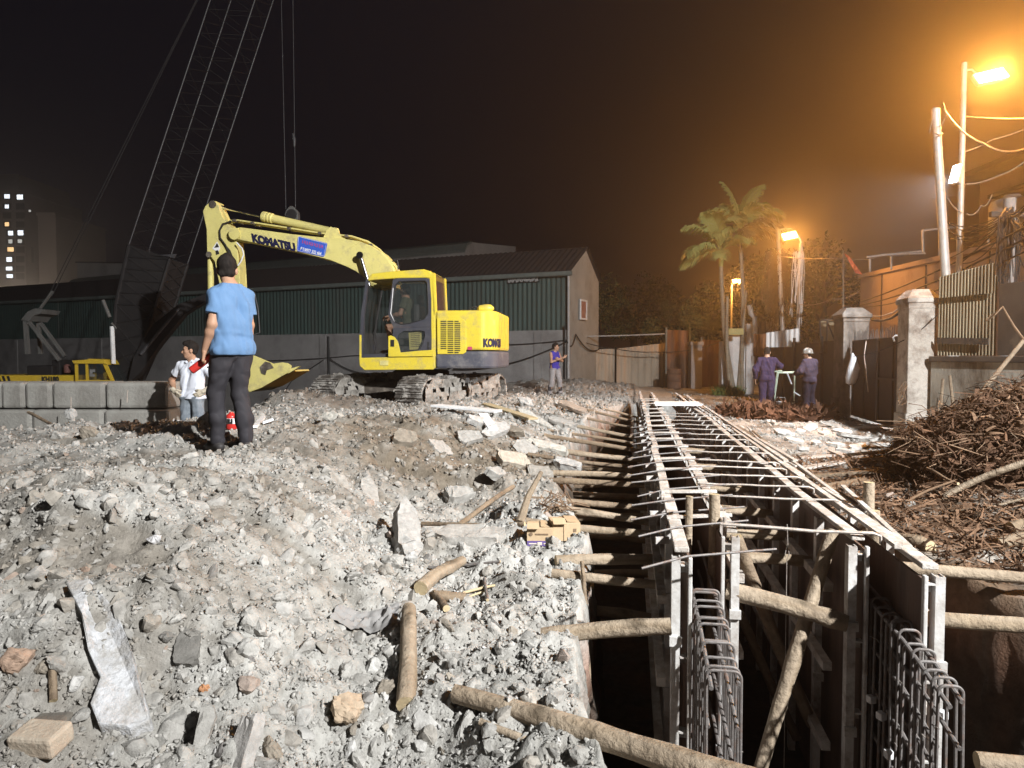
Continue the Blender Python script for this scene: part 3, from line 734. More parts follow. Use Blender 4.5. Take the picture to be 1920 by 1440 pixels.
m_card = mat('carton_card', (.50, .38, .24), (.44, .32, .2), scale=6, rough=.8, bump=.15, bscale=40)
m_cardp = mat('carton_purple_print', (.10, .07, .22), (.13, .09, .26), scale=10, rough=.7)
m_cardw = mat('carton_white_print', (.62, .56, .5), (.56, .5, .44), scale=10, rough=.7)
m_cardd = mat('carton_dark_print', (.16, .11, .07), (.2, .14, .09), scale=10, rough=.7)
def carton(px0, px1, py, d, ang, label, dark):
    c = P((px0 + px1) / 2, py, d); wd = (px1 - px0) / F * d * 1.02; h = .118
    base = Vector((c.x, c.y, Hz(c.x, c.y) + .005))
    th = thing('carton', label, 'cardboard box', base, 'cardboard boxes at the edge of the pit')
    M = Matrix.Rotation(ang, 3, 'Z')
    MB().box(base + M @ Vector((0, .09, h / 2)), (wd, .19, h), M, bev=.003).build('box_body', m_card, th)
    f = MB()
    f.box(base + M @ Vector((-wd * .26, .0, h + .012)), (wd * .46, .004, .07), M @ Matrix.Rotation(R(-70), 3, 'X'))
    f.box(base + M @ Vector((wd * .26, .095, h + .004)), (wd * .45, .17, .003), M @ Matrix.Rotation(R(4), 3, 'Y'))
    f.build('flap', m_card, th)
    fx = M @ Vector((0, -.0075, 0))
    p = MB()
    if dark:
        MB().box(base + fx + M @ Vector((0, 0, h * .15)), (wd * .98, .003, h * .28), M).build('printed_band', m_cardp, th)
        p.box(base + fx * 1.35 + M @ Vector((.0, 0, h * .15)), (.03, .003, h * .16), M); p.box(base + fx * 1.35 + M @ Vector((-wd * .27, 0, h * .15)), (wd * .3, .002, h * .06), M); p.box(base + fx * 1.35 + M @ Vector((wd * .28, 0, h * .15)), (wd * .26, .002, h * .06), M)
        p.build('white_print', m_cardw, th)
        e_ = MB(); e_.lathe(base + fx * 1.1 + M @ Vector((-wd * .34, 0, h * .66)), [(.0, -.001), (.012, -.001), (.012, .001), (.0, .001)], 16, (0, -1, 0)); e_.box(base + fx * 1.1 + M @ Vector((wd * .08, 0, h * .66)), (wd * .5, .002, h * .07), M)
        e_.build('printed_emblem', m_cardd, th)
    else:
        e_ = MB(); e_.box(base + fx + M @ Vector((wd * .3, 0, h * .6)), (.02, .002, .02), M); e_.box(base + fx + M @ Vector((-wd * .1, 0, h * .5)), (.002, .003, h), M)
        e_.build('printed_mark', m_cardd, th)
carton(988, 1036, 1015, 4.42, -.03, 'cardboard box with a purple band, left of the pair at the pit edge', True)
carton(1036, 1088, 1012, 4.44, .10, 'plain cardboard box, right of the pair at the pit edge', False)
# ================================================================== EXCAVATOR
m_yel = mat('yellow_machine_paint', (.72, .575, .06), (.66, .52, .05), scale=3, rough=.42, bump=.06, bscale=30, dirt=(.33, .28, .17), dscale=4.2, dlo=.50, dhi=.76, coat=.25)
m_yelp = mat('faded_boom_paint', (.72, .64, .24), (.64, .57, .20), scale=3, rough=.5, bump=.06, bscale=30, dirt=(.36, .31, .18), dscale=4.5, dlo=.52, dhi=.76)
m_cabd = mat('dark_cab_paint', (.045, .047, .06), (.06, .06, .07), scale=4, rough=.5, dirt=(.13, .12, .11), dscale=2.4, dlo=.55, dhi=.8)
m_cwt = mat('counterweight_grey', (.06, .065, .09), (.10, .10, .115), scale=5, rough=.7, bump=.2, bscale=30, dirt=(.24, .23, .22), dscale=3, dlo=.5, dhi=.75)
m_black = mat('black_rubber', (.018, .018, .018), (.03, .03, .03), rough=.6)
m_under = mat('greasy_undercarriage', (.05, .042, .036), (.09, .075, .06), scale=6, rough=.8, bump=.4, bscale=25, dirt=(.26, .23, .19), dscale=3.2, dlo=.5, dhi=.68)
m_mud = mat('dried_grey_mud', (.37, .35, .32), (.20, .185, .165), scale=7, rough=.95, bump=1, bscale=26)
m_shoe = mat('muddy_track_shoe', (.13, .115, .10), (.065, .055, .047), scale=9, rough=.85, bump=.7, bscale=30, dirt=(.42, .40, .37), dscale=4, dlo=.46, dhi=.62)
m_chrome = mat('polished_rod', (.75, .75, .75), (.6, .6, .6), rough=.18, metal=1)
m_glass = glass_mat('cab_glass', (.05, .06, .06), .04, .28)
m_glassd = glass_mat('rear_glass', (.10, .06, .05), .08, .6)
m_navy = mat('navy_lettering', (.012, .012, .045), (.014, .014, .05), rough=.5)
m_bluesign = mat('blue_sign', (.035, .10, .55), (.04, .12, .50), scale=3, rough=.45)
m_redl = mat('red_lettering', (.50, .06, .14), (.46, .06, .14), rough=.5)
m_whl = mat('white_lettering', (.80, .80, .80), (.75, .75, .75), rough=.5)
m_seat = mat('cab_seat', (.06, .06, .06), (.09, .085, .08), scale=8, rough=.9)

EA = R(7)
EF = Vector((-math.cos(EA), math.sin(EA), 0)); EL = Vector((-math.sin(EA), -math.cos(EA), 0)); EU = Vector((0, 0, 1))
EC = P(790, 700, 13.9); EG = .45
EC.z = EG
def E(px, py, lat):
    d = ray(px, py); o = Vector((0, 0, CAM_Z)); q = EC + EL * lat
    k = (q - o).dot(EL) / d.dot(EL); return o + d * k
def eplate(b, pix, lat0, lat1, mi=None):
    """an outline seen on the side of the machine, given thickness across the machine"""
    b.prism([E(x, y, lat0) for x, y in pix], EL * (lat1 - lat0), mi); return b
ex = thing('excavator', 'yellow tracked excavator on the rubble heap, arm folded down', 'excavator', EC)

# --- tracks
HA = R(27)
UH = Vector((-math.sin(HA), -math.cos(HA), 0)); UR = Vector((-math.cos(HA), math.sin(HA), 0))   # heading, and the side at image left
UCN = EC + Vector((-.15, .10, 0))
def track(lat):
    tl, rr, n = 2.55, .315, 46
    per = 2 * tl + 2 * math.pi * rr; b = MB()
    def at(u):
        u %= per
        if u < tl: return -tl / 2 + u, 2 * rr, 1, 0
        u -= tl
        if u < math.pi * rr: a_ = u / rr; return tl / 2 + math.sin(a_) * rr, rr + math.cos(a_) * rr, math.cos(a_), -math.sin(a_)
        u -= math.pi * rr
        if u < tl: return tl / 2 - u, 0, -1, 0
        u -= tl; a_ = u / rr; return -tl / 2 - math.sin(a_) * rr, rr - math.cos(a_) * rr, -math.cos(a_), math.sin(a_)
    r_ = random.Random(int(lat * 10))
    for i in range(n):
        x, z, tx, tz = at(per * i / n)
        t_ = UH * tx + EU * tz; nn = (UR).cross(t_)
        M = Matrix((UR, t_, nn)).transposed()
        if nn.dot((UH * x + EU * (z - rr))) < 0: nn = -nn
        c = UCN + UR * lat + UH * x + EU * (z + .03)
        b.box(c, (.56, per / n * .95, .03), M)
        b.box(c + nn * .028 + t_ * .03, (.56, .016, .034), M); b.box(c + nn * .024 - t_ * .03, (.56, .014, .028), M)
    b.build('track_belt', m_shoe, ex)
    f = MB(); f.box(UCN + UR * lat + EU * .36, (.22, 2.3, .30), Matrix.Rotation(-HA, 3, 'Z'), bev=.03); f.build('track_frame', m_under, ex)
    for sx in (-1, 1):
        q = MB(); c = UCN + UR * lat + UH * (sx * tl / 2) + EU * (rr + .03)
        q.lathe(c - UR * .2, [(.05, 0), (.10, 0), (.11, .05), (.25, .07), (.27, .12), (.27, .28), (.25, .33), (.11, .35), (.10, .40), (.05, .40)], 20, UR); q.build('idler' if sx > 0 else 'sprocket', m_under, ex)
    for k in range(5):
        q = MB(); c = UCN + UR * lat + UH * (-.9 + k * .45) + EU * .15
        q.lathe(c - UR * .16, [(.04, 0), (.10, .02), (.11, .1), (.08, .14), (.08, .2), (.11, .24), (.10, .3), (.04, .32)], 14, UR); q.build('roller', m_under, ex)
    # mud caked on the belt: a crust over the flank and lumps between the shoes
    md = MB(); cells = 26
    for part in range(2):
        x0, x1 = ((.25, tl / 2 + .30), (-1.2, .1))[part]
        g = [[None] * 9 for _ in range(cells + 1)]
        for i in range(cells + 1):
            for j in range(9):
                u = x0 + (x1 - x0) * i / cells; v = .03 + .62 * j / 8
                ex_ = max(0, abs(u) - tl / 2); half = math.sqrt(max(.001, rr * rr - ex_ * ex_)); v = rr + .03 + max(-half, min(half, v - rr - .03))
                th_ = .035 + .06 * (0.5 + perlin(u * 6 + lat * 3, v * 6 + part).item()) + .02 * perlin(u * 19, v * 19).item()
                g[i][j] = len(md.v); md.v.append(tuple(UCN + UR * (lat - .27 - max(.0, th_)) + UH * u + EU * v))
        for i in range(cells):
            for j in range(8):
                if perlin(i * .35 + lat, j * .5 + 7 + part).item() > -.32: md.f.append((g[i][j], g[i + 1][j], g[i + 1][j + 1], g[i][j + 1])); md.m.append(0); md.sm.append(False)
    for k in range(90):
        v, f_ = hull_rock(12, 900 + k, (1, .8, .6))
        if k < 40: c = UCN + UR * (lat - r_.uniform(.20, .31)) + UH * r_.uniform(-1.3, 1.5) + EU * r_.choice((r_.uniform(.05, .25), r_.uniform(.45, .70)))
        elif k < 60: c = UCN + UR * (lat + r_.uniform(-.27, .27)) + UH * r_.uniform(-1.2, 1.2) + EU * .70
        else: c = UCN + UR * (lat + r_.uniform(-.27, .27)) + UH * (tl / 2 + r_.uniform(.20, .33)) + EU * r_.uniform(.02, .62)
        s_ = r_.uniform(.03, .10)
        md.add([c + Vector(q) * s_ for q in v], f_)
    o = md.build('caked_mud', m_mud, ex); o['kind'] = 'stuff'
track(.985); track(-.985)
b = MB()
b.box(UCN + EU * .52, (1.5, .9, .26), Matrix.Rotation(-HA, 3, 'Z'), bev=.05)
for sx in (-1, 1):
    for sy in (-1, 1):
        b.beam(UCN + EU * .5 + UH * (sy * .3), UCN + UR * (sx * .85) + UH * (sy * .75) + EU * .4, .28, .2, bev=.03)
b.lathe(UCN + EU * .62, [(.55, 0), (.55, .12)], 28)
b.build('undercarriage_frame', m_under, ex)
b = MB(); b.box(UCN + UH * 1.62 + EU * .20, (1.75, .10, .38), Matrix.Rotation(-HA, 3, 'Z'), bev=.02)
for k in range(24):
    v, f_ = hull_rock(11, 1500 + k); c = UCN + UH * 1.72 + UR * random.uniform(-.3, .55) + EU * random.uniform(-.02, .18); b.add([c + Vector(q) * random.uniform(.05, .11) for q in v], f_)
b.build('mud_lump', m_mud, ex) if False else None
b = MB(); b.lathe(EC + EU * .66, [(.48, 0), (.56, .02), (.56, .10), (.5, .14)], 30); b.build('slew_ring', m_black, ex)

# --- upper structure
LN, LFAR = 1.16, -1.16
b = MB(); eplate(b, [(673, 671), (816, 668), (816, 690), (812, 693), (683, 694), (674, 686)], LN, LN - .06, 0)
eplate(b, [(673, 675), (828, 672), (828, 690), (683, 692)], LN - .07, LFAR)
b.build('side_skirt', m_yel, ex, bevel=.012)
b = MB(); eplate(b, [(712, 676), (728, 676), (728, 685), (712, 685)], LN + .012, LN + .004); b.build('step_plate', m_yelp, ex)
# engine house with its rounded tail
TAILPROF = []
def tail(y0, y1, name, m, inset=0.0, x0=817):
    b = MB(); n = 14
    pl = E(x0, y0, LN); pr = E(929, y0, LN)
    a0 = (pl - EC).dot(EF); tailr = (pr - EC).dot(EF)
    z0 = E(x0, y0, LN).z; z1 = E(x0, y1, LN).z
    prof = [(a0, LN - inset), (tailr + .30, LN - inset)]
    for i in range(1, n + 1):
        q = i / n * math.pi / 2
        prof.append((tailr + .30 - math.sin(q) * (.30 - inset) , LN - inset - .46 + math.cos(q) * .46))
    TAILPROF[:] = prof if not TAILPROF else TAILPROF
    prof += [(f_, -l_) for f_, l_ in reversed(prof)]
    pts_ = [EC + EF * f_ + EL * l_ - EU * EG + EU * z0 for f_, l_ in prof]
    pts_ = [Vector((p.x, p.y, z0)) for p in pts_]
    b.prism(pts_, (0, 0, z1 - z0), smooth=False)
    return b.build(name, m, ex, bevel=.045)
tail(657, 582, 'engine_cover', m_yel)
tail(691, 658.3, 'counterweight', m_cwt)
b = MB(); eplate(b, [(819, 597), (868, 598), (874, 604), (874, 660), (868, 664), (820, 664)], LN + .018, LN + .001); pan = b.build('service_panel', m_yel, ex, bevel=.008)
b = MB()
for r_ in range(17):
    y = 601.5 + r_ * 3.65
    for c_ in range(3):
        x0 = 826 + c_ * 13; x1 = x0 + 11
        if r_ >= 15 and c_ == 0: continue
        if c_ == 2 and (r_ < 1 or r_ > 15): x1 -= 3
        eplate(b, [(x0, y), (x1, y), (x1, y + 2.0), (x0, y + 2.0)], LN + .0225, LN + .0185)
b.build('grille', m_black, pan)
b = MB(); eplate(b, [(877, 650), (885, 650), (885, 656), (877, 656)], LN + .010, LN + .003); b.build('reflector', m_redl, ex)
tx = text_mesh('KOMATSU', .20, (0, 0, 0), (1, 0, 0), (0, 1, 0), .006, 0, 'LEFT', .012, .72)
st_ = E(906, 643.5, LN); f_s = (st_ - EC).dot(EF)
pf = [(f_s, LN)] + [p for p in TAILPROF if p[0] < f_s]
cum = [0]
for i in range(1, len(pf)): cum.append(cum[-1] + math.hypot(pf[i][0] - pf[i - 1][0], pf[i][1] - pf[i - 1][1]))
nv = []
for x, y, z in tx.v:
    i = max(1, min(len(pf) - 1, int(np.searchsorted(cum, x)))); t = (x - cum[i - 1]) / max(1e-6, cum[i] - cum[i - 1])
    f_ = pf[i - 1][0] + (pf[i][0] - pf[i - 1][0]) * t; l_ = pf[i - 1][1] + (pf[i][1] - pf[i - 1][1]) * t
    nx, ny = -(pf[i][1] - pf[i - 1][1]), (pf[i][0] - pf[i - 1][0]); nn_ = math.hypot(nx, ny); nx, ny = nx / nn_, ny / nn_
    if nx * (f_) + ny * l_ < 0: nx, ny = -nx, -ny
    q = EC + EF * (f_ + nx * (z + .005)) + EL * (l_ + ny * (z + .005)); nv.append((q.x, q.y, st_.z + y))
tx.v = nv; tx.build('lettering', m_navy, ex)
b = MB(); c = E(911, 579, .9); b.lathe(c - EF * 0, [(.02, -.16), (.07, -.12), (.085, 0), (.07, .10), (.02, .15)], 14, -EF + EU * .05); b.lathe(c - EU * .12, [(.02, 0), (.02, .1)], 8); b.build('exhaust_cap', m_yel, ex)
b = MB(); b.tube([E(880, 583, .7), E(882, 577, .7), E(893, 575, .7), E(897, 583, .7)], .012, 8); b.build('hand_rail', m_black, ex)

# --- cab
CN, CF = 1.14, .16
b = MB()
eplate(b, [(689, 521), (697, 513), (730, 509), (794, 504.5), (806, 508), (813, 517), (813, 524), (802, 521), (742, 522), (700, 525), (689, 527)], CN, CF); b.build('cab_roof', m_yel, ex, bevel=.02)
b = MB()
eplate(b, [(800, 521), (813, 522), (816.5, 590), (816.5, 672), (809, 672), (806, 600)], CN, CN - .07); eplate(b, [(800, 521), (813, 522), (816.5, 590), (816.5, 672), (809, 672), (806, 600)], CF, CF + .07)
b.build('cab_pillar', m_yel, ex, bevel=.01)
b = MB()
for la in (CN, CF + .06): eplate(b, [(686, 524), (691, 524), (682.5, 590), (680, 672), (674, 672), (676.5, 590)], la, la - .06)
b.build('front_pillar', m_cabd, ex)
b = MB()
for pix in ([(674, 628), (677.5, 628), (677.5, 671), (674, 671)],): eplate(b, pix, CN + .012, CN - .05)
b.build('front_trim', m_yel, ex)
b = MB(); eplate(b, [(687, 527), (689, 527), (680, 590), (677, 668), (675.5, 668), (678, 590)], CN - .062, CF + .062); b.build('windscreen', m_glass, ex)
b = MB(); eplate(b, [(690, 526), (802, 524), (808, 600), (808, 668), (676, 669), (679, 590)], CF + .02, CF); b.build('far_side_wall', m_glass, ex)
b = MB(); eplate(b, [(676, 664), (812, 664), (812, 672), (676, 672)], CN - .06, CF + .02); b.build('cab_floor', m_cabd, ex)
# the door, slid back against the rear of the cab side
D0, D1 = CN + .045, CN + .006
def frame_plate(b, outer, inner, l0, l1):
    """a plate with one opening: outer and inner outlines have the same number of points"""
    n = len(outer); A = [E(x, y, l0) for x, y in outer]; B = [E(x, y, l0) for x, y in inner]; dv = EL * (l1 - l0)
    vs = A + B + [p + dv for p in A] + [p + dv for p in B]; fs = []
    for i in range(n):
        j = (i + 1) % n
        fs += [(i, j, n + j, n + i), (2 * n + j, 2 * n + i, 3 * n + i, 3 * n + j), (j, i, 2 * n + i, 2 * n + j), (n + i, n + j, 3 * n + j, 3 * n + i)]
    b.add(vs, fs)
door = MB()
win = [(742, 534), (748, 527.5), (797, 526), (801, 530), (802.5, 560), (802.5, 588), (795, 598), (768, 606), (752, 608), (741, 603), (734.5, 588), (737, 560)]
out = [(737, 523.5), (748, 521.5), (797, 521), (805, 522), (808, 560), (808, 588), (808, 613), (768, 613), (752, 613), (737, 613), (728, 590), (731.5, 560)]
frame_plate(door, out, win, D0, D1)
win2 = [(747, 627), (756, 621), (786, 619.5), (796, 621), (797, 629), (793, 645), (788, 655), (780, 659.5), (763, 661.5), (752, 662), (748, 650), (745, 636)]
out2 = [(737, 613.4), (756, 613.4), (786, 613.4), (808, 613.4), (808.5, 629), (808.5, 645), (808.5, 656), (780, 662.5), (763, 665), (752, 666), (742, 652), (736, 636)]
frame_plate(door, out2, win2, D0, D1)
dr_ = door.build('door', m_cabd, ex)
b = MB(); b.prism([E(x, y, D1 + .018) for x, y in win], EL * -.006); b.build('window_glass', m_glass, dr_)
b = MB(); b.prism([E(x, y, D1 + .018) for x, y in win2], EL * -.006); b.build('lower_window_glass', m_glass, dr_)
b = MB(); b.tube([E(x, y, D0 + .006) for x, y in win + win[:1]], .010, 6, False); b.build('window_seal', m_black, dr_)
b = MB(); b.tube([E(x, y, D0 + .004) for x, y in [(737, 540), (735.5, 560), (732.6, 588), (740, 603)]], .008, 6); b.build('window_edge', m_whl, dr_)
b = MB(); eplate(b, [(766, 623), (790, 621), (790, 640), (783, 655), (768, 656)], CN - .03, CN - .06); sv = b.build('side_vent', m_yelp, ex)
b = MB()
for k in range(8): eplate(b, [(770, 626 + k * 3.4), (787, 625 + k * 3.4), (787, 626 + k * 3.4), (770, 627 + k * 3.4)], CN - .026, CN - .0295)
b.build('slot', m_cabd, sv)
b = MB(); eplate(b, [(728, 630), (733, 629), (740, 632), (746, 640), (749, 652), (751, 661), (781, 658), (812, 656), (813, 668), (728, 669)], CN + .055, CN + .046); db = b.build('door_base', m_yel, dr_, bevel=.006)
b = MB(); eplate(b, [(732, 637), (739, 637), (739, 650), (732, 650)], CN + .062, CN + .056); b.build('door_latch', m_black, db)
b = MB(); eplate(b, [(801, 641), (805, 641), (805, 655), (801, 655)], D0 + .004, D0 - .002); b.build('door_handle', m_black, dr_)
# rear of the cab
c0 = E(816, 524, CN); c1 = E(817, 590, CN)
b = MB(); rx = (E(815, 560, CN) - EC).dot(EF)
zt, zb = E(815, 512, CN).z, E(816, 590, CN).z
for la0, la1 in ((CN, CN - .09), (CF + .09, CF)):
    b.prism([EC + EF * (rx + .02) + EL * la0 + EU * (zb - EG), EC + EF * (rx - .03) + EL * la0 + EU * (zb - EG), EC + EF * (rx + .0) + EL * la0 + EU * (zt - EG), EC + EF * (rx + .06) + EL * la0 + EU * (zt - EG)], EL * (la1 - la0))
b.build('rear_pillar', m_yel, ex)
b = MB(); b.prism([EC + EF * (rx + .01) + EL * (CN - .09) + EU * (zb - EG), EC + EF * (rx - .015) + EL * (CN - .09) + EU * (zb - EG), EC + EF * (rx + .015) + EL * (CN - .09) + EU * (zt - EG), EC + EF * (rx + .04) + EL * (CN - .09) + EU * (zt - EG)], EL * -(CN - CF - .18)); b.build('rear_window', m_glassd, ex)
# inside: seat, lever console, wiper bar
sx = E(762, 640, .66)
b = MB(); b.box(sx + EU * -.02, (.5, .48, .14), EA * -1, bev=.05); b.box(sx - EF * .26 + EU * .36, (.14, .46, .66), -EA, bev=.06); b.box(sx - EF * .28 + EU * .78, (.10, .26, .2), -EA, bev=.04); b.build('seat', m_seat, ex)
b = MB(); b.tube([E(716, 545, CN - .1), E(706, 600, CN - .14), E(701, 640, CN - .16)], .02, 8); b.tube([E(700, 664, .8), E(704, 640, .8), E(701, 628, .8)], .012, 8); b.lathe(E(701, 626, .8), [(.01, -.03), (.03, 0), (.01, .04)], 8)
b.build('lever_console', m_black, ex)

# --- boom, arm, bucket
BL = .24
b = MB(); eplate(b, [(449, 426), (500, 432.5), (547, 439), (600, 444.5), (640, 447), (673, 452), (697, 461), (715, 473), (729, 488), (738, 503), (742, 540), (700, 540), (683, 520), (668, 509), (650, 500), (617, 487), (557, 472), (500, 460), (449, 449.5)], BL, -BL)
boom = b.build('boom', m_yelp, ex, bevel=.012)
b = MB(); b.lathe(E(439, 438, BL + .03), [(.05, 0), (.12, 0), (.12, 2 * BL + .06), (.05, 2 * BL + .06)], 18, -EL); eplate(b, [(437, 429), (449.5, 426.5), (449.5, 449), (440, 447)], BL - .015, -BL + .015); b.build('boom_nose', m_yelp, boom)
b = MB(); eplate(b, [(617, 486.3), (673, 452.6), (676, 453.5), (620, 487.6)], BL + .006, BL + .001); b.build('weld_seam', m_yelp, boom)
text_mesh('KOMATSU', .215, E(513, 455.5, BL + .003), (E(560, 466.5, BL) - E(470, 446, BL)), (E(470, 440, BL) - E(473, 456, BL)), .006, .0, 'CENTER', .016, 0.93).build('lettering', m_navy, boom)
sg = MB(); eplate(sg, [(561, 443), (612, 455.5), (613.5, 458), (608.5, 480), (606, 481.5), (558, 471), (556.5, 468.5), (558.5, 445)], BL + .012, BL + .004); sg_ = sg.build('phone_sign', m_bluesign, boom)
ux = E(608, 468, BL) - E(558, 455.5, BL); uy = E(560, 444, BL) - E(557.3, 470, BL)
text_mesh('ĐT:0977 332 464', .088, E(582.5, 471.2, BL + .014), ux, uy, .004, .1, 'CENTER', .002, .72).build('white_lettering', m_whl, sg_)
rd = MB(); rr_ = random.Random(4); un = ux.normalized(); vn = uy.normalized(); o_ = E(586, 457.8, BL + .0135)
for k in range(13):                                             # the faded red row can no longer be read
    o2 = o_ + un * (-.215 + k * .036); h_ = .03 + rr_.random() * .006
    rd.prism([o2 - un * .006 - vn * h_, o2 + un * .005 - vn * h_, o2 + un * .006 + vn * h_, o2 - un * .005 + vn * h_], EL * .003)
    if k % 3: z_ = rr_.choice((-h_, 0, h_ * .8)); rd.prism([o2 + un * .006 + vn * (z_ - .005), o2 + un * .024 + vn * (z_ - .005), o2 + un * .024 + vn * (z_ + .005), o2 + un * .006 + vn * (z_ + .005)], EL * .003)
rd.build('red_lettering', m_redl, sg_)
fr = MB(); fr.tube([E(x, y, BL + .014) for x, y in [(561, 444), (611.5, 456.5), (607.5, 480), (558, 470), (559.5, 445), (561, 444)]], .004, 5, False); fr.build('sign_border', m_whl, sg_)
ac = MB(); p0 = E(492, 405.5, 0); p1 = E(632, 437, 0)
d_ = (p1 - p0).normalized(); L_ = (p1 - p0).length
ac.lathe(p0, [(.05, 0), (.098, .005), (.105, .03), (.105, .09), (.095, .10), (.105, .115), (.105, .16), (.094, .17), (.102, .19), (.102, .22), (.085, .24), (.085, L_ - .1), (.10, L_ - .08), (.10, L_), (.04, L_ + .04)], 20, d_); cyl_ = ac.build('arm_cylinder', m_yelp, ex)
MB().cyl(p0 - d_ * -.02, E(406, 386, 0), .036).build('piston_rod', m_chrome, cyl_)
b = MB(); 
for la in (.13, -.10): eplate(b, [(606, 446), (612, 432), (620, 425), (632, 430), (640, 444), (650, 449)], la, la - .03)
b.build('cylinder_lug', m_yelp, boom)
for k, (la, dz) in enumerate([(.10, 0), (.02, 3), (-.07, 0), (-.14, 3)]):
    pix = [(430, 414), (446, 413), (470, 416.5), (520, 424), (600, 437), (660, 443), (690, 453), (712, 468), (729, 487), (742, 500), (746, 508)]
    MB().tube([E(x, y + dz, la) for x, y in pix], .018, 7).build('steel_pipe', m_yelp, boom)
for x, y in ((447, 416), (480, 421), (548, 431), (605, 440), (655, 445), (700, 462)): MB().box(E(x, y, -.02), (.06, .36, .05), -EA).build('pipe_clamp', m_under, boom)
for k in range(4):
    la = .20 - .05 * k
    pix = [(433, 414.5 + k), (419 - k * 2, 420), (412 - k, 432), (413, 446), (422, 458 + k), (428 + 3 * k, 470), (432 + 4 * k, 482), (430 + 3 * k, 498)]
    MB().tube([E(x, y, la) for x, y in pix], .015, 7).build('hose', m_black, ex)
MB().tube([E(x, y, .26) for x, y in [(444, 455), (454, 466), (457, 477), (452, 490), (446, 498)]], .014, 7).build('hose', m_whl, ex)
MB().tube([E(x, y, .1) for x, y in [(736, 490), (745, 488), (747, 500), (745, 512)]], .016, 7).build('hose', m_black, ex)
bc = MB(); q0 = E(676, 479, .38); q1 = E(694, 540, .38); bc.lathe(q0 + EL * .05, [(.07, 0), (.07, .1)], 14, -EL); bc.cyl(q0, q1, .04); bc.lathe(E(676, 479, -.34) + EL * .05, [(.07, 0), (.07, .1)], 14, -EL); bc.cyl(E(676, 479, -.38), E(694, 540, -.38), .04)
bc.build('boom_cylinder', m_chrome, ex)
AL = .15
b = MB(); eplate(b, [(396, 376), (404, 377), (409, 384), (413, 396), (421, 413), (434, 428), (441, 441), (444, 462), (448, 500), (450, 540), (447, 590), (441, 628), (432, 632), (424, 628), (417, 560), (402, 490), (388, 472), (387, 430), (380, 396), (385, 386)], AL, -AL)
arm = b.build('arm', m_yelp, ex, bevel=.012)
b = MB(); b.lathe(E(398, 383, AL + .02), [(.03, 0), (.075, 0), (.075, 2 * AL + .04), (.03, 2 * AL + .04)], 16, -EL); b.lathe(E(391, 477, AL + .02), [(.02, 0), (.06, 0), (.06, 2 * AL + .04), (.02, 2 * AL + .04)], 16, -EL); b.build('pivot_pin', m_under, arm)
b = MB(); eplate(b, [(398, 466), (407, 453), (413, 464), (409, 474)], AL + .006, AL + .001); b.build('warning_sticker', m_whl, arm)
b = MB(); eplate(b, [(401.5, 464.6), (407, 455.5), (411, 463.5)], AL + .009, AL + .0065); eplate(b, [(404, 470), (409, 469), (411, 476), (405, 478)], AL + .008, AL + .0015); b.build('sticker_symbol', m_black, arm)
bk = MB(); bk.cyl(E(394.5, 478, 0), E(396, 590, 0), .062, n=16); bc_ = bk.build('bucket_cylinder', m_yelp, ex); MB().cyl(E(396, 588, 0), E(405, 632, 0), .034).build('piston_rod', m_chrome, bc_)
b = MB(); b.beam(E(405, 630, .12), E(428, 662, .12), .05, .10); b.beam(E(405, 630, -.12), E(428, 662, -.12), .05, .10); b.beam(E(405, 630, 0), E(428, 608, 0), .2, .09); b.build('link', m_yelp, ex)
BW = .48
prof = [(430, 648), (455, 657), (478, 667.5), (500, 677)]
shell = [(424, 652), (420, 672), (421, 695), (430, 715), (446, 729), (468, 735), (490, 727), (520, 710), (543, 697)]
inner = [(541, 694), (518, 706), (489, 722), (468, 730), (449, 725), (434, 712), (426, 694), (425, 673), (428, 655)]
b = MB(); eplate(b, shell + inner, BW, -BW); bucket = b.build('bucket', m_yelp, ex)
for la in (BW, -BW + .035): eplate(MB(), [(428, 652), (478, 667.5), (512, 682), (528, 679.5), (539, 681), (546, 686), (543, 696), (520, 709), (490, 726), (468, 734), (446, 728), (430, 714), (422, 694), (421, 673)], la + .012, la - .03).build("side_plate", m_yelp, bucket, bevel=.006)
b = MB()
eplate(b, [(487, 688), (497, 678), (506, 680), (513, 690), (500, 694), (497, 703), (490, 700)], BW + .03, BW + .014); b.build('side_cutter', m_under, bucket)
for k in range(5):
    la = BW - .05 - k * (2 * BW - .1) / 4
    b = MB(); eplate(b, [(532, 697), (545, 691), (561, 686.5), (556, 691), (541, 700)], la + .045, la - .045); b.build('tooth', m_yelp, bucket)
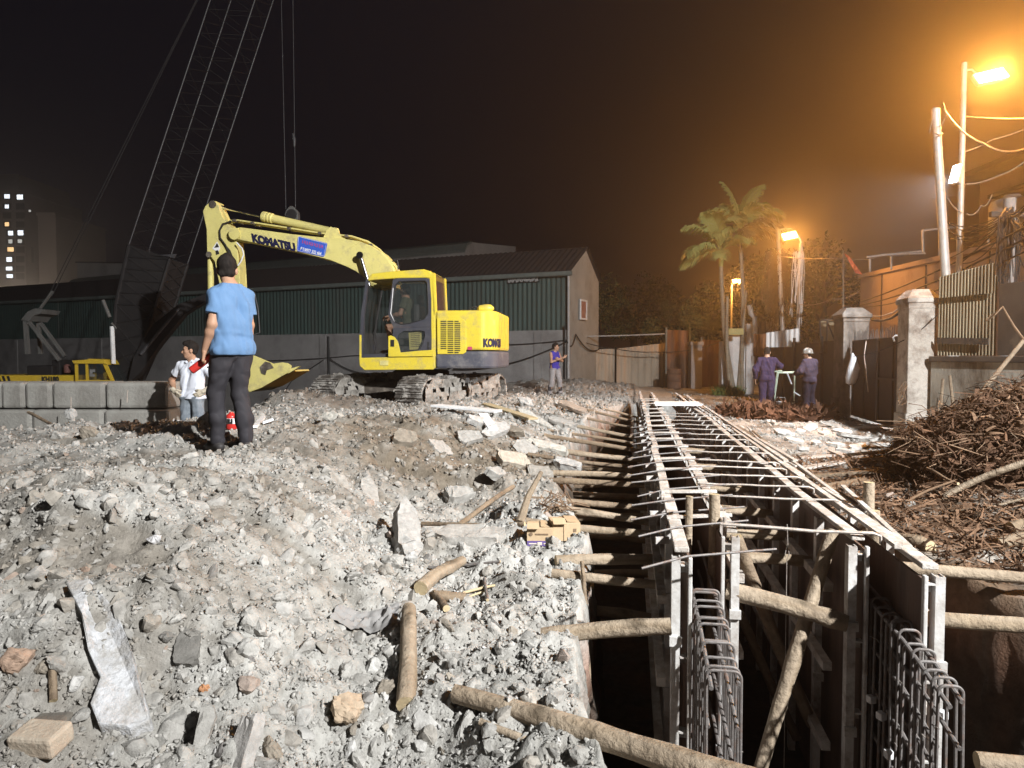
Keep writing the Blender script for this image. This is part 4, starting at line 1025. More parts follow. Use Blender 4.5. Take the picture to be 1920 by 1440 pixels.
# ================================================================== PEOPLE: grown as one smooth skin from a posed skeleton
def surface_nets(Fv, o, h):
    nx, ny, nz = Fv.shape; ins = Fv < 0
    c = np.zeros((nx - 1, ny - 1, nz - 1), int)
    for a in (0, 1):
        for b_ in (0, 1):
            for d in (0, 1): c += ins[a:nx - 1 + a, b_:ny - 1 + b_, d:nz - 1 + d]
    act = (c > 0) & (c < 8); cells = np.argwhere(act); vid = -np.ones(act.shape, int); vid[act] = np.arange(len(cells))
    acc = np.zeros((len(cells), 3)); cnt = np.zeros(len(cells))
    I, J, K = cells.T
    cor = [(a, b_, d) for a in (0, 1) for b_ in (0, 1) for d in (0, 1)]
    for p in cor:
        for ax in range(3):
            if p[ax]: continue
            q = list(p); q[ax] = 1
            f0 = Fv[I + p[0], J + p[1], K + p[2]]; f1 = Fv[I + q[0], J + q[1], K + q[2]]
            m = (f0 < 0) != (f1 < 0)
            t = np.where(m, f0 / np.where(m, f0 - f1, 1), 0)
            pos = np.array(p, float)[None, :].repeat(len(I), 0); pos[:, ax] = t
            acc[m] += pos[m]; cnt[m] += 1
    V = (cells + acc / np.maximum(cnt, 1)[:, None]) * h + np.array(o)
    faces = []
    for ax in range(3):
        s0 = [slice(None)] * 3; s1 = [slice(None)] * 3; s0[ax] = slice(0, -1); s1[ax] = slice(1, None)
        a_, b_ = ins[tuple(s0)], ins[tuple(s1)]
        e = np.argwhere(a_ != b_); u, v = [(1, 2), (2, 0), (0, 1)][ax]
        e = e[(e[:, u] > 0) & (e[:, v] > 0) & (e[:, u] < Fv.shape[u] - 1) & (e[:, v] < Fv.shape[v] - 1)]
        if not len(e): continue
        def g(du, dv):
            k = e.copy(); k[:, u] -= du; k[:, v] -= dv; return vid[k[:, 0], k[:, 1], k[:, 2]]
        quad = np.stack([g(1, 1), g(0, 1), g(0, 0), g(1, 0)], 1)
        flip = ~a_[e[:, 0], e[:, 1], e[:, 2]]
        quad[flip] = quad[flip][:, ::-1]; faces.append(quad)
    return V, np.vstack(faces)
class Fld:
    """a signed distance field on a grid; shapes are blended into it one by one"""
    def __init__(s, lo, hi, h):
        s.o = np.array(lo, float); s.h = h; s.n = np.ceil((np.array(hi) - s.o) / h).astype(int) + 1
        s.F = np.full(s.n, 0.5)
    def _win(s, lo, hi):
        a = np.maximum(0, np.floor((lo - s.o) / s.h).astype(int)); b = np.minimum(s.n, np.ceil((hi - s.o) / s.h).astype(int) + 1)
        if (b <= a).any(): return None
        g = [s.o[i] + s.h * np.arange(a[i], b[i]) for i in range(3)]
        return tuple(slice(a[i], b[i]) for i in range(3)), np.meshgrid(*g, indexing='ij')
    def put(s, d, w, k):
        A = s.F[w]
        if k > 0:
            h_ = np.clip(.5 + .5 * (A - d) / k, 0, 1); s.F[w] = A * (1 - h_) + d * h_ - k * h_ * (1 - h_)
        else: s.F[w] = np.minimum(A, d)
    def cone(s, p0, p1, r0, r1, k=.02, flat=None):
        """a limb from p0 to p1; flat=(axis, factor) squeezes its section along an axis"""
        p0 = np.array(p0, float); p1 = np.array(p1, float); m = max(r0, r1) + k + .03
        w = s._win(np.minimum(p0, p1) - m, np.maximum(p0, p1) + m)
        if w is None: return s
        w, (X, Y, Z) = w; d = p1 - p0; L2 = d @ d + 1e-12
        t = np.clip(((X - p0[0]) * d[0] + (Y - p0[1]) * d[1] + (Z - p0[2]) * d[2]) / L2, 0, 1)
        ex_, ey, ez = X - p0[0] - t * d[0], Y - p0[1] - t * d[1], Z - p0[2] - t * d[2]
        if flat is not None:
            a = np.array(flat[0], float); a /= np.linalg.norm(a); q = ex_ * a[0] + ey * a[1] + ez * a[2]; f = (1 / flat[1] - 1)
            ex_, ey, ez = ex_ + a[0] * q * f, ey + a[1] * q * f, ez + a[2] * q * f
        s.put(np.sqrt(ex_ ** 2 + ey ** 2 + ez ** 2) - (r0 + (r1 - r0) * t), w, k); return s
    def ell(s, c, r, k=.02, M=None):
        c = np.array(c, float); r = np.array(r, float); m = r.max() + k + .03
        w = s._win(c - m, c + m)
        if w is None: return s
        w, (X, Y, Z) = w; q = np.stack([X - c[0], Y - c[1], Z - c[2]], -1)
        if M is not None: q = q @ M
        k0 = np.linalg.norm(q / r, axis=-1); k1 = np.linalg.norm(q / (r * r), axis=-1) + 1e-9
        s.put(k0 * (k0 - 1) / k1, w, k); return s
    def carve(s, fn):
        g = [s.o[i] + s.h * np.arange(s.n[i]) for i in range(3)]; X, Y, Z = np.meshgrid(*g, indexing='ij')
        s.F = np.maximum(s.F, fn(X, Y, Z)); return s
    def folds(s, amp, fn):
        g = [s.o[i] + s.h * np.arange(s.n[i]) for i in range(3)]; X, Y, Z = np.meshgrid(*g, indexing='ij')
        near = np.abs(s.F) < .06; d = np.zeros(s.F.shape); d[near] = amp * fn(X[near], Y[near], Z[near]); s.F = s.F + d; return s
    def mesh(s): return surface_nets(s.F, s.o, s.h)

m_skin = mat('tanned_skin', (.40, .235, .155), (.35, .20, .13), scale=9, rough=.55, bump=.1, bscale=60)
m_hair = mat('black_hair', (.012, .010, .009), (.022, .018, .016), scale=40, rough=.75, spec=.08, bump=.4, bscale=120, stretch=(1, 1, .3))
m_eye = mat('eye', (.03, .02, .015), rough=.2)
def rotz(p, a): c_, s_ = math.cos(a), math.sin(a); return (p[0] * c_ - p[1] * s_, p[0] * s_ + p[1] * c_, p[2])
def unit(v): v = np.array(v, float); return v / (np.linalg.norm(v) + 1e-9)
def hand_parts(wr, d, n, t, curl, k=1.0):
    """palm and five fingers. wr wrist, d toward the fingers, n out of the palm, t thumb side"""
    d, n, t = unit(d), unit(n), unit(t); out = []; wr = np.array(wr, float)
    for q in (-.03, -.012, .010, .028): out.append((wr + t * q * .55 * k + d * .008, wr + d * .085 * k + t * q * k, .015 * k, .0125 * k, .010))
    for i, (q, l) in enumerate(((.030, .072), (.010, .082), (-.011, .076), (-.030, .060))):
        a = wr + d * .088 * k + t * q * k; c1 = curl * (.55 + .06 * i); 
        d1 = d * math.cos(c1) + n * math.sin(c1); b_ = a + d1 * l * .48 * k
        d2 = d * math.cos(c1 + curl * .75) + n * math.sin(c1 + curl * .75); e_ = b_ + d2 * l * .30 * k
        d3 = d * math.cos(c1 + curl * 1.25) + n * math.sin(c1 + curl * 1.25); f_ = e_ + d3 * l * .24 * k
        out += [(a, b_, .0092 * k, .0086 * k, .004), (b_, e_, .0086 * k, .0078 * k, .003), (e_, f_, .0078 * k, .0066 * k, .003)]
    a = wr + d * .025 * k + t * .022 * k; dt = unit(d * .62 + t * .62 + n * .35); b_ = a + dt * .045 * k; dt2 = unit(d * .8 + n * (.3 + curl * .5) + t * .15); e_ = b_ + dt2 * .030 * k; f_ = e_ + unit(d * .75 + n * (.35 + curl * .6)) * .022 * k
    out += [(a, b_, .0135 * k, .011 * k, .008), (b_, e_, .0105 * k, .0095 * k, .003), (e_, f_, .0092 * k, .0078 * k, .003)]
    return out
def person(label, loc, yaw, J, hands, look=0.0, nod=0.0, top=None, legs=None, shoe=None, hair=True, scale=1.0, h=.0105, gloves=None, face=True, hairlen=0.0, group=None, extras=None, tilt=0.0, shirt_style='tee', skin=None):
    """J: joints in metres in the person's own frame (x to the person's right, y forward, z up)"""
    skin = skin or m_skin
    th = thing('person', label, 'person', loc, group); rt = []
    def out(V, Fc, name, m, parent=th, smooth=True):
        V = V * scale; c_, s_ = math.cos(yaw), math.sin(yaw)
        W = np.stack([V[:, 0] * c_ - V[:, 1] * s_, V[:, 0] * s_ + V[:, 1] * c_, V[:, 2]], 1) + np.array(loc)
        b = MB(); b.v = [tuple(q) for q in W]; b.f = [tuple(int(k) for k in f) for f in Fc]; b.m = [0] * len(b.f); b.sm = [smooth] * len(b.f)
        return b.build(name, m, parent, sharp=80)
    g = {k: np.array(v, float) for k, v in J.items()}
    al = np.array(list(g.values())); lo = al.min(0) - .24; hi = al.max(0) + .26; lo[2] = -.03
    hd = g['head']; nk = g['neck']
    # head frame
    cl, sl_ = math.cos(look), math.sin(look); cn, sn = math.cos(nod), math.sin(nod); ct, st = math.cos(tilt), math.sin(tilt)
    fw = np.array([-sl_ * cn, cl * cn, -sn]); rg = np.array([cl, sl_, 0]); up = np.cross(rg, fw)
    rg, up = rg * ct + up * st, up * ct - rg * st
    HM = np.stack([rg, fw, up], 1)
    def hp(x, y, z): return hd + rg * x + fw * y + up * z
    hipc = (g['hipL'] + g['hipR']) / 2; shc = (g['shL'] + g['shR']) / 2; ax = unit(g['shR'] - g['shL']); fwd = unit(np.cross(np.array([0, 0, 1.]), ax)); 
    def torso(f, inf, k=.05, low=True):
        mid = (hipc * .52 + shc * .48)
        for sgn in (-1, 1):
            f.cone(hipc + ax * sgn * .075 + fwd * -.015, mid + ax * sgn * .068, .098 + inf, .088 + inf, k)
            f.cone(mid + ax * sgn * .065, shc + ax * sgn * .085 + np.array([0, 0, -.10]) + fwd * .008, .090 + inf, .098 + inf, k)
        f.cone(g['shL'], g['shR'], .050 + inf, .050 + inf, .05)
        for sgn, S in ((-1, 'L'), (1, 'R')): f.cone(nk + ax * sgn * .045 + np.array([0, 0, -.015]), g['sh' + S] + np.array([0, 0, -.012]), .042 + inf, .050 + inf, .03)
        f.cone(shc + np.array([0, 0, -.03]), nk + np.array([0, 0, -.01]), .075 + inf, .055 + inf * .7, .04)
        return f
    def leg(f, S, inf, k=.03, knee=1.0):
        f.cone(g['hip' + S] + np.array([0, 0, .0]), g['kn' + S], .086 + inf, .056 + inf * 1.05, k)
        f.cone(g['kn' + S], g['an' + S] * .55 + g['kn' + S] * .45 - fwd * .012, .053 + inf * 1.05, .054 + inf * 1.1, k)
        f.cone(g['an' + S] * .5 + g['kn' + S] * .5 - fwd * .010, g['an' + S], .053 + inf * 1.1, .038 + inf * 1.25, k)
    def arm(f, S, inf, k=.025, part=2):
        f.cone(g['sh' + S], g['el' + S], .050 + inf, .040 + inf, k)
        if part == 2: f.cone(g['el' + S], g['el' + S] * .7 + g['wr' + S] * .3, .041 + inf, .039 + inf, k).cone(g['el' + S] * .7 + g['wr' + S] * .3, g['wr' + S], .039 + inf, .026 + inf, k)
    # ---------- the body, one continuous skin
    f = Fld(lo, hi, h)
    torso(f, -.006)
    for S in 'LR': leg(f, S, -.004); arm(f, S, 0)
    f.cone(nk + np.array([0, 0, -.05]), hd + up * -.06 - fw * .012, .056, .052, .03)
    f.ell(hp(0, -.012, .035), (.074, .094, .092), .02, HM)
    f.ell(hp(0, .022, -.035), (.060, .070, .080), .03, HM)
    f.ell(hp(0, .052, -.088), (.032, .030, .026), .03, HM)
    if face:
        f.cone(hp(0, .086, .012), hp(0, .105, -.028), .010, .0155, .012)
        f.cone(hp(-.035, .076, .030), hp(.035, .076, .030), .013, .013, .012)
        f.cone(hp(-.018, .080, -.058), hp(.018, .080, -.058), .009, .009, .008)
        f.ell(hp(.042, .062, -.015), (.022, .02, .02), .02, HM); f.ell(hp(-.042, .062, -.015), (.022, .02, .02), .02, HM)
    for sx in (-1, 1): f.ell(hp(sx * .078, -.008, -.008), (.011, .022, .034), .008, HM)
    for S in 'LR':
        toe = g.get('toe' + S, g['an' + S] + fwd * .15 + np.array([0, 0, -.05]))
        if shoe is None: f.cone(g['an' + S], g['an' + S] - fwd * .02 + np.array([0, 0, -.045]), .036, .034, .02).cone(g['an' + S] + np.array([0, 0, -.045]), toe, .034, .026, .02).cone(toe, toe + fwd * .035, .026, .018, .015)
    V, Fc = f.mesh(); VV = [V]; FF = [Fc]; n = len(V)
    for S in 'LR':
        if gloves is None and hands.get(S):
            hn = hands[S]; wr = g['wr' + S]
            fh = Fld(wr - .21, wr + .21, .0042)
            fh.cone(wr - unit(hn[0]) * .03, wr + unit(hn[0]) * .012, .026, .024, .01)
            for a, b_, r0, r1, k in hand_parts(wr, hn[0], hn[1], hn[2], hn[3]): fh.cone(a, b_, r0, r1, k)
            v2, f2 = fh.mesh(); VV.append(v2); FF.append(f2 + n); n += len(v2)
    body = out(np.vstack(VV), np.vstack(FF), 'body', skin)
    if face:
        for sx in (-1, 1):
            b = MB(); c = hp(sx * .031, .083, .014); c = Vector(rotz(tuple(c * scale), yaw)) + Vector(loc); b.lathe(c - Vector((0, 0, .007)), [(.003, 0), (.011, .004), (.011, .010), (.003, .014)], 8); b.build('eye', m_eye, body)
    # ---------- hair
    if hair:
        f = Fld(hd - .2, hd + .2, .007)
        f.ell(hp(0, -.018, .044), (.083, .100, .095), .01, HM)
        f.cone(hp(-.040, -.058, -.03 - hairlen), hp(.040, -.058, -.03 - hairlen), .030, .030, .03); f.cone(hp(0, .055, .10), hp(0, .0, .125), .04, .03, .03)
        def cut(X, Y, Z):
            q = np.stack([X - hd[0], Y - hd[1], Z - hd[2]], -1) @ HM
            return np.maximum(np.maximum(q[..., 1] - .030 - np.clip(q[..., 2] - .045, 0, .05) * 1.6, -(q[..., 2] + .075 + hairlen) ), (q[..., 1] + .02 - (q[..., 2] + .03) * 1.1) - .055)
        f.carve(cut); f.folds(.004, lambda X, Y, Z: perlin(X * 60 + Z * 30, Y * 60))
        V, Fc = f.mesh(); out(V, Fc, 'hair', m_hair)
    # ---------- top
    if top:
        m_top, hem, sl_len, inf = top
        f = Fld(lo, hi, h); torso(f, inf)
        f.cone(hipc + ax * -.07 + np.array([0, 0, -.02]), hipc + ax * .07 + np.array([0, 0, -.02]), .108 + inf, .108 + inf, .05)
        if sl_len > 0:
            for S in 'LR':
                e_ = g['sh' + S] + (g['el' + S] - g['sh' + S]) * min(sl_len, 1)
                f.cone(g['sh' + S], e_, .053 + inf, .053 + inf * 1.7, .03)
                if sl_len > 1: f.cone(g['el' + S], g['el' + S] + (g['wr' + S] - g['el' + S]) * (sl_len - 1), .056 + inf, .042 + inf * 1.2, .03)
        def cutp(X, Y, Z):
            r_ = hem - Z
            r_ = np.maximum(r_, -np.sqrt((X - nk[0]) ** 2 + (Y - nk[1] - .012) ** 2 + ((Z - nk[2] - .035) * .9) ** 2) + .068)
            r_ = np.maximum(r_, Z - (nk[2] + .012 + (0.02 if shirt_style == 'polo' else 0)))
            if sl_len > 0:
                for S in 'LR':
                    if sl_len <= 1: d = unit(g['el' + S] - g['sh' + S]); e_ = g['sh' + S] + (g['el' + S] - g['sh' + S]) * sl_len
                    else: d = unit(g['wr' + S] - g['el' + S]); e_ = g['el' + S] + (g['wr' + S] - g['el' + S]) * (sl_len - 1)
                    near = np.sqrt((X - e_[0]) ** 2 + (Y - e_[1]) ** 2 + (Z - e_[2]) ** 2) < .13
                    lat = (X - e_[0]) * d[0] + (Y - e_[1]) * d[1] + (Z - e_[2]) * d[2]
                    side = ((X - hipc[0]) * ax[0] + (Y - hipc[1]) * ax[1]) * (1 if S == 'R' else -1) > .165
                    r_ = np.where(near & side, np.maximum(r_, lat), r_)
            else:
                for S in 'LR':
                    a_ = ax * (1 if S == 'R' else -1); r_ = np.maximum(r_, ((X - g['sh' + S][0]) * a_[0] + (Y - g['sh' + S][1]) * a_[1]) + .012)
            return r_
        f.folds(.013, lambda X, Y, Z: fbm(X * 9 + 2 * Y + Z * 2.0, Z * 2.2 + Y * 7, 3))
        f.folds(.011, lambda X, Y, Z: 1 - 2 * np.abs(perlin(X * 11 + Z * 3.5, Y * 11 - Z * 2.0)))
        f.folds(.004, lambda X, Y, Z: np.sin((Z * 34 + 6 * X + 4 * perlin(X * 8, Z * 8))) * np.clip(1 - np.abs(Z - hem - .16) / .22, 0, 1))
        f.carve(cutp)
        V, Fc = f.mesh(); sh = out(V, Fc, 'shirt', m_top)
        if shirt_style == 'polo':
            b = Fld(nk - .16, nk + .16, .007); b.cone(nk + np.array([-.05, -.045, .0]), nk + np.array([.05, -.045, .0]), .022, .022, .01)
            for sx in (-1, 1): b.cone(nk + ax * .055 * sx - fwd * .04, nk + ax * .05 * sx + fwd * .065 + np.array([0, 0, -.035]), .021, .017, .01)
            V, Fc = b.mesh(); out(V, Fc, 'collar', m_top, sh)
    # ---------- trousers
    if legs:
        m_leg, waist, inf, cuff = legs
        f = Fld(lo, hi, h)
        for S in 'LR': leg(f, S, inf, .028)
        f.cone(hipc + ax * -.072 + np.array([0, 0, .03]), hipc + ax * .072 + np.array([0, 0, .03]), .100 + inf, .100 + inf, .04)
        f.cone(hipc + np.array([0, 0, .03]) - fwd * .02, np.array([hipc[0], hipc[1], waist]), .10 + inf, .085, .04)
        f.cone(np.array([hipc[0], hipc[1], waist]) - ax * .065, np.array([hipc[0], hipc[1], waist]) + ax * .065, .085, .085, .03)
        f.folds(.010, lambda X, Y, Z: fbm(X * 9 + Y * 7, Z * 3.2 + X * 5, 3))
        f.folds(.008, lambda X, Y, Z: 1 - 2 * np.abs(perlin(X * 10 + Z * 5 + Y * 4, Z * 7 - X * 6)))
        f.folds(.003, lambda X, Y, Z: np.sin(Z * 55 + X * 20 + 5 * perlin(X * 9, Z * 6)) * np.clip(1 - Z / .42, 0, 1))
        def cutw(X, Y, Z):
            r_ = Z - waist
            for S in 'LR':
                d = unit(g['an' + S] - g['kn' + S]); e_ = g['an' + S] + d * cuff
                near = np.sqrt((X - e_[0]) ** 2 + (Y - e_[1]) ** 2 + (Z - e_[2]) ** 2) < .14
                r_ = np.where(near, np.maximum(r_, (X - e_[0]) * d[0] + (Y - e_[1]) * d[1] + (Z - e_[2]) * d[2]), r_)
            return r_
        f.carve(cutw)
        V, Fc = f.mesh(); out(V, Fc, 'trousers', m_leg)
    # ---------- shoes or boots
    if shoe:
        m_sh, high = shoe
        for S in 'LR':
            an = g['an' + S]; toe = g.get('toe' + S, an + fwd * .15 + np.array([0, 0, -.05])); dv = unit((toe - an) * np.array([1, 1, 0]))
            f = Fld(an - .26, an + .26 + np.array([0, 0, high]), .008)
            f.cone(an + np.array([0, 0, high]), an + np.array([0, 0, -.03]), .066 if high > .1 else .044, .050 if high > .1 else .044, .02)
            f.cone(an - dv * .035 + np.array([0, 0, -.055]), an + dv * .10 + np.array([0, 0, -.058]), .040, .042, .02)
            f.cone(an + dv * .10 + np.array([0, 0, -.058]), an + dv * .165 + np.array([0, 0, -.068]), .042, .030, .02)
            zz = an[2]
            f.carve(lambda X, Y, Z: np.maximum(zz - .092 - Z, Z - zz - high))
            V, Fc = f.mesh(); out(V, Fc, 'boot' if high > .1 else 'shoe', m_sh)
    if gloves:
        for S in 'LR':
            hn = hands[S]; wr = g['wr' + S]; d = unit(hn[0])
            fh = Fld(wr - .24, wr + .24, .005)
            fh.cone(wr - d * .07, wr + d * .01, .040, .034, .012)
            for a, b_, r0, r1, k in hand_parts(wr, hn[0], hn[1], hn[2], hn[3], 1.06): fh.cone(a, b_, r0 + .0025, r1 + .0025, k)
            fh.folds(.002, lambda X, Y, Z: np.sin(Z * 200 + X * 90)); fh.carve(lambda X, Y, Z: -((X - wr[0]) * d[0] + (Y - wr[1]) * d[1] + (Z - wr[2]) * d[2]) - .068)
            V, Fc = fh.mesh(); out(V, Fc, 'glove', gloves)
    def L2W(p): return Vector(rotz(tuple(np.array(p) * scale), yaw)) + Vector(loc)
    return th, L2W, g
def stand(**kw):
    J = dict(head=(0, .035, 1.575), neck=(0, -.005, 1.445), shL=(-.168, -.01, 1.365), shR=(.168, -.01, 1.365), elL=(-.235, -.035, 1.10), elR=(.235, -.035, 1.10), wrL=(-.245, .03, .86), wrR=(.245, .03, .86),
             hipL=(-.085, 0, .90), hipR=(.085, 0, .90), knL=(-.10, .02, .49), knR=(.10, .02, .49), anL=(-.105, -.02, .09), anR=(.105, -.02, .09))
    J.update(kw); return J
HDOWN = lambda S, curl=.5: (np.array([0, .12, -1.]), np.array([1. if S == 'L' else -1., .0, 0]), np.array([0, 1., .1]), curl)

m_tee = mat('blue_cotton', (.115, .21, .365), (.10, .19, .34), scale=6, rough=.9, bump=.12, bscale=160)
m_blacktr = mat('black_trousers', (.022, .021, .026), (.032, .030, .035), scale=6, rough=.8, bump=.2, bscale=120)
m_bshoe = mat('dark_shoe', (.03, .028, .028), (.05, .045, .045), rough=.6)
m_wtee = mat('white_polo', (.68, .71, .78), (.62, .65, .73), scale=6, rough=.9, bump=.12, bscale=160)
m_jean = mat('faded_jeans', (.13, .155, .19), (.22, .25, .28), scale=7, rough=.9, bump=.2, bscale=140)
m_glove = mat('knitted_glove', (.58, .52, .41), (.48, .42, .33), scale=16, rough=.95, bump=.5, bscale=200)
m_tank = mat('royal_blue_vest', (.045, .035, .30), (.04, .03, .25), scale=6, rough=.85, bump=.12, bscale=150)
m_greytr = mat('dusty_grey_trousers', (.34, .31, .31), (.26, .24, .235), scale=6, rough=.92, bump=.2, bscale=120)
m_boot = mat('rubber_boot', (.035, .03, .034), (.05, .045, .045), rough=.5)
m_cov = mat('purple_navy_coverall', (.036, .022, .055), (.029, .018, .046), scale=5, rough=.9, bump=.2, bscale=100)
m_cov2 = mat('mauve_work_shirt', (.052, .037, .058), (.042, .03, .048), scale=5, rough=.9, bump=.2, bscale=100)
m_cov3 = mat('navy_work_trousers', (.027, .021, .038), (.021, .017, .031), scale=5, rough=.9, bump=.2, bscale=100)
m_tanb = mat('tan_boot', (.20, .10, .05), (.15, .08, .04), rough=.7)
m_red = mat('red_enamel', (.52, .035, .03), (.44, .03, .025), scale=6, rough=.35, coat=.3)
m_helm = mat('helmet_shell', (.16, .14, .12), (.5, .48, .45), scale=7, rough=.5, lo=.5, hi=.55)

# --- man in the blue t-shirt with a red flask
l0 = P(437, 819, 6.5); l0.z = Hz(l0.x, l0.y) - .005
sc1 = (CAM_Z + (669 - 479) / F * 6.5 - l0.z) / 1.705
J = stand(head=(.0, .055, 1.575), neck=(0, .0, 1.445), shL=(-.135, -.01, 1.355), shR=(.135, -.01, 1.355), elL=(-.185, -.02, 1.10), wrL=(-.20, .085, .875), elR=(.165, -.01, 1.10), wrR=(.165, .05, .865), hipL=(-.075, 0, .9), hipR=(.075, 0, .9), anL=(-.075, .12, .09), knL=(-.085, .12, .50), anR=(.085, -.06, .09), knR=(.085, .02, .49))
th, LW, g = person('man in a light blue t-shirt seen from behind, standing on the heap', tuple(l0), R(52), J,
    {'L': ((-.05, .25, -1), (.75, .55, .15), (.45, .85, .15), 1.15), 'R': HDOWN('R')}, look=R(-34), nod=.10, top=(m_tee, .835, .66, .016), legs=(m_blacktr, .875, .020, .035), shoe=(m_bshoe, .03), scale=sc1, h=.0095, hairlen=.01)
c = LW((-.205 + .035, .085 + .075, .875 - .095)); 
ax1 = (P(431, 669, 6.4) - P(391, 697, 6.35)); ax1 = Vector((ax1.x, .02, ax1.z)).normalized()
fl = thing('flask', 'red flask held in the hand of the man in the blue t-shirt', 'flask', c - Vector((0, 0, .1)))
b = MB(); b.lathe(c - ax1 * .135, [(.030, 0), (.036, .004), (.037, .02), (.037, .20), (.034, .215)], 20, ax1); b.build('bottle_body', m_red, fl)
b = MB(); b.lathe(c + ax1 * .080, [(.035, 0), (.037, .005), (.037, .045), (.032, .055), (.026, .058)], 20, ax1); b.build('cap', m_red, fl)
b = MB(); b.lathe(c - ax1 * .141, [(.020, 0), (.034, .001), (.034, .008)], 20, ax1); b.build('base_ring', m_black, fl)
b = MB(); q0 = c + ax1 * .10 + Vector((.02, -.02, -.03)); b.tube([q0, q0 + Vector((.01, -.005, -.05)), q0 + Vector((-.02, -.01, -.075)), q0 + Vector((-.06, -.005, -.085))], .007, 7); b.build('strap', m_black, fl)
# red bottle on the ground beyond his foot
l1 = P(434, 797, 7.1); l1.z = Hz(l1.x, l1.y) - .01
hb = 7.1 / F
cn = thing('canister', 'red canister with a white band standing behind the man in blue', 'canister', l1)
b = MB(); b.lathe(l1, [(.050, 0), (.054, .01), (.054, .125), (.050, .14), (.035, .155), (.02, .165), (.018, .175)], 20); b.build('canister_body', m_red, cn)
b = MB(); b.lathe(l1 + Vector((0, 0, .055)), [(.0545, 0), (.057, .002), (.057, .055), (.0545, .057)], 20); b.build('white_band', m_whl, cn)
text_mesh('ILI', .055, l1 + Vector((.008, -.0595, .083)), (1, 0, 0), (0, 0, 1), .004, 0, 'CENTER', .006).build('lettering', m_black, cn)

# --- man in white, gloved hands on his hips
l0 = P(363, 858, 10.0); l0.z = Hz(l0.x, l0.y)
foot = CAM_Z - (785 - 669) / F * 10.0
top_z = CAM_Z + (669 - 641) / F * 10.0
l0.z = top_z - 1.70
J = stand(elL=(-.395, -.06, 1.14), wrL=(-.235, .06, .995), elR=(.395, -.07, 1.14), wrR=(.245, .06, .985))
person('man in a white polo shirt with gloved hands on his hips', tuple(l0), R(168), J,
    {'L': ((.72, .35, -.45), (.35, -.8, .1), (.3, .45, .8), .5), 'R': ((-.72, .35, -.45), (-.35, -.8, .1), (-.3, .45, .8), .5)}, look=R(-50), nod=.02, top=(m_wtee, .88, .60, .014), legs=(m_jean, .915, .016, .03), shoe=(m_bshoe, .03), gloves=m_glove, shirt_style='polo', h=.0105)

# --- man in the royal blue vest, arms crossed
l0 = P(1040, 741, 22.6); l0.z = Hz(l0.x, l0.y) - .01
sc3 = (CAM_Z + (669 - 644) / F * 22.6 - l0.z) / 1.70
J = stand(elL=(-.25, .08, 1.13), elR=(.25, .10, 1.10), wrL=(.04, .25, 1.18), wrR=(-.10, .30, 1.24), anL=(-.20, .06, .09), knL=(-.15, .07, .49), anR=(.20, -.02, .09), knR=(.15, .03, .49))
person('man in a royal blue sleeveless vest with crossed arms on the far heap', tuple(l0), R(-140), J,
    {'L': ((.9, .1, .2), (0, -1, 0), (0, .1, 1), .6), 'R': ((-.75, .3, .35), (0, -1, 0), (0, .1, 1), .45)}, look=R(35), nod=-.05, top=(m_tank, .86, 0, .014), legs=(m_greytr, .895, .030, -.20), shoe=(m_boot, .26), scale=sc3, h=.012)

# --- two workers by the dark gate
l0 = P(1437, 777, 17.5); l0.z = Hz(l0.x, l0.y) - .01
sc4 = (CAM_Z + (669 - 650) / F * 17.5 - l0.z) / 1.70
J = stand(head=(0, .10, 1.55), neck=(0, .05, 1.43), shL=(-.168, .03, 1.355), shR=(.168, .03, 1.355), elL=(-.27, -.0, 1.10), wrL=(-.27, .10, .87), elR=(.31, .20, 1.21), wrR=(.27, .43, 1.16))
person('worker in purple overalls and tan boots reaching toward the gate', tuple(l0), R(-18), J,
    {'L': HDOWN('L'), 'R': ((-.2, 1, -.1), (-1, -.2, 0), (0, .1, 1), .8)}, look=R(0), nod=.3, top=(m_cov, .84, 1.85, .022), legs=(m_cov, .88, .034, -.10), shoe=(m_tanb, .20), scale=sc4, h=.012)
l0 = P(1516, 779, 16.8); l0.z = Hz(l0.x, l0.y) - .01
sc5 = (CAM_Z + (669 - 654) / F * 16.8 - l0.z) / 1.70
J = stand(head=(0, .06, 1.565), elR=(.25, .06, 1.10), wrR=(.22, .26, 1.02), elL=(-.26, .08, 1.12), wrL=(-.16, .30, 1.05))
th, LW, g = person('worker with a patched helmet, mauve work shirt and dark trousers by the gate', tuple(l0), R(28), J,
    {'L': ((.3, 1, -.2), (.4, -.2, -.8), (.8, .1, .1), .7), 'R': ((-.3, 1, -.2), (-.4, -.2, -.8), (-.8, .1, .1), .7)}, look=R(20), nod=.12, top=(m_cov2, .84, 1.9, .026), legs=(m_cov3, .88, .036, .02), shoe=(m_boot, .05), scale=sc5, h=.012, hairlen=.02)
hc = LW((0, .055, 1.60)); b = MB()
b.lathe(hc - Vector((0, 0, .02)), [(.145, 0), (.15, .008), (.118, .014), (.118, .03), (.112, .07), (.09, .11), (.05, .135), (.012, .142)], 22)
b.beam(hc + Vector((0, -.10, .09)), hc + Vector((0, .09, .115)), .035, .012)
b.build('helmet', m_helm, th, sharp=50)

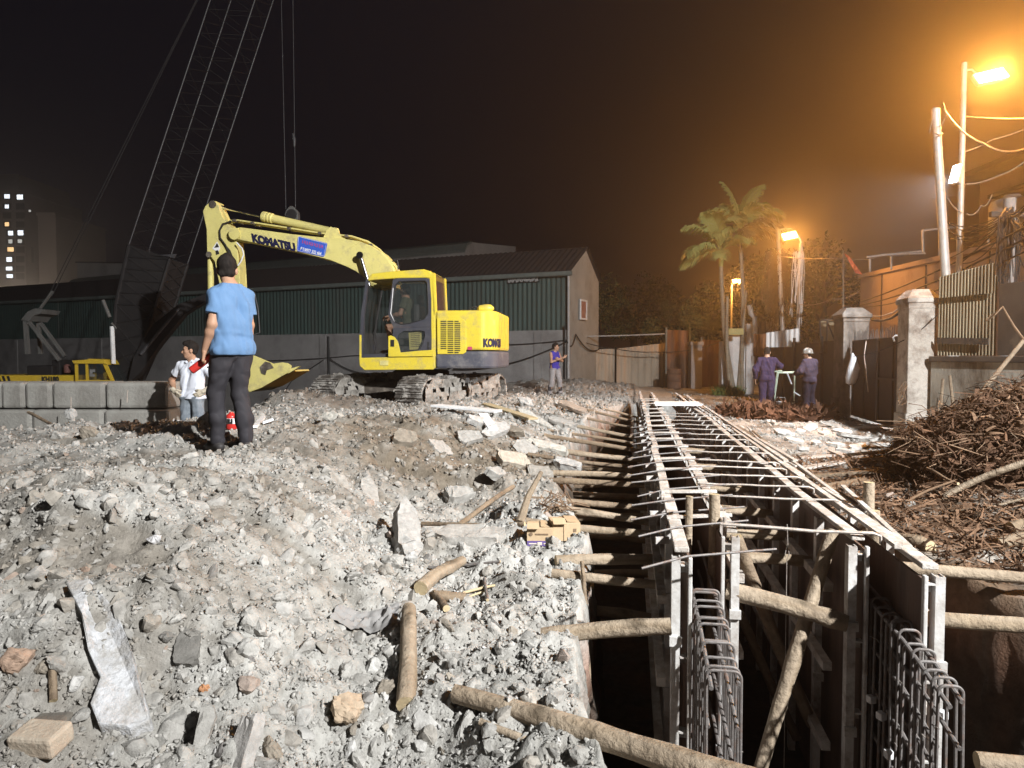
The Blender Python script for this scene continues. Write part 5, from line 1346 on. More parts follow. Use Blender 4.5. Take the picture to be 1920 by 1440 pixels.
# --- the driver in the cab: barefoot, half hidden by the door
l0 = E(735, 664, .62); l0.z = E(735, 663, .62).z + .005
J = dict(head=(0, .06, 1.18), neck=(0, .03, 1.05), shL=(-.18, .02, 1.0), shR=(.18, .02, 1.0), elL=(-.23, .10, .74), elR=(.23, .10, .74), wrL=(-.17, .34, .70), wrR=(.17, .34, .70), hipL=(-.09, 0, .52), hipR=(.09, 0, .52), knL=(-.16, .36, .50), knR=(.16, .38, .50), anL=(-.13, .30, .09), anR=(.12, .40, .09), toeL=(-.13, .46, .03), toeR=(.12, .55, .03))
yawd = math.atan2(EF.y, EF.x) - math.pi / 2
m_shorts = mat('dark_shorts', (.06, .06, .065), (.09, .09, .095), rough=.9)
m_cabtee = mat('dark_green_shirt', (.07, .075, .045), (.09, .09, .055), rough=.9)
base = l0 - EF * .33
person('barefoot driver sitting in the excavator cab, one leg showing in the door', tuple(base), yawd, J, {'L': ((.1, 1, -.2), (0, -.2, -1), (.9, 0, 0), .9), 'R': ((-.1, 1, -.2), (0, -.2, -1), (-.9, 0, 0), .9)}, nod=.1, top=(m_cabtee, .50, .6, .014), legs=None, shoe=None, h=.0115)
# ================================================================== BUILDINGS BEHIND THE SITE
m_green = mat('green_corrugated_sheet', (.062, .098, .088), (.048, .076, .070), scale=1.2, rough=.6, metal=.1, dirt=(.085, .09, .08), dscale=.6, dlo=.5, dhi=.75, stretch=(1, 1, .4))
m_plinth = mat('grey_rendered_plinth', (.34, .325, .32), (.25, .24, .235), scale=.9, rough=.95, bump=.3, bscale=18, dirt=(.18, .17, .165), dscale=.7, dlo=.48, dhi=.7)
m_roofd = mat('dark_fibre_roof', (.035, .027, .026), (.05, .038, .035), scale=1.4, rough=.9)
m_gable = mat('cream_render', (.37, .37, .345), (.30, .30, .28), scale=1.2, rough=.95, dirt=(.22, .20, .17), dscale=1.1, dlo=.5, dhi=.75)
m_trim = mat('grey_green_trim', (.16, .18, .165), (.12, .135, .125), scale=3, rough=.6)
m_palew = mat('pale_grey_cladding', (.40, .38, .36), (.32, .30, .29), scale=.8, rough=.8, stretch=(1, 1, .3), dirt=(.2, .18, .17), dscale=.7, dlo=.55, dhi=.8)
m_dkhole = mat('dark_opening', (.008, .008, .008), rough=.9)
m_pipe = mat('grey_pipe', (.45, .44, .43), (.36, .35, .34), scale=5, rough=.5)
m_blockc = mat('precast_concrete', (.33, .325, .30), (.25, .24, .22), scale=2.5, rough=.95, bump=.5, bscale=22, dirt=(.17, .16, .145), dscale=1.6, dlo=.5, dhi=.75)

C0 = P(1068, 690, 29.0); C0.z = 0
SD = Vector((-.912, .41, 0)).normalized(); SB = Vector((-SD.y * -1, -SD.x, 0)).normalized()
SB = Vector((.41, .912, 0)).normalized()
ZE, ZP, ZB, SLEN, GW = 5.0, 2.62, -2.2, 46.0, 4.06
ZR = 6.34
def S_(t, back, z): return C0 + SD * t + SB * back + Vector((0, 0, z))
shed = thing('long_shed', 'long dark green corrugated shed with a concrete plinth behind the excavator', 'warehouse', C0 + SD * 15)
b = MB(); n = int(SLEN / .11); vs = []
for i in range(n + 1):
    t = i * .11; o = -.025 if i % 2 else .015
    vs += [S_(t, o, ZP - .02), S_(t, o, ZE)]
b.add(vs, [(2 * i, 2 * i + 1, 2 * i + 3, 2 * i + 2) for i in range(n)])
vs = [S_(0, .06, ZP), S_(0, .06, ZE), S_(SLEN, .06, ZP), S_(SLEN, .06, ZE)]; b.add(vs, [(0, 2, 3, 1)])
b.build('corrugated_wall', m_green, shed)
b = MB(); b.prism([S_(-.02, -.10, ZB), S_(-.02, .10, ZB), S_(-.02, .10, ZP), S_(-.02, -.10, ZP)], SD * SLEN); 
for t in (1.2, 12.6, 20.5, 29, 37): b.prism([S_(t, -.16, ZB), S_(t, -.09, ZB), S_(t, -.09, ZP - .06), S_(t, -.16, ZP - .06)], SD * .35)
b.prism([S_(6.3, -.14, ZB), S_(6.3, -.10, ZB), S_(6.3, -.10, ZP - .75), S_(6.3, -.14, ZP - .75)], SD * 6.0)
b.build('plinth', m_plinth, shed)
b = MB(); vs = []; n = int(SLEN / .13)
for i in range(n + 1):
    t = -.15 + i * .13; o = .022 * (1 if i % 2 else -1)
    vs += [S_(t, -.35, ZE + .02 + o), S_(t, GW / 2, ZR + o), S_(t, GW + .3, ZE + .02 + o)]
b.add(vs, [(3 * i + k, 3 * i + k + 1, 3 * i + k + 4, 3 * i + k + 3) for i in range(n) for k in (0, 1)])
b.build('roof', m_roofd, shed)
b = MB(); b.prism([S_(0, .02, ZB), S_(0, GW, ZB), S_(0, GW, ZE), S_(0, GW / 2, ZR - .06), S_(0, .02, ZE)], SD * .2); b.build('gable_wall', m_gable, shed)
b = MB(); b.prism([S_(-.2, -.34, ZE - .12), S_(-.2, -.28, ZE - .16), S_(-.2, -.24, ZE + .02), S_(-.2, -.36, ZE + .03)], SD * SLEN); b.build('eave_gutter', m_trim, shed)
b = MB(); b.tube([S_(-.02, -.22, ZE - .1), S_(-.02, -.2, 3.2), S_(-.02, -.2, .3)], .055, 10); b.build('downpipe', m_pipe, shed)
b = MB(); b.tube([S_(.14, -.24, 2.8), S_(.14, -.22, 1.2), S_(.12, -.28, .1)], .035, 8); b.build('black_pipe', m_black, shed)
b = MB(); b.tube([S_(17.2, -.1, ZE - .1), S_(16.9, -.15, 4.0), S_(16.8, -.15, 2.75), S_(17.6, -.2, 2.5), S_(19.5, -.2, 2.1)], .03, 7); b.build('drain_pipe', m_pipe, shed); MB().tube([S_(12.4, -.17, 2.5), S_(12.4, -.17, -.5)], .05, 8).build('drain_pipe', m_black, shed)
for t, z in ((8.5, 4.4), (10, 4.4), (24, 4.3), (33, 4.2)):
    b = MB(); b.prism([S_(t, -.03, ZP), S_(t, -.05, ZP), S_(t, -.05, ZE), S_(t, -.03, ZE)], SD * .08); b.build('wall_stud', m_trim, shed)
b = MB(); rr_ = random.Random(8)
b.box(S_(2.1, -.04, 4.78), (1.5, .04, .26), math.atan2(SD.y, SD.x)); hole = b.build('broken_vent', m_dkhole, shed)
b = MB(); lx = math.atan2(SD.y, SD.x)
b.box(S_(2.1, -.085, 4.86), (1.44, .015, .02), lx)
for k in range(34): b.box(S_(1.42 + k * .041, -.085, 4.79 + rr_.uniform(-.05, .07)), (.045, .012, .13), Matrix.Rotation(lx, 3, 'Z') @ Matrix.Rotation(rr_.uniform(-.5, .5), 3, 'Y'))
b.build('broken_lattice', m_pipe, hole)
# cables sagging along the plinth
def cable(name, pts_, r, label, sag=0.0, m=None, cat='cable', group=None, n=14):
    q = []
    for i in range(len(pts_) - 1):
        a_, c_ = Vector(pts_[i]), Vector(pts_[i + 1])
        for k in range(n):
            t = k / n; q.append(a_ + (c_ - a_) * t - Vector((0, 0, sag * 4 * t * (1 - t))))
    q.append(Vector(pts_[-1]))
    return MB().tube(q, r, 6).build(name, m or m_black, label=label, cat=cat, group=group)
cable('cable', [S_(5.4, -.25, .95), S_(.0, -.3, 2.15), S_(-.1, .5, 2.45), S_(-.1, GW, 1.9)], .028, 'black cable rising past the man in the blue vest to the shed corner', .35)
cable('cable', [S_(18, -.2, 1.3), S_(11, -.2, 1.55), S_(4, -.2, 2.05), S_(.05, -.2, 2.2)], .022, 'thin dark cable strung level along the shed plinth', .08)
cable('cable', [S_(12.6, -.3, 1.35), S_(14.6, -.3, .3), S_(15.4, -.3, -.6)], .02, 'dark stay wire slanting from the plinth post toward the bucket', .0)
cable('cable', [S_(12.2, -.3, 1.4), S_(9.5, -.3, .75), S_(5.5, -.3, 1.0)], .022, 'loose black cable hanging on the plinth behind the excavator', .25)
# framed notice on the gable
fr_ = thing('notice_frame', 'white framed reddish notice hanging on the cream gable wall', 'notice board', S_(-.05, 1.55, 3.05))
gx = SB; fc = S_(-.06, 1.55, 3.55)
M_ = Matrix((SB, -SD, Vector((0, 0, 1)))).transposed()
for nm, c_, sz in (('frame', (0, 0, .40), (.9, .06, .08)), ('frame', (0, 0, -.40), (.9, .06, .08)), ('frame', (-.41, 0, 0), (.08, .06, .72)), ('frame', (.41, 0, 0), (.08, .06, .72))):
    MB().box(fc + M_ @ Vector((c_[0], .03, c_[2])), sz, M_).build('frame', m_white, fr_)
MB().box(fc + M_ @ Vector((0, .012, 0)), (.76, .02, .74), M_).build('notice_sheet', mat('faded_red_notice', (.40, .22, .17), (.24, .10, .07), scale=3.5, rough=.8, dirt=(.5, .42, .36), dscale=2.5, dlo=.52, dhi=.6), fr_)

# --- second shed behind: long pale roof line
b2 = thing('pale_warehouse', 'pale long roof of a second warehouse rising behind the dark shed', 'warehouse', P(700, 470, 52) * 1.0)
def W_(px, py, d, dx=0): return P(px, py, d)
a0 = P(872, 475, 46); a1 = P(700, 478, 50); a2 = P(280, 498, 62)
dirw = (a2 - a0); dirw.z = 0; dirw.normalize(); bw = Vector((-dirw.y, dirw.x, 0)); bw = bw if bw.y > 0 else -bw
LW_ = 46.0; zt = P(872, 449, 46).z; z0 = 4.0
prof = [(0, z0), (0, zt - .7), (.25, zt - .28), (.8, zt - .05), (1.6, zt), (7, zt + .5), (7, z0)]
b = MB(); b.prism([Vector((a0.x, a0.y, 0)) + bw * u + Vector((0, 0, z)) for u, z in prof], dirw * LW_); b.build('roof_and_wall', m_palew, b2)
for k in range(9):
    t = 3.2 + k * 4.2
    b = MB(); c_ = Vector((a0.x, a0.y, 0)) + dirw * t - bw * .02 + Vector((0, 0, zt - 1.25)); b.box(c_, (.9, .06, .55), math.atan2(dirw.y, dirw.x)); b.build('vent_opening', m_dkhole, b2)
b = MB(); b.prism([Vector((a0.x, a0.y, 0)) + bw * u + Vector((0, 0, z)) - dirw * .02 for u, z in [(-.06, zt - .85), (-.06, zt - .66), (.2, zt - .22), (.85, zt + .02), (.85, zt - .12), (.3, zt - .36)]], dirw * LW_); b.build('roof_edge', m_trim, b2)
b3 = P(158, 497, 70); b = MB(); b.box(b3 + Vector((1.5, 1, -2.2)), (4.4, 2, 4.8), .1); 
ob = thing('flat_roof_block', 'small pale flat-roofed block seen between the tower and the crane', 'building', b3 + Vector((1.5, 1, -6)))
b.build('wall', m_palew, ob); MB().box(b3 + Vector((1.5, 1, .25)), (4.7, 2.2, .12), .1).build('roof', m_roofd, ob)

# --- apartment towers with lit windows
m_tower = mat('night_tower_render', (.30, .27, .26), (.24, .22, .21), scale=.3, rough=.9)
m_win0 = mat('unlit_window', (.015, .016, .02), rough=.2)
def litmat(k, c_, e_): return mat('lit_window_' + k, (.5, .5, .5), scale=1, rough=.4, emit=(c_, e_))
lw_ = [litmat('cool', (.85, .92, 1), 2.4), litmat('warm', (1, .62, .28), 2.0), litmat('dim', (.8, .8, .75), .9)]
def lit_window(parent, c, wd, ht, ang, m, frame=True):
    M = Matrix.Rotation(ang, 3, 'Z')
    o = MB().box(c, (wd, .12, ht), M).build('window', m_win0, parent)
    if m is None: return
    r_ = random.Random(int(c.x * 31 + c.z * 77)); q = MB()
    q.box(c + M @ Vector((r_.uniform(-.1, .1) * wd, -.07, r_.uniform(-.06, .06) * ht)), (wd * r_.uniform(.45, .8), .03, ht * r_.uniform(.5, .85)), M)
    q.build('lit_pane', m, o)
D_ = 120.0
tw = thing('apartment_tower', 'tall apartment tower with a column of lit windows at the left edge', 'tower block', P(20, 600, D_))
c = P(10, 360, D_); e = P(52, 360, D_)
b = MB(); zt_ = P(30, 361, D_).z; b.box(Vector((P(8, 600, D_).x, D_ + 8, zt_ / 2 - 4)), ((P(52, 0, D_) - P(-36, 0, D_)).x, 16, zt_ + 8)); b.build('wall', m_tower, tw)
b = MB(); z2 = P(0, 318, D_).z; b.box(Vector((P(-30, 0, D_).x, D_ + 10, z2 / 2 - 4)), ((P(3, 0, D_) - P(-62, 0, D_)).x, 14, z2 + 8)); b.build('stair_core', m_tower, tw)
b = MB(); b.box(Vector((P(8, 600, D_).x, D_ + 8, zt_ + .15)), ((P(53, 0, D_) - P(-37, 0, D_)).x, 16.4, .5)); b.build('parapet', m_tower, tw)
ps = [369, 387, 404, 421, 437, 453, 468, 486, 504, 518]
colA = ['cool', 'cool', None, 'warm', 'cool', 'dim', 'warm', 'cool', 'cool', 'cool']; colB = ['cool', None, None, None, 'cool', 'dim', None, None, None, None]
for i, y in enumerate(ps):
    for px_, colr_ in ((13, colA[i]), (38, colB[i]), (-8, None)):
        m_ = None if colr_ is None else MATS['lit_window_' + colr_]
        c_ = P(px_ + (6 if i > 3 and px_ == 13 else 0), y, D_ - .05); lit_window(tw, c_, 1.4, 1.05, 0, m_)
tb = thing('apartment_tower', 'lower plain block with few windows to the right of the lit tower', 'tower block', P(70, 600, D_ - 6))
zt2 = P(70, 402, D_ - 6).z; b = MB(); b.box(Vector((P(69, 0, D_ - 6).x, D_ + 2, zt2 / 2 - 4)), ((P(87, 0, D_ - 6) - P(53, 0, D_ - 6)).x, 14, zt2 + 8)); b.build('wall', m_tower, tb)
b = MB(); b.box(Vector((P(69, 0, D_ - 6).x, D_ + 2, zt2 + .2)), ((P(88, 0, D_ - 6) - P(52, 0, D_ - 6)).x, 14.4, .5)); b.build('roof_edge', m_tower, tb)
b = MB(); b.box(P(56, 399, D_ - 6.3) + Vector((0, 0, .3)), (.25, .2, .3)); b.build('roof_lamp', MATS['lit_window_dim'], tb)
b = MB(); b.box(P(61, 478, D_ - 6.1), (.3, .14, 2.6)); b.build('window', m_win0, tb)

point('unseen_tower_fill', (-70, 98, 9), 2600, (1.0, .80, .62), 1.0)  # unseen fill light, added to brighten the tower facade

# --- concrete block wall at the left
bl = [(-44, 1, 'leftmost concrete block of the upper row, cut by the picture edge'), (2, 44, 'small concrete block, second from the left in the upper row'), (47, 95, 'concrete block left of the long one in the upper row'), (98, 194, 'long concrete block in the middle of the upper row'), (198, 316, 'rightmost and longest concrete block of the upper row')]
for x0, x1, lab in bl:
    p0, p1 = P(x0, 768, 11.0), P(x1, 768, 11.0 - .0); zt = P(100, 717, 11).z; zb_ = P(100, 766, 11).z
    MB().box((p0 + p1) / 2 + Vector((0, .35, (zt + zb_) / 2 - p0.z)), ((p1 - p0).x, .7, zt - zb_), random.uniform(-.012, .012), bev=.05).build('concrete_block', m_blockc, label=lab, cat='concrete block', group='precast blocks of the barrier wall')
bl2 = [(-40, 62, 'lower concrete block at the picture edge, half sunk in rubble'), (64, 196, 'lower concrete block under the long one, half sunk in rubble'), (199, 322, 'lower right concrete block, half sunk in rubble beside the man in white')]
for x0, x1, lab in bl2:
    p0, p1 = P(x0, 768, 11.0), P(x1, 768, 11.0); zt = P(100, 768, 11).z
    MB().box((p0 + p1) / 2 + Vector((0, .33, zt - .45 - p0.z)), ((p1 - p0).x, .8, .9), random.uniform(-.01, .01), bev=.05).build('concrete_block', m_blockc, label=lab, cat='concrete block', group='precast blocks of the barrier wall')

# --- fences behind the trench
m_fenceb = mat('beige_corrugated_fence', (.46, .39, .31), (.39, .33, .26), scale=1.5, rough=.75, dirt=(.20, .15, .11), dscale=1.3, dlo=.5, dhi=.75, stretch=(1, 1, .4))
m_fencer = mat('rusty_brown_fence', (.17, .10, .07), (.12, .07, .05), scale=1.6, rough=.85, dirt=(.25, .18, .14), dscale=1.4, dlo=.55, dhi=.8, stretch=(1, 1, .4))
def corr(b, p0, p1, z0, z1, pitch=.10, amp=.02, z1b=None):
    p0 = Vector((p0[0], p0[1], 0)); p1 = Vector((p1[0], p1[1], 0)); L = (p1 - p0).length; n = max(2, int(L / pitch)); d = (p1 - p0) / n; nn = Vector((-d.y, d.x, 0)).normalized(); vs = []; fs = []
    for i in range(n + 1):
        q = p0 + d * i + nn * (amp * (1 if (i // 2) % 2 else -1)); zt = z1 if z1b is None else z1 + (z1b - z1) * i / n
        vs += [q + Vector((0, 0, z0)), q + Vector((0, 0, zt)), q + nn * .006 + Vector((0, 0, z0)), q + nn * .006 + Vector((0, 0, zt))]
    for i in range(n):
        a_, c_ = 4 * i, 4 * i + 4
        fs += [(a_, c_, c_ + 1, a_ + 1), (c_ + 2, a_ + 2, a_ + 3, c_ + 3), (a_ + 1, c_ + 1, c_ + 3, a_ + 3)]
    b.add(vs, fs); return b
def fence(pa, pb, d0, d1, yt0, yt1, m, label, posts=1, pitch=.085):
    a_ = P(pa, 700, d0); c_ = P(pb, 700, d1); z0, z1 = P(pa, yt0, d0).z, P(pb, yt1, d1).z
    th_ = thing('corrugated_fence', label, 'fence', Vector(((a_.x + c_.x) / 2, (a_.y + c_.y) / 2, -.1)), 'corrugated fences at the far end')
    corr(MB(), a_, c_, -.15, z0, pitch, .022, z1).build('sheeting', m, th_)
    for k in range(posts + 1):
        q = a_ + (c_ - a_) * (k / posts); MB().box(Vector((q.x, q.y - .06, (z0 + .0) / 2)), (.07, .05, z0 + .2)).build('post', m_trim, th_)
    return th_
fence(1076, 1154, 32.2, 32.6, 655, 654, m_fenceb, 'beige corrugated fence panel next to the shed corner')
fence(1154, 1248, 32.6, 33.2, 654, 643, m_fenceb, 'beige corrugated fence panel between the shed panel and the brown fence')
fence(1248, 1292, 32.0, 32.2, 618, 620, m_fencer, 'tall rusty brown fence panel right of the beige fence', 1)
fence(1314, 1362, 33.0, 33.6, 636, 640, m_fencer, 'lower dark fence panel left of the white wall', 1)
q = P(1303, 740, 31.5); b = MB(); b.box(Vector((q.x, q.y, .9)), (.5, .5, 2.3), bev=.02); b.box(Vector((q.x, q.y, 2.1)), (.6, .6, .16), bev=.02)
b.build('gate_pier', m_plinth, label='squat grey pier between the brown fence and the dark fence', cat='pier')
cable('rail_pipe', [P(1072, 631, 31), P(1246, 626, 31.5)], .03, 'pale rail pipe running level above the beige fence', 0.02, m_pipe, 'pipe')
cable('cable', [P(1090, 640, 31), P(1160, 655, 31.4), P(1230, 660, 31.8), P(1300, 655, 31.6), P(1362, 636, 33)], .022, 'black cable drooping in front of the beige fence', .05)
q = P(1264, 705, 30.5); b = MB(); q.z = Hz(q.x, q.y); b.lathe(q, [(.28, 0), (.3, .02), (.3, .3), (.285, .32), (.3, .34), (.3, .62), (.285, .64), (.3, .66), (.3, .86), (.27, .88)], 18)
b.build('oil_drum', m_fencer, label='dark drum standing at the foot of the brown fence', cat='drum')
# ================================================================== THE STREET SIDE: LAMPS, WALL, GATE, HOUSES, PALMS
m_pole = mat('galvanised_pole', (.50, .49, .47), (.40, .39, .37), scale=6, rough=.5, metal=.2, dirt=(.3, .24, .18), dscale=2, dlo=.55, dhi=.8)
m_sod = mat('sodium_lamp', (.6, .5, .3), rough=.3, emit=((1.0, .55, .13), 40))
m_cool = mat('white_lamp', (.8, .8, .8), rough=.3, emit=((.80, .90, 1.0), 24))
m_old = mat('weathered_white_pillar', (.50, .47, .43), (.36, .33, .29), scale=3, rough=.95, bump=.5, bscale=24, dirt=(.15, .12, .10), dscale=2.4, dlo=.47, dhi=.66)
m_lowwall = mat('stained_render_wall', (.44, .42, .37), (.34, .31, .26), scale=1.4, rough=.95, bump=.3, bscale=20, dirt=(.10, .08, .06), dscale=1.1, dlo=.43, dhi=.60, stretch=(1.4, 1.4, .5))
m_gate = mat('dark_gate_steel', (.040, .036, .034), (.06, .052, .047), scale=2, rough=.65, dirt=(.13, .10, .08), dscale=1.5, dlo=.56, dhi=.8)
m_pink = mat('pinkish_house_render', (.40, .31, .27), (.33, .25, .215), scale=.7, rough=.95, dirt=(.20, .14, .11), dscale=.6, dlo=.5, dhi=.72, stretch=(1, 1, .6))
m_tin = mat('yellowed_tin_sheet', (.34, .29, .20), (.26, .22, .15), scale=1.6, rough=.7, dirt=(.15, .11, .075), dscale=1.2, dlo=.5, dhi=.72, stretch=(1, 1, .4))
m_darkw = mat('blackened_wall', (.10, .08, .065), (.06, .048, .04), scale=1.8, rough=.95, dirt=(.2, .16, .12), dscale=2.5, dlo=.58, dhi=.8)
m_twig = mat('dry_twig', (.24, .16, .10), (.15, .095, .06), scale=9, rough=.9)
SOD = (1.0, .40, .07)

def lamp_post(name, label, base, top, r, cat='street lamp', m=None):
    th_ = thing(name, label, cat, base)
    MB().tube([base, Vector(base) * .5 + Vector(top) * .5, top], [r * 1.2, r * 1.1, r], 12).build('pole', m or m_pole, th_)
    return th_
def lamp_head(th_, c, ang, wd, hgt, roll, glow, name='lamp_head', tilt=0.0):
    M = Matrix.Rotation(ang, 3, 'Z') @ Matrix.Rotation(roll, 3, 'Y') @ Matrix.Rotation(tilt, 3, 'X')
    c = Vector(c)
    o = MB().box(c + M @ Vector((0, .06, .02)), (wd * 1.08, .10, hgt * 1.15), M, bev=.02).build(name, m_pole, th_)
    MB().box(c + M @ Vector((0, -.005, 0)), (wd, .03, hgt), M, bev=.008).build('glowing_pane', glow, o)
    return o
# big orange lamp on the near pole
pa = P(1808, 118, 14.0)
la = lamp_post('street_lamp', 'tall pole with the large orange lamp at the top right', Vector((pa.x, 14.0, 0)), pa, .052)
lc = P(1859, 142, 13.9); lamp_head(la, lc, R(6), .62, .24, R(-14), m_sod, tilt=R(-28))
MB().tube([P(1808, 133, 14), P(1822, 130, 14), P(1832, 140, 14.0)], .02, 8).build('lamp_arm', m_pole, la)
spot('sodium_light_near', lc + Vector((-.12, -.35, -.10)), (1.0, 2.0, 1.0), 3600, SOD, 168, .55, .12)
wc = P(1791, 326, 13.85)
lw = lamp_head(la, wc, R(-68), .16, .36, 0, m_cool, 'white_floodlight', tilt=R(-18))
MB().tube([wc + Vector((.05, .08, .1)), P(1806, 300, 14)], .015, 6).build('flood_bracket', m_pole, la)
spot('white_flood_light', wc + Vector((-.14, -.03, -.04)), (3.2, 15.6, 0.0), 2600, (.86, .93, 1.0), 112, .5, .08)
# leaning unlit pole
p0, p1 = P(1786, 560, 13.1), P(1754, 204, 13.1); p0.z = 0; p0.x += .12
lp = thing('leaning_pole', 'slightly leaning pale pole left of the lamp pole, no lamp on it', 'pole', p0)
MB().tube([p0, (p0 + p1) / 2, p1], [.085, .08, .07], 12).build('pole', m_pole, lp)
b = MB(); b.tube([P(1752, 200, 13), P(1748, 225, 13), P(1742, 250, 13)], .007, 5); b.tube([P(1769, 192, 13), P(1775, 215, 13), P(1766, 235, 13), P(1758, 237, 13)], .007, 5); b.tube([P(1752, 249, 13.0), P(1760, 253, 12.9), P(1768, 250, 13)], .012, 6)
b.build('loose_wire', m_rebarl, lp)
# second orange lamp beyond the gate
pb = P(1458, 432, 25)
lb = lamp_post('street_lamp', 'orange lamp on a pole beside the palms, beyond the white tin sheet', Vector((P(1474, 700, 25).x, 25, 0)), pb, .07)
lcb = P(1481, 442, 24.9); lamp_head(lb, lcb, R(0), .50, .26, R(-12), m_sod, tilt=R(-25))
MB().tube([pb, P(1472, 428, 25), P(1484, 430, 25)], .03, 8).build('lamp_arm', m_pole, lb)
spot('sodium_light_far', lcb + Vector((-.1, -.35, -.14)), (3.5, 11.0, 2.5), 1600, SOD, 165, .5, .12)
# post draped with a white bundle of cables
pq = P(1501, 470, 24)
cp = thing('cable_post', 'post draped with a pale bundle of hanging cables beside the second orange lamp', 'post', Vector((pq.x, 24, 0)))
MB().tube([Vector((P(1492, 640, 24).x, 24, 0)), pq + Vector((0, 0, .25))], .05, 10).build('post', m_pole, cp)
b = MB(); r_ = random.Random(3)
for k in range(16):
    x0 = r_.uniform(1487, 1507); yb = r_.uniform(500, 625)
    b.tube([P(x0 + r_.uniform(-2, 2), 470 + r_.uniform(0, 5), 23.9), P(x0 + r_.uniform(-4, 3), 490 + r_.uniform(0, 30), 23.85), P(x0 - r_.uniform(0, 7), yb, 23.9)], .012, 5)
b.build('cable_bundle', m_white, cp)
b = MB(); b.tube([P(1496, 440, 24), P(1502, 452, 24), P(1504, 470, 24)], .03, 6); b.build('bracket', m_white, cp)
# small twin lamp
pc = P(1372, 528, 31)
lcx = lamp_post('street_lamp', 'small twin orange lamp shining between the palm trunks', Vector((pc.x, 31, 0)), pc + Vector((0, 0, .1)), .045)
for px_ in (1378, 1389): lamp_head(lcx, P(px_, 527, 30.8), 0, .20, .16, R(-10), m_sod, tilt=R(-25))
MB().tube([pc, P(1380, 523, 31), P(1392, 525, 31)], .03, 6).build('lamp_arm', m_pole, lcx)
point('sodium_light_small', P(1384, 531, 30.4), 500, SOD, .15)

# ---- gate pillars, gate, boundary wall
def pillar(label, cx, cy, w_, ztop, zped, ang, m_old=m_old):
    M = Matrix.Rotation(ang, 3, 'Z'); c = Vector((cx, cy, 0)); th_ = thing('gate_pillar', label, 'pillar', c)
    MB().box(c + Vector((0, 0, zped / 2 - .1)), (w_ * 1.12, w_ * 1.12, zped + .2), M, bev=.02).build('pedestal', m_old, th_)
    b = MB(); zs = ztop - .34; b.box(c + Vector((0, 0, (zped + zs) / 2)), (w_, w_, zs - zped + .02), M, bev=.015)
    b.build('shaft', m_old, th_)
    b = MB(); b.box(c + Vector((0, 0, zs + .05)), (w_ * 1.04, w_ * 1.04, .10), M, bev=.012); b.box(c + Vector((0, 0, zs + .14)), (w_ * 1.16, w_ * 1.16, .09), M, bev=.02)
    hw, t0, t1 = w_ * .56, zs + .184, ztop
    lo_ = [c + M @ Vector((sx * hw, sy * hw, t0)) for sx, sy in ((-1, -1), (1, -1), (1, 1), (-1, 1))]; hi_ = [c + M @ Vector((sx * hw * .55, sy * hw * .55, t1)) for sx, sy in ((-1, -1), (1, -1), (1, 1), (-1, 1))]
    b.add(lo_ + hi_, [(0, 1, 5, 4), (1, 2, 6, 5), (2, 3, 7, 6), (3, 0, 4, 7), (4, 5, 6, 7), (3, 2, 1, 0)])
    b.build('cap', m_old, th_); return th_
pillar('tall stained white gate pillar with a stepped cap beside the brush pile', 7.17, 12.3, .47, 2.68, .50, R(-8))
pillar('farther gate pillar with a stepped cap at the end of the dark gate', 8.25, 16.9, .60, 2.68, .50, R(-4), mat('dimmed_pillar', (.22, .195, .17), (.15, .13, .115), scale=3, rough=.95, bump=.5, bscale=24, dirt=(.09, .075, .06), dscale=2.4, dlo=.45, dhi=.66))  # darker copy of the pillar material, its colour lowered to offset the floodlight
gt = thing('sheet_gate', 'dark double sheet-steel gate with spikes between the two pillars', 'gate', (7.7, 14.4, 0))
g0, g1 = Vector((7.28, 12.62, 0)), Vector((8.12, 16.5, 0)); gd = (g1 - g0); gl = gd.length; gd.normalize(); gn = Vector((gd.y, -gd.x, 0)) * -1
ga = math.atan2(gd.y, gd.x)
for k in range(2):
    a_ = g0 + gd * (.02 + k * gl / 2); e_ = g0 + gd * ((k + 1) * gl / 2 - .02)
    leaf = MB().box((a_ + e_) / 2 + Vector((0, 0, 1.0)), ((e_ - a_).length, .02, 1.72), ga).build('gate_leaf', m_gate, gt)
    b = MB()
    for q in (a_ + gd * .03, e_ - gd * .03, (a_ + e_) / 2): b.box(q + gn * .02 + Vector((0, 0, 1.0)), (.05, .04, 1.76), ga)
    for z in (.14, 1.05, 1.86): b.box((a_ + e_) / 2 + gn * .021 + Vector((0, 0, z)), ((e_ - a_).length, .036, .05), ga)
    b.build('leaf_frame', m_gate, leaf)
    b = MB(); r_ = random.Random(k)
    for i in range(19):
        q = a_ + gd * (.05 + i * .103); b.tube([q + Vector((0, 0, 1.86)), q + Vector((r_.uniform(-.02, .02), r_.uniform(-.02, .02), 2.10 + r_.uniform(-.03, .03)))], [.011, .004], 6)
    b.build('spikes', m_gate, leaf)
# a bag and cords hang on the gate
q = P(1608, 662, 15.6) - Vector((.12, 0, 0)); b = MB()
sec = [(.02, .03, .0), (.07, .05, -.12), (.13, .08, -.34), (.14, .09, -.55), (.10, .07, -.68), (.03, .03, -.72)]
n = 12; vs = []; fs = []
for i, (a_, c_, z) in enumerate(sec):
    for j in range(n): t = 2 * math.pi * j / n; k = 1 + .12 * math.sin(3 * t + i * 1.7); vs.append(q + Vector((math.cos(t) * a_ * k + .03 * math.sin(i), math.sin(t) * c_ * k, z)))
for i in range(len(sec) - 1):
    for j in range(n): fs.append((i * n + j, i * n + (j + 1) % n, (i + 1) * n + (j + 1) % n, (i + 1) * n + j))
fs += [tuple(range(n)), tuple(reversed(range((len(sec) - 1) * n, len(sec) * n)))]
b.add(vs, fs, True); b.build('plastic_bag', m_white, label='white plastic bag hanging from the dark gate', cat='bag')
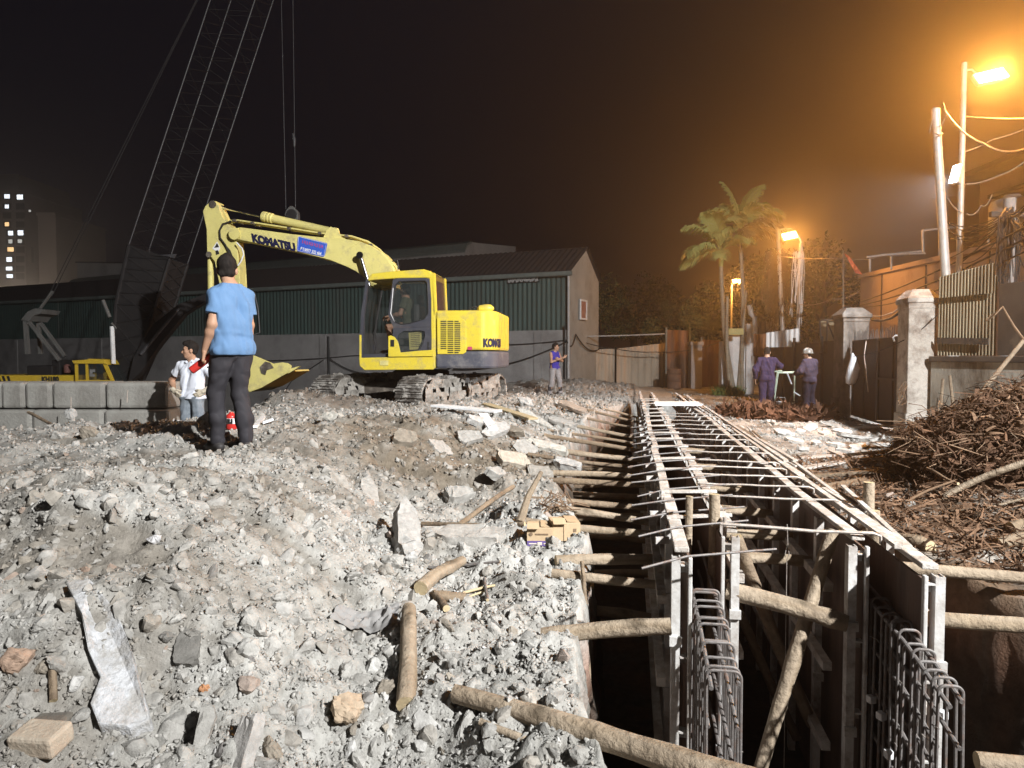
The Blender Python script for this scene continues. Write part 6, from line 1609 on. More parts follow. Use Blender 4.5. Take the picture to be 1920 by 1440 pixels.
cable('cord', [P(1624, 640, 14.6), P(1620, 668, 14.5), P(1623, 690, 14.4), P(1628, 735, 14.4)], .010, 'pale cord hanging down the dark gate below the bag', .0, m_rebarl, 'cord')
b = MB(); b.tube([P(1677, 640, 12.7), P(1674, 633, 12.7), P(1681, 629, 12.7), P(1690, 630, 12.6), P(1692, 637, 12.6), P(1696, 640, 12.6)], .017, 7); b.build('white_hose', m_white, label='short white hose hooked over the gate beside the tall pillar', cat='hose')
cable('cable', [P(1758, 590, 11.9), P(1690, 640, 12.3), P(1600, 668, 13.5)], .008, 'thin cable crossing in front of the tall pillar', .05, m_black)
b = MB(); r_ = random.Random(21)
for k in range(5):
    x, y = 1700 + r_.uniform(-4, 4), 715 + k * 3
    b.tube([P(x, y, 12.0), P(x - r_.uniform(6, 14), y + r_.uniform(10, 18), 12.0), P(x - r_.uniform(2, 12), y + r_.uniform(20, 34), 12.0), P(x - r_.uniform(8, 16), y + r_.uniform(30, 40), 12.0)], .006, 5)
b.build('dry_vine', m_twig, label='dry curling vine clinging to the near pillar', cat='vine')
# dark plate fence beyond, towards the palms
df = thing('plate_fence', 'dark patched plate fence behind the two workers', 'fence', (8.2, 19.6, 0))
r_ = random.Random(12)
ys_ = [17.35, 18.3, 19.2, 20.1, 20.9, 21.7, 22.6]
for k in range(6):
    z1 = 1.92 + r_.uniform(-.06, .05)
    MB().box(Vector((8.22 + r_.uniform(-.02, .02), (ys_[k] + ys_[k + 1]) / 2, z1 / 2)), (.03, ys_[k + 1] - ys_[k] - .01, z1), r_.uniform(-.01, .01)).build('plate', (m_gate, m_fencer, m_gate, m_darkw, m_tin, m_gate)[k] if k != 4 else m_gate, df)
for y in ys_: MB().box(Vector((8.17, y, 1.02)), (.06, .06, 2.05)).build('post', m_gate, df)
MB().box(Vector((8.185, 20, 1.2)), (.03, 5.2, .05)).build('rail', m_gate, df)
b = MB(); corr(b, P(1437, 630, 20.9), P(1500, 630, 20.2), P(1470, 651, 20.6).z, P(1437, 624, 20.9).z, .035, .016, P(1500, 615, 20.2).z)
b.build('tin_sheet', m_white, label='white corrugated tin sheet fixed above the dark fence', cat='tin sheet')
b = MB()
for k in range(5):
    x = 1413 + k * 5.5; b.prism([P(x, 668, 22.4), P(x + 5, 668, 22.4), P(x + 5, 625 + (k % 3), 22.4), P(x, 626 + (k % 2) * 2, 22.4)], (0, .03, 0))
b.build('board_screen', mat('rust_orange_boards', (.28, .13, .06), (.2, .09, .045), scale=4, rough=.85), label='rust-coloured boards left of the white tin sheet', cat='boards')
yp = thing('framed_panel', 'cream panel in a dark braced frame left of the far pillar', 'panel', P(1556, 700, 18.4))
MB().prism([P(1536, 662, 18.5), P(1576, 662, 18.1), P(1576, 597, 18.1), P(1536, 602, 18.5)], (.03, .03, 0)).build('sheet', m_tin, yp)
for a_, c_ in (((1537, 602), (1541, 662)), ((1551, 598), (1551, 662)), ((1549, 598), (1575, 662)), ((1575, 597), (1575, 662)), ((1536, 601), (1576, 597)), ((1536, 662), (1576, 662))): MB().cyl(P(a_[0], a_[1], 18.15), P(c_[0], c_[1], 18.1), .022, n=6).build('brace', m_gate, yp)
# boundary wall right of the tall pillar
bw_ = thing('boundary_wall', 'low stained render wall with a coping right of the tall pillar', 'wall', (7.1, 10.3, 0))
wa, wb = Vector((7.32, 12.0, 0)), Vector((8.6, 7.6, 0)); wd_ = (wb - wa).normalized(); wl = (wb - wa).length; wang = math.atan2(wd_.y, wd_.x)
MB().box((wa + wb) / 2 + Vector((0, 0, .70)), (wl, .18, 1.44), wang).build('wall_body', m_lowwall, bw_)
MB().box((wa + wb) / 2 + Vector((0, 0, 1.46)), (wl, .30, .10), wang, bev=.015).build('coping', m_darkw, bw_)
b = MB(); corr(b, wa + Vector((.0, 0, 0)) - wd_ * -.05, wa + wd_ * 1.10, 1.52, 2.78, .0145, .010); b.build('corrugated_sheet', m_tin, label='yellowed corrugated sheet standing on the low wall', cat='corrugated sheet')
b = MB(); corr(b, wa + Vector((-.06, 0, 0)) + wd_ * .12, wa + Vector((-.06, 0, 0)) + wd_ * 1.12, 2.50, 2.86, .0145, .010, 2.98); b.build('corrugated_sheet', m_tin, label='short strip of corrugated sheet overlapping the top of the taller sheet', cat='corrugated sheet')
b = MB(); b.box(wa + wd_ * 2.56 + Vector((.05, 0, 2.08)), (2.85, .14, 1.12), wang); b.build('brick_screen_wall', m_darkw, label='blackened upper wall at the right picture edge beside the corrugated sheet', cat='wall')
b = MB(); b.beam(wa + wd_ * .1 + Vector((-.06, 0, 1.78)), wa + wd_ * 1.05 + Vector((-.07, 0, 1.74)), .02, .10); b.build('loose_board', m_darkw, label='dark board lying along the foot of the corrugated sheet', cat='board')
for (x0, y0, x1, y1, lab) in ((1768, 712, 1764, 760, 'shorter dark stick leaning on the stained low wall'), (1781, 705, 1788, 768, 'taller dark stick leaning on the stained low wall')):
    MB().cyl(P(x0, y0, 10.9), P(x1, y1, 10.3), .022, n=7).build('stick', m_logd, label=lab, cat='stick')
MB().cyl(P(1918, 640, 8.2), P(1830, 748, 7.6), .024, n=8).build('dark_pole', m_logd, label='dark pole slanting out of the brush pile against the low wall', cat='pole')
b = MB(); b.tube([P(1850, 600, 8.6), P(1880, 575, 8.5), P(1900, 610, 8.5), P(1922, 640, 8.4)], .014, 6); b.tube([P(1880, 575, 8.5), P(1866, 590, 8.5), P(1850, 602, 8.6)], .009, 6)
b.build('bare_branch', m_twig, label='thin bare branch bent over in front of the blackened wall', cat='branch')

# ---- houses behind the wall
h1 = thing('house', 'low pinkish house with a sloping view of its flat roof behind the gate', 'house', (14.5, 17, 0))
MB().box(Vector((14.8, 15.6, 2.05)), (5.6, 16.8, 4.3)).build('wall', m_pink, h1)
MB().box(Vector((14.8, 15.6, 4.26)), (5.75, 16.95, .14), bev=.01).build('parapet', m_pink, h1)
b = MB()
for y in (22.6, 20.2, 17.5, 14.6): b.box(Vector((11.99, y, 2.6)), (.02, .05, 3.1))
b.build('wall_joint', m_darkw, h1)
MB().box(Vector((11.985, 12.2, 2.8)), (.03, 1.1, 1.2)).build('window', m_dkhole, h1)
h2 = thing('house', 'taller dim house with a dark roof edge at the right picture edge', 'house', (18, 17, 0))
MB().box(Vector((18.2, 17.0, 3.6)), (5, 13, 7.6)).build('wall', m_pink, h2)
MB().box(Vector((17.9, 17.0, 7.45)), (6.2, 13.6, .16)).build('roof_slab', m_darkw, h2)
MB().box(Vector((15.2, 19.8, 6.4)), (1.2, 3.4, .12)).build('balcony_slab', m_darkw, h2)
for y, z in ((21.5, 5.2), (18.2, 5.2), (15, 5.4)): MB().box(Vector((15.69, y, z)), (.03, 1.3, 1.4)).build('window', m_dkhole, h2)
b = MB()
for (a_, c_) in (((1625, 482, 21), (1732, 470, 21)), ((1631, 485, 21), (1631, 510, 21)), ((1671, 480, 21), (1671, 505, 21)), ((1730, 432, 20), (1731, 472, 20)), ((1731, 432, 20), (1800, 425, 20)), ((1650, 478, 21), (1735, 475, 21))): b.cyl(P(*a_), P(*c_), .03, n=6)
b.build('pipe_frame', m_pipe, label='thin pipe frame standing on the flat roof of the pinkish house', cat='pipe frame')
fg = thing('flag', 'drooping red flag on a thin staff behind the far pillar', 'flag', P(1583, 600, 19.5))
MB().cyl(P(1581, 610, 19.5), P(1581, 470, 19.5), .02, n=6).build('staff', m_pipe, fg)
vs = []; nn_ = 7
tl, tr, br_, bl_ = (1583, 475), (1592, 480), (1617, 515), (1604, 512)
b = MB()
for i in range(nn_ + 1):
    t = i / nn_; a_ = (tl[0] + (bl_[0] - tl[0]) * t, tl[1] + (bl_[1] - tl[1]) * t); c_ = (tr[0] + (br_[0] - tr[0]) * t, tr[1] + (br_[1] - tr[1]) * t)
    for j in range(4): u = j / 3; vs.append(P(a_[0] + (c_[0] - a_[0]) * u, a_[1] + (c_[1] - a_[1]) * u, 19.4 + .12 * math.sin(i * 1.6 + j * 1.4)))
b.add(vs, [(i * 4 + j, i * 4 + j + 1, i * 4 + j + 5, i * 4 + j + 4) for i in range(nn_) for j in range(3)], True); b.build('cloth', mat('red_flag_cloth', (.62, .14, .07), (.55, .11, .05), rough=.8), fg)

# ---- overhead cables
cb = [([(1770, 205, 13.2), (1842, 268, 12.5), (1925, 278, 11.5)], .016, 'thick pale overhead cable sagging from the leaning pole to the right edge', .10),
      ([(1808, 218, 14), (1925, 222, 13)], .010, 'thin straight overhead wire from the lamp pole to the right edge', .02),
      ([(1808, 285, 14), (1860, 262, 14), (1925, 240, 14)], .010, 'thin wire rising from the lamp pole to the right edge', .02),
      ([(1812, 345, 14), (1870, 330, 15), (1925, 300, 15)], .014, 'pale wire below the white floodlight running to the right edge', .04),
      ([(1613, 566, 23.0), (1925, 424, 11.5)], .018, 'upper dark cable along the pinkish house', .10),
      ([(1613, 572, 23.0), (1925, 446, 11.5)], .018, 'second dark cable along the pinkish house', .16),
      ([(1613, 576, 23.0), (1925, 470, 11.5)], .016, 'third dark cable along the pinkish house', .22),
      ([(1628, 596, 17), (1665, 598, 15.5), (1700, 570, 13)], .03, 'thick bundle of dark cable drooping between the pillars', .05),
      ([(1628, 590, 17), (1668, 588, 15.5), (1700, 562, 13)], .015, 'thin cable above the thick bundle between the pillars', .05),
      ([(1460, 480, 25), (1560, 484, 22), (1640, 484, 21)], .012, 'level wire from the second lamp to the roof frame', .05),
      ([(1497, 570, 24), (1560, 560, 21), (1612, 545, 23)], .012, 'slack wire between the draped post and the pinkish house', .1),
      ([(1776, 370, 13.2), (1805, 398, 13.9)], .010, 'short slack wire between the two near poles', .06),
      ([(1812, 400, 14), (1840, 385, 14.5), (1860, 365, 15)], .010, 'short slack wire right of the lamp pole', .10),
      ([(1380, 522, 30), (1458, 500, 26)], .012, 'wire from the twin lamp to the second orange lamp', .08)]
for pts_, r, lab, sag in cb: cable('overhead_cable', [P(*q) for q in pts_], r, lab, sag, m_black if 'dark' in lab else m_rebarl, 'overhead cable', 'overhead cables on the street side')
b = MB(); r_ = random.Random(77)
c0_ = P(1893, 402, 12.5)
for k in range(46):
    x, y = r_.uniform(1872, 1915), r_.uniform(385, 425)
    b.tube([P(1893 + r_.uniform(-8, 8), 395 + r_.uniform(-8, 8), 12.5), P(x, y + 20, 12.4), P(x + r_.uniform(-18, 12), r_.uniform(460, 560), 12.3)], .009, 5)
b.build('cable_tangle', m_black, label='dark tangle of telephone cables hanging at the right edge', cat='cable tangle')
pl = thing('utility_pole', 'dark concrete pole behind the tangle of cables', 'utility pole', Vector((P(1893, 500, 12.7).x, 12.7, 0)))
MB().tube([Vector((P(1893, 500, 12.7).x, 12.7, 0)), P(1893, 372, 12.7)], [.13, .10], 12).build('pole', m_plinth, pl)
MB().box(P(1893, 402, 12.6), (.7, .08, .09)).build('crossarm', m_gate, pl)

h3 = thing('rooftop_room', 'small rooftop room with a sloping tin roof on the pinkish house', 'rooftop room', (13.6, 12.4, 4.35))
MB().box(Vector((13.7, 12.4, 5.15)), (3.0, 4.6, 1.6)).build('wall', m_pink, h3)
vs_ = []; fs_ = []
for i in range(101):
    y = 9.9 + i * .05; o = .02 * (1 if i % 2 else -1); vs_ += [(11.9, y, 5.9 + o), (15.4, y, 6.6 + o), (11.9, y, 5.93 + o), (15.4, y, 6.63 + o)]
for i in range(100): a_ = 4 * i; fs_ += [(a_, a_ + 4, a_ + 5, a_ + 1), (a_ + 2, a_ + 3, a_ + 7, a_ + 6), (a_, a_ + 2, a_ + 6, a_ + 4)]
MB().add(vs_, fs_).build('tin_roof', m_tin, h3)
MB().box(Vector((12.19, 11.6, 5.2)), (.03, .8, .8)).build('window', m_dkhole, h3)
MB().box(Vector((12.19, 13.6, 5.0)), (.04, .7, 1.25)).build('door', m_darkw, h3)
tk = Vector((13.0, 18.2, 4.35)); wt = thing('water_tank', 'squat pale water tank standing on the roof of the pinkish house', 'water tank', tk)
MB().lathe(tk + Vector((0, 0, .35)), [(.45, 0), (.5, .03), (.5, .75), (.46, .85), (.2, .95), (.18, 1.0)], 20).build('tank_body', m_pipe, wt)
for k in range(4): MB().cyl(tk + Vector((.35 * (1 if k % 2 else -1), .35 * (1 if k > 1 else -1), 0)), tk + Vector((.35 * (1 if k % 2 else -1), .35 * (1 if k > 1 else -1), .36)), .03, n=6).build('leg', m_pipe, wt)
an = thing('antenna', 'thin television antenna above the pinkish house', 'antenna', (12.6, 20.6, 4.35))
MB().cyl(Vector((12.6, 20.6, 4.35)), Vector((12.6, 20.6, 6.3)), .02, n=6).build('mast', m_pipe, an)
for k in range(5): MB().cyl(Vector((12.6 - .35 + .06 * k, 20.6 + .12 * k - .25, 6.2)), Vector((12.6 + .35 - .06 * k, 20.6 + .12 * k - .25, 6.2)), .010, n=5).build('rod', m_pipe, an)
rw = random.Random(88)
for k in range(14):
    y0, y1 = rw.uniform(415, 500), rw.uniform(360, 520)
    cable('overhead_cable', [P(rw.uniform(1770, 1800), y0, 14.2), P(1893 + rw.uniform(-12, 12), 400 + rw.uniform(-8, 10), 12.6), P(1935, y1, 11.6)], .009, 'thin black service cable strung across the upper right houses to the cable tangle', rw.uniform(.05, .3), m_black, 'overhead cable', 'service cables at the cable tangle')

# ---- white wall behind the palms
ww = thing('white_wall', 'white rendered wall stub behind the palm trunks', 'wall', P(1385, 745, 27.3))
for x0, x1, yt, d in ((1352, 1374, 640, 27.3), (1372, 1398, 628, 27.35), (1398, 1414, 607, 27.2)):
    a_, c_ = P(x0, 745, d), P(x1, 745, d); zt = P(x0, yt, d).z
    MB().box(Vector(((a_.x + c_.x) / 2, d + .2, zt / 2 - .1)), ((c_ - a_).x - .01, .4, zt + .2), bev=.02).build('wall_block', m_white, ww)
MB().tube([P(1405, 572, 27), P(1408, 588, 27), P(1415, 596, 27), P(1416, 640, 27)], .10, 10).build('drain_pipe', m_white, label='white plastic pipe with an elbow rising above the white wall', cat='pipe')
MB().box(P(1374, 622, 27.1), (.8, .1, .25)).build('shop_sign', mat('yellow_sign_strip', (.55, .5, .22), rough=.6), label='small yellowish strip on top of the white wall', cat='sign')

# ---- palms
m_trunk = mat('palm_trunk', (.36, .33, .27), (.25, .22, .17), scale=5, rough=.9, bump=.5, bscale=14, stretch=(1, 1, 3.5))
m_frond = mat('palm_frond', (.43, .47, .17), (.34, .385, .125), scale=2.5, rough=.55)
m_frondd = mat('dry_palm_frond', (.24, .19, .07), (.17, .12, .05), scale=2.5, rough=.7)
def frond(b, base, dirv, length, droop, seed, wid=1.0):
    r_ = random.Random(seed); n = 22; pts_ = []; d = Vector(dirv).normalized(); p = Vector(base)
    for i in range(n + 1):
        pts_.append(p.copy()); p = p + d * (length / n); d = (d + Vector((0, 0, -droop / n * (.5 + i / n)))).normalized()
    b.tube(pts_, [.028 * (1 - .85 * i / n) for i in range(n + 1)], 5)
    side = d.cross(Vector((0, 0, 1)));
    if side.length < .1: side = Vector((1, 0, 0))
    side.normalize()
    for i in range(3, n):
        t = i / n; L = length * .46 * math.sin(math.pi * min(1, t * .85 + .12)) ** .7 * wid
        dd = (pts_[i + 1] - pts_[i]).normalized(); s_ = dd.cross(Vector((0, 0, 1))).normalized() if abs(dd.z) < .98 else side
        for sg in (-1, 1):
            for h_ in (0, .5):
                q = pts_[i] + (pts_[i + 1] - pts_[i]) * h_
                o = (s_ * sg * .72 + dd * .62 + Vector((0, 0, r_.uniform(-.1, .22)))).normalized()
                a_ = q + o * L * .5 + Vector((0, 0, -.04 * L)); e_ = q + o * L * .92 + Vector((0, 0, -.42 * L * r_.uniform(.6, 1.3)))
                wv = dd * .042
                b.add([q - wv * .6, q + wv * .6, a_ - wv, a_ + wv, e_], [(0, 1, 3, 2), (2, 3, 4)])
def palm(label, base, top, fronds, rt, seed):
    th_ = thing('palm_tree', label, 'palm tree', base, 'palms beside the second orange lamp')
    base, top = Vector(base), Vector(top); k = 14; bend = Vector((random.Random(seed).uniform(-.15, .15), 0, 0))
    pts_ = [base + (top - base) * (i / k) + bend * math.sin(i / k * math.pi) for i in range(k + 1)]
    MB().tube(pts_, [rt * (1.25 - .45 * i / k) * (1.06 if i % 2 else 1) for i in range(k + 1)], 10).build('trunk', m_trunk, th_)
    if not fronds: return
    cs = MB(); cs.tube([top, top + Vector((0, 0, .35)), top + Vector((0, 0, .7))], [rt * .95, rt * 1.05, rt * .5], 8); cs.build('crownshaft', m_frond, th_)
    for i, (ang, el, L, dr, dry) in enumerate(fronds):
        b = MB(); v = Vector((math.cos(R(ang)) * math.cos(R(el + 9)), math.sin(R(ang)) * math.cos(R(el + 9)), math.sin(R(el + 9))))
        frond(b, top + Vector((0, 0, .55)), v, L * 1.02, dr * .9, seed * 50 + i); b.build('frond', m_frondd if dry else m_frond, th_)
pY = 27.0
palm('left palm with its crown of arching fronds lower than the right one', (P(1376, 742, pY).x, pY, 0), P(1352, 500, pY), [(170, 55, 1.9, 2.2, 0), (200, 20, 1.7, 1.9, 0), (215, 70, 1.8, 2.6, 0), (100, 60, 1.7, 2.0, 0), (300, 35, 1.6, 2.0, 0), (20, 45, 1.5, 2.2, 0), (250, 0, 1.5, 1.3, 0), (150, 5, 1.7, 1.6, 0), (340, 65, 1.7, 2.3, 0)], .085, 1)
palm('right palm with the taller crown beside the orange lamp', (P(1385, 742, pY + .3).x, pY + .3, 0), P(1388, 456, pY + .3), [(150, 72, 2.0, 2.0, 0), (180, 45, 1.8, 2.2, 0), (20, 70, 2.0, 2.2, 0), (0, 45, 1.9, 2.3, 0), (330, 20, 1.8, 1.9, 1), (290, 50, 1.7, 2.2, 0), (240, 30, 1.6, 2.0, 0), (350, 0, 1.7, 1.4, 1), (100, 60, 1.8, 2.2, 0), (210, 0, 1.5, 1.4, 0), (45, 20, 1.7, 1.9, 1), (270, -15, 1.4, .8, 1)], .08, 2)
palm('slim bare palm trunk leaning right in the clump', (P(1392, 742, pY + .2).x, pY + .2, 0), P(1399, 545, pY + .2), [], .06, 3)
palm('short bare palm trunk left in the clump', (P(1370, 742, pY - .2).x, pY - .2, 0), P(1364, 556, pY - .2), [], .065, 4)

# ---- trees beyond the fences
m_leaf = mat('tree_leaf', (.085, .095, .030), (.05, .06, .02), scale=1.5, rough=.6)
m_leafd = mat('dry_hanging_leaf', (.15, .10, .05), (.10, .065, .035), scale=1.5, rough=.8)
m_bark = mat('tree_bark', (.12, .09, .065), (.08, .06, .045), scale=6, rough=.95, bump=.6, bscale=18)
def tree(label, base, hgt, rad, nleaf, seed, m=None, size=.11, squash=.85, name='tree', cat='tree', group='trees behind the fences'):
    r_ = np.random.default_rng(seed); base = Vector(base); th_ = thing(name, label, cat, base, group)
    b = MB(); ctr = base + Vector((0, 0, hgt - rad * squash))
    b.tube([base, base + Vector((.1, 0, (hgt - rad) * .5)), ctr], [rad * .09, rad * .075, rad * .05], 9)
    lobes = []
    for k in range(13):
        v = r_.normal(size=3); v /= np.linalg.norm(v); v[2] *= squash; q = ctr + Vector(v) * rad * r_.uniform(.35, .85); lobes.append((q, rad * r_.uniform(.22, .48)))
        b.tube([ctr - Vector((0, 0, rad * r_.uniform(.1, .6))), (ctr + q) / 2 + Vector(r_.normal(size=3)) * .1, q], [rad * .04, rad * .025, rad * .01], 6)
    b.build('trunk', m_bark, th_)
    vs, fs = [], []
    for k in range(nleaf):
        q, lr = lobes[int(r_.integers(len(lobes)))]
        v = r_.normal(size=3); v /= np.linalg.norm(v); c = np.array(q) + v * lr * r_.uniform(.3, 1.08) ** .6
        u = r_.normal(size=3); u /= np.linalg.norm(u); w_ = np.cross(u, r_.normal(size=3)); w_ /= np.linalg.norm(w_); s_ = size * r_.uniform(.6, 1.4)
        o = len(vs); vs += [c - u * s_, c - w_ * s_ * .42 - u * s_ * .1, c + u * s_, c + w_ * s_ * .42 - u * s_ * .1]; fs.append((o, o + 1, o + 2, o + 3))
    b = MB(); b.v = [tuple(q) for q in vs]; b.f = fs; b.m = [0] * len(fs); b.sm = [False] * len(fs); b.build('crown', m or m_leaf, th_)
tree('orange-lit bushy tree just left of the palms', P(1316, 700, 35) * 1.0 - Vector((0, 0, .6)), 4.9, 1.9, 5200, 5)
tree('second dim bushy tree left of the orange-lit one', P(1262, 700, 38) - Vector((0, 0, .6)), 5.2, 2.2, 4200, 6)
tree('dark tree nearest to the cream gable', P(1185, 700, 42) - Vector((0, 0, .6)), 6.8, 3.0, 4200, 7)
tree('tall dark tree standing behind the palms', P(1425, 700, 40) - Vector((0, 0, .6)), 8.2, 3.2, 5200, 8)
tree('broad dark tree far behind the pinkish house', P(1540, 700, 36) - Vector((0, 0, .6)), 7.6, 3.2, 4600, 9)
b = MB(); r_ = random.Random(31)
for k in range(900):
    x = 1458 + r_.gauss(0, 11); y = 465 + abs(r_.gauss(0, 75)); q = P(x, y, 25.3 + r_.uniform(-.4, .4)); dv = Vector((r_.uniform(-.3, .3), r_.uniform(-.2, .2), -r_.uniform(.1, .5)))
    wv = Vector((.02, 0, 0)); b.add([q - wv, q + wv, q + dv * .6 + wv, q + dv], [(0, 1, 2, 3)])
b.build('dry_creeper', m_leafd, label='dry creeper hanging down around the second lamp pole', cat='creeper')
b = MB()
for k in range(500):
    q = P(r_.uniform(1338, 1392), r_.uniform(729, 742), 26 + r_.uniform(-.5, .5)); q.z = max(0, Hz(q.x, q.y)); v = Vector((r_.uniform(-.25, .25), r_.uniform(-.2, .2), r_.uniform(.1, .45))); wv = Vector((.02, .01, 0))
    b.add([q - wv, q + wv, q + v * .6 + wv * .8, q + v], [(0, 1, 2, 3)])
b.build('grass_tuft', mat('fresh_grass', (.10, .17, .05), (.07, .12, .03), rough=.7), label='patch of green grass at the foot of the palms', cat='grass', kind='stuff')
# ================================================================== CRAWLER CRANE BEHIND THE BLOCK WALL
m_crdk = mat('dark_crane_steel', (.012, .011, .012), (.02, .018, .018), scale=3, rough=.7, dirt=(.04, .036, .034), dscale=2, dlo=.6, dhi=.8)
m_crgr = mat('grey_crane_steel', (.12, .12, .115), (.09, .09, .087), scale=3, rough=.65, dirt=(.1, .09, .08), dscale=2, dlo=.5, dhi=.8)
m_cryel = mat('crane_yellow', (.60, .42, .04), (.52, .36, .035), scale=3, rough=.5, dirt=(.3, .24, .12), dscale=2, dlo=.55, dhi=.8)
m_crch = mat('worn_bright_chord', (.06, .06, .064), (.035, .035, .038), scale=5, rough=.5)
CY = 20.0
crane = thing('crawler_crane', 'crawler crane with a yellow cab and a dark lattice boom behind the block wall', 'crane', Vector((P(120, 720, CY).x, CY + 1, -1.7)))
b = MB(); p0, p1 = P(-30, 704, CY), P(146, 705, CY); zt = p0.z
b.box(Vector(((p0.x + p1.x) / 2, CY + .9, zt - .32)), (p1.x - p0.x, 1.9, .66), bev=.03); b.build('machine_deck', m_cryel, crane)
b = MB()
for k in range(3):
    x = -2 + k * 9; b.prism([P(x, 717, CY - .06), P(x + 4.5, 717, CY - .06), P(x + 0.5, 705, CY - .06), P(x - 4, 705, CY - .06)], (0, .015, 0))
b.build('hazard_stripes', m_black, crane)
text_mesh('KH180', .19, P(94, 711.5, CY - .055), (1, 0, 0), (0, 0, 1), .01, 0, 'CENTER', .012, .9).build('lettering', m_black, crane)
b = MB(); b.box(P(100, 698, CY + .8) + Vector((0, 0, 0)), (.75, 1.2, .42), bev=.03); b.box(P(117, 690, CY + .7), (.25, .6, .5), bev=.03); b.build('engine_gear', m_crdk, crane)
b = MB(); b.lathe(P(126, 692, CY + .3) - Vector((0, 0, .12)), [(.06, 0), (.09, .02), (.09, .22), (.05, .26)], 12); b.build('winch_part', mat('red_machine_part', (.16, .07, .06), rough=.7), crane)
# cab
def cpt(px, py, dy=0): return P(px, py, CY - .25 + dy)
cab = MB()
cw = .95
def cplate(b, pix, y0, y1): b.prism([P(x, y, CY - .25) + Vector((0, y0, 0)) for x, y in pix], (0, y1 - y0, 0)); return b
cplate(cab, [(136, 676), (166, 674), (166, 672.5), (197, 674), (203, 684), (196, 682), (140, 682)], -.05, cw); 
cab.build('cab_roof', m_cryel, crane, bevel=.012)
fr = MB()
for y0, y1 in ((0, .05), (cw - .09, cw - .04)):
    cplate(fr, [(140, 682), (145, 682), (146, 712), (141, 712)], y0, y1); cplate(fr, [(160, 682), (164, 682), (166, 714), (161, 714)], y0 + .002, y1); cplate(fr, [(192, 681), (199, 681), (216, 720), (210, 720)], y0 + .001, y1)
    cplate(fr, [(141, 712), (212, 713), (215, 722), (141, 722)], y0 + .003, y1)
    fr.build('cab_frame', m_cryel, crane); fr = MB()
b = MB(); cplate(b, [(145, 683), (160, 683), (161, 713), (146, 713)], .02, .03); b.build('window', m_glass, crane)
b = MB(); cplate(b, [(164, 683), (192, 683), (197, 700), (200, 714), (166, 714)], .02, .03); b.build('window', m_glass, crane)
b = MB(); cplate(b, [(199, 684), (203, 684), (219, 718), (215, 718)], .05, cw - .1); b.build('windscreen', m_glass, crane)
b = MB(); cplate(b, [(148, 690), (158, 691), (158, 698), (153, 698), (153, 702), (158, 703), (158, 707), (148, 707)], .5, .52); b.build('instrument_panel', m_white, crane)
b = MB(); cplate(b, [(141, 722), (216, 722), (216, 760), (141, 760)], 0, cw); b.build('cab_base', m_cryel, crane)
# A-frame
g_ = MB(); A1, A2 = P(48, 600, CY + .3), P(66, 588, CY + .9)
for a_, c_, r in ((A1, P(52, 664, CY + .3), .09), (A1 + Vector((.06, 0, 0)), P(112, 676, CY + .3), .075), (P(72, 600, CY + .8), P(122, 668, CY + .8), .075), (P(72, 600, CY + .8), P(76, 664, CY + .8), .08)): g_.beam(a_, c_, r * 1.1, r * 1.1)
g_.build('gantry_leg', m_crgr, crane)
g_ = MB(); g_.prism([P(39, 600, CY + .2), P(52, 584, CY + .2), P(66, 578, CY + .2), P(80, 580, CY + .2), P(76, 588, CY + .2), P(62, 592, CY + .2), P(54, 602, CY + .2)], (0, .8, 0)); g_.build('gantry_head', m_crgr, crane)
MB().beam(P(76, 578, CY + .3), P(99, 546, CY + .3), .07, .05).build('bridle_link', m_crgr, crane)
# boom: a tapered foot, then four chords with lacing up and out of the picture
def bx_(px, py, hw, hd_):
    c = P(px, py, CY + .8); return [c + Vector((sx * hw * .93, sy * hd_, -sx * hw * .33)) for sx, sy in ((-1, -1), (1, -1), (1, 1), (-1, 1))]
secs = [bx_(238, 716, .22, .45), bx_(270, 585, .56, .55), bx_(298, 478, .63, .55), bx_(541, -262, .60, .5)]
ch = MB()
for k in range(4): ch.tube([secs[0][k], secs[1][k], secs[2][k]], .055, 7)
ch.build('boom_foot_chord', m_crdk, crane)
ch = MB()
for k in range(4): ch.tube([secs[2][k], secs[3][k]], .020, 6)
ch.build('boom_chord', m_crch, crane)
lc_ = MB(); n = 34
for k in range(4):
    k2 = (k + 1) % 4
    for i in range(n):
        a_ = secs[2][k].lerp(secs[3][k], i / n); c_ = secs[2][k2].lerp(secs[3][k2], (i + 1) / n)
        if i % 2: a_, c_ = secs[2][k2].lerp(secs[3][k2], i / n), secs[2][k].lerp(secs[3][k], (i + 1) / n)
        lc_.cyl(a_, c_, .009, n=5)
for s0_, s1_, m_ in ((0, 1, 4), (1, 2, 5)):
    for k in range(4):
        k2 = (k + 1) % 4
        for i in range(m_): lc_.cyl(secs[s0_][k].lerp(secs[s1_][k], i / m_), secs[s0_][k2].lerp(secs[s1_][k2], (i + 1) / m_), .03, n=5); lc_.cyl(secs[s0_][k2].lerp(secs[s1_][k2], i / m_), secs[s0_][k].lerp(secs[s1_][k], (i + 1) / m_), .03, n=5)
lc_.build('boom_lacing', m_crdk, crane)
pl_ = MB()
for q in (0, 1): 
    pl_.add([secs[q][0], secs[q][1], secs[q + 1][1], secs[q + 1][0]], [(0, 1, 2, 3)]); pl_.add([secs[q][3], secs[q][2], secs[q + 1][2], secs[q + 1][3]], [(3, 2, 1, 0)]); pl_.add([secs[q][1], secs[q][2], secs[q + 1][2], secs[q + 1][1]], [(0, 1, 2, 3)])
pl_.build('boom_foot_plate', m_crdk, crane)
b = MB(); b.prism([P(282, 476, CY + .1), P(312, 480, CY + .1), P(326, 484, CY + .1), P(330, 476, CY + .1), P(300, 478, CY + .1)], (0, .05, 0)); b.build('boom_splice_plate', m_crch, crane)
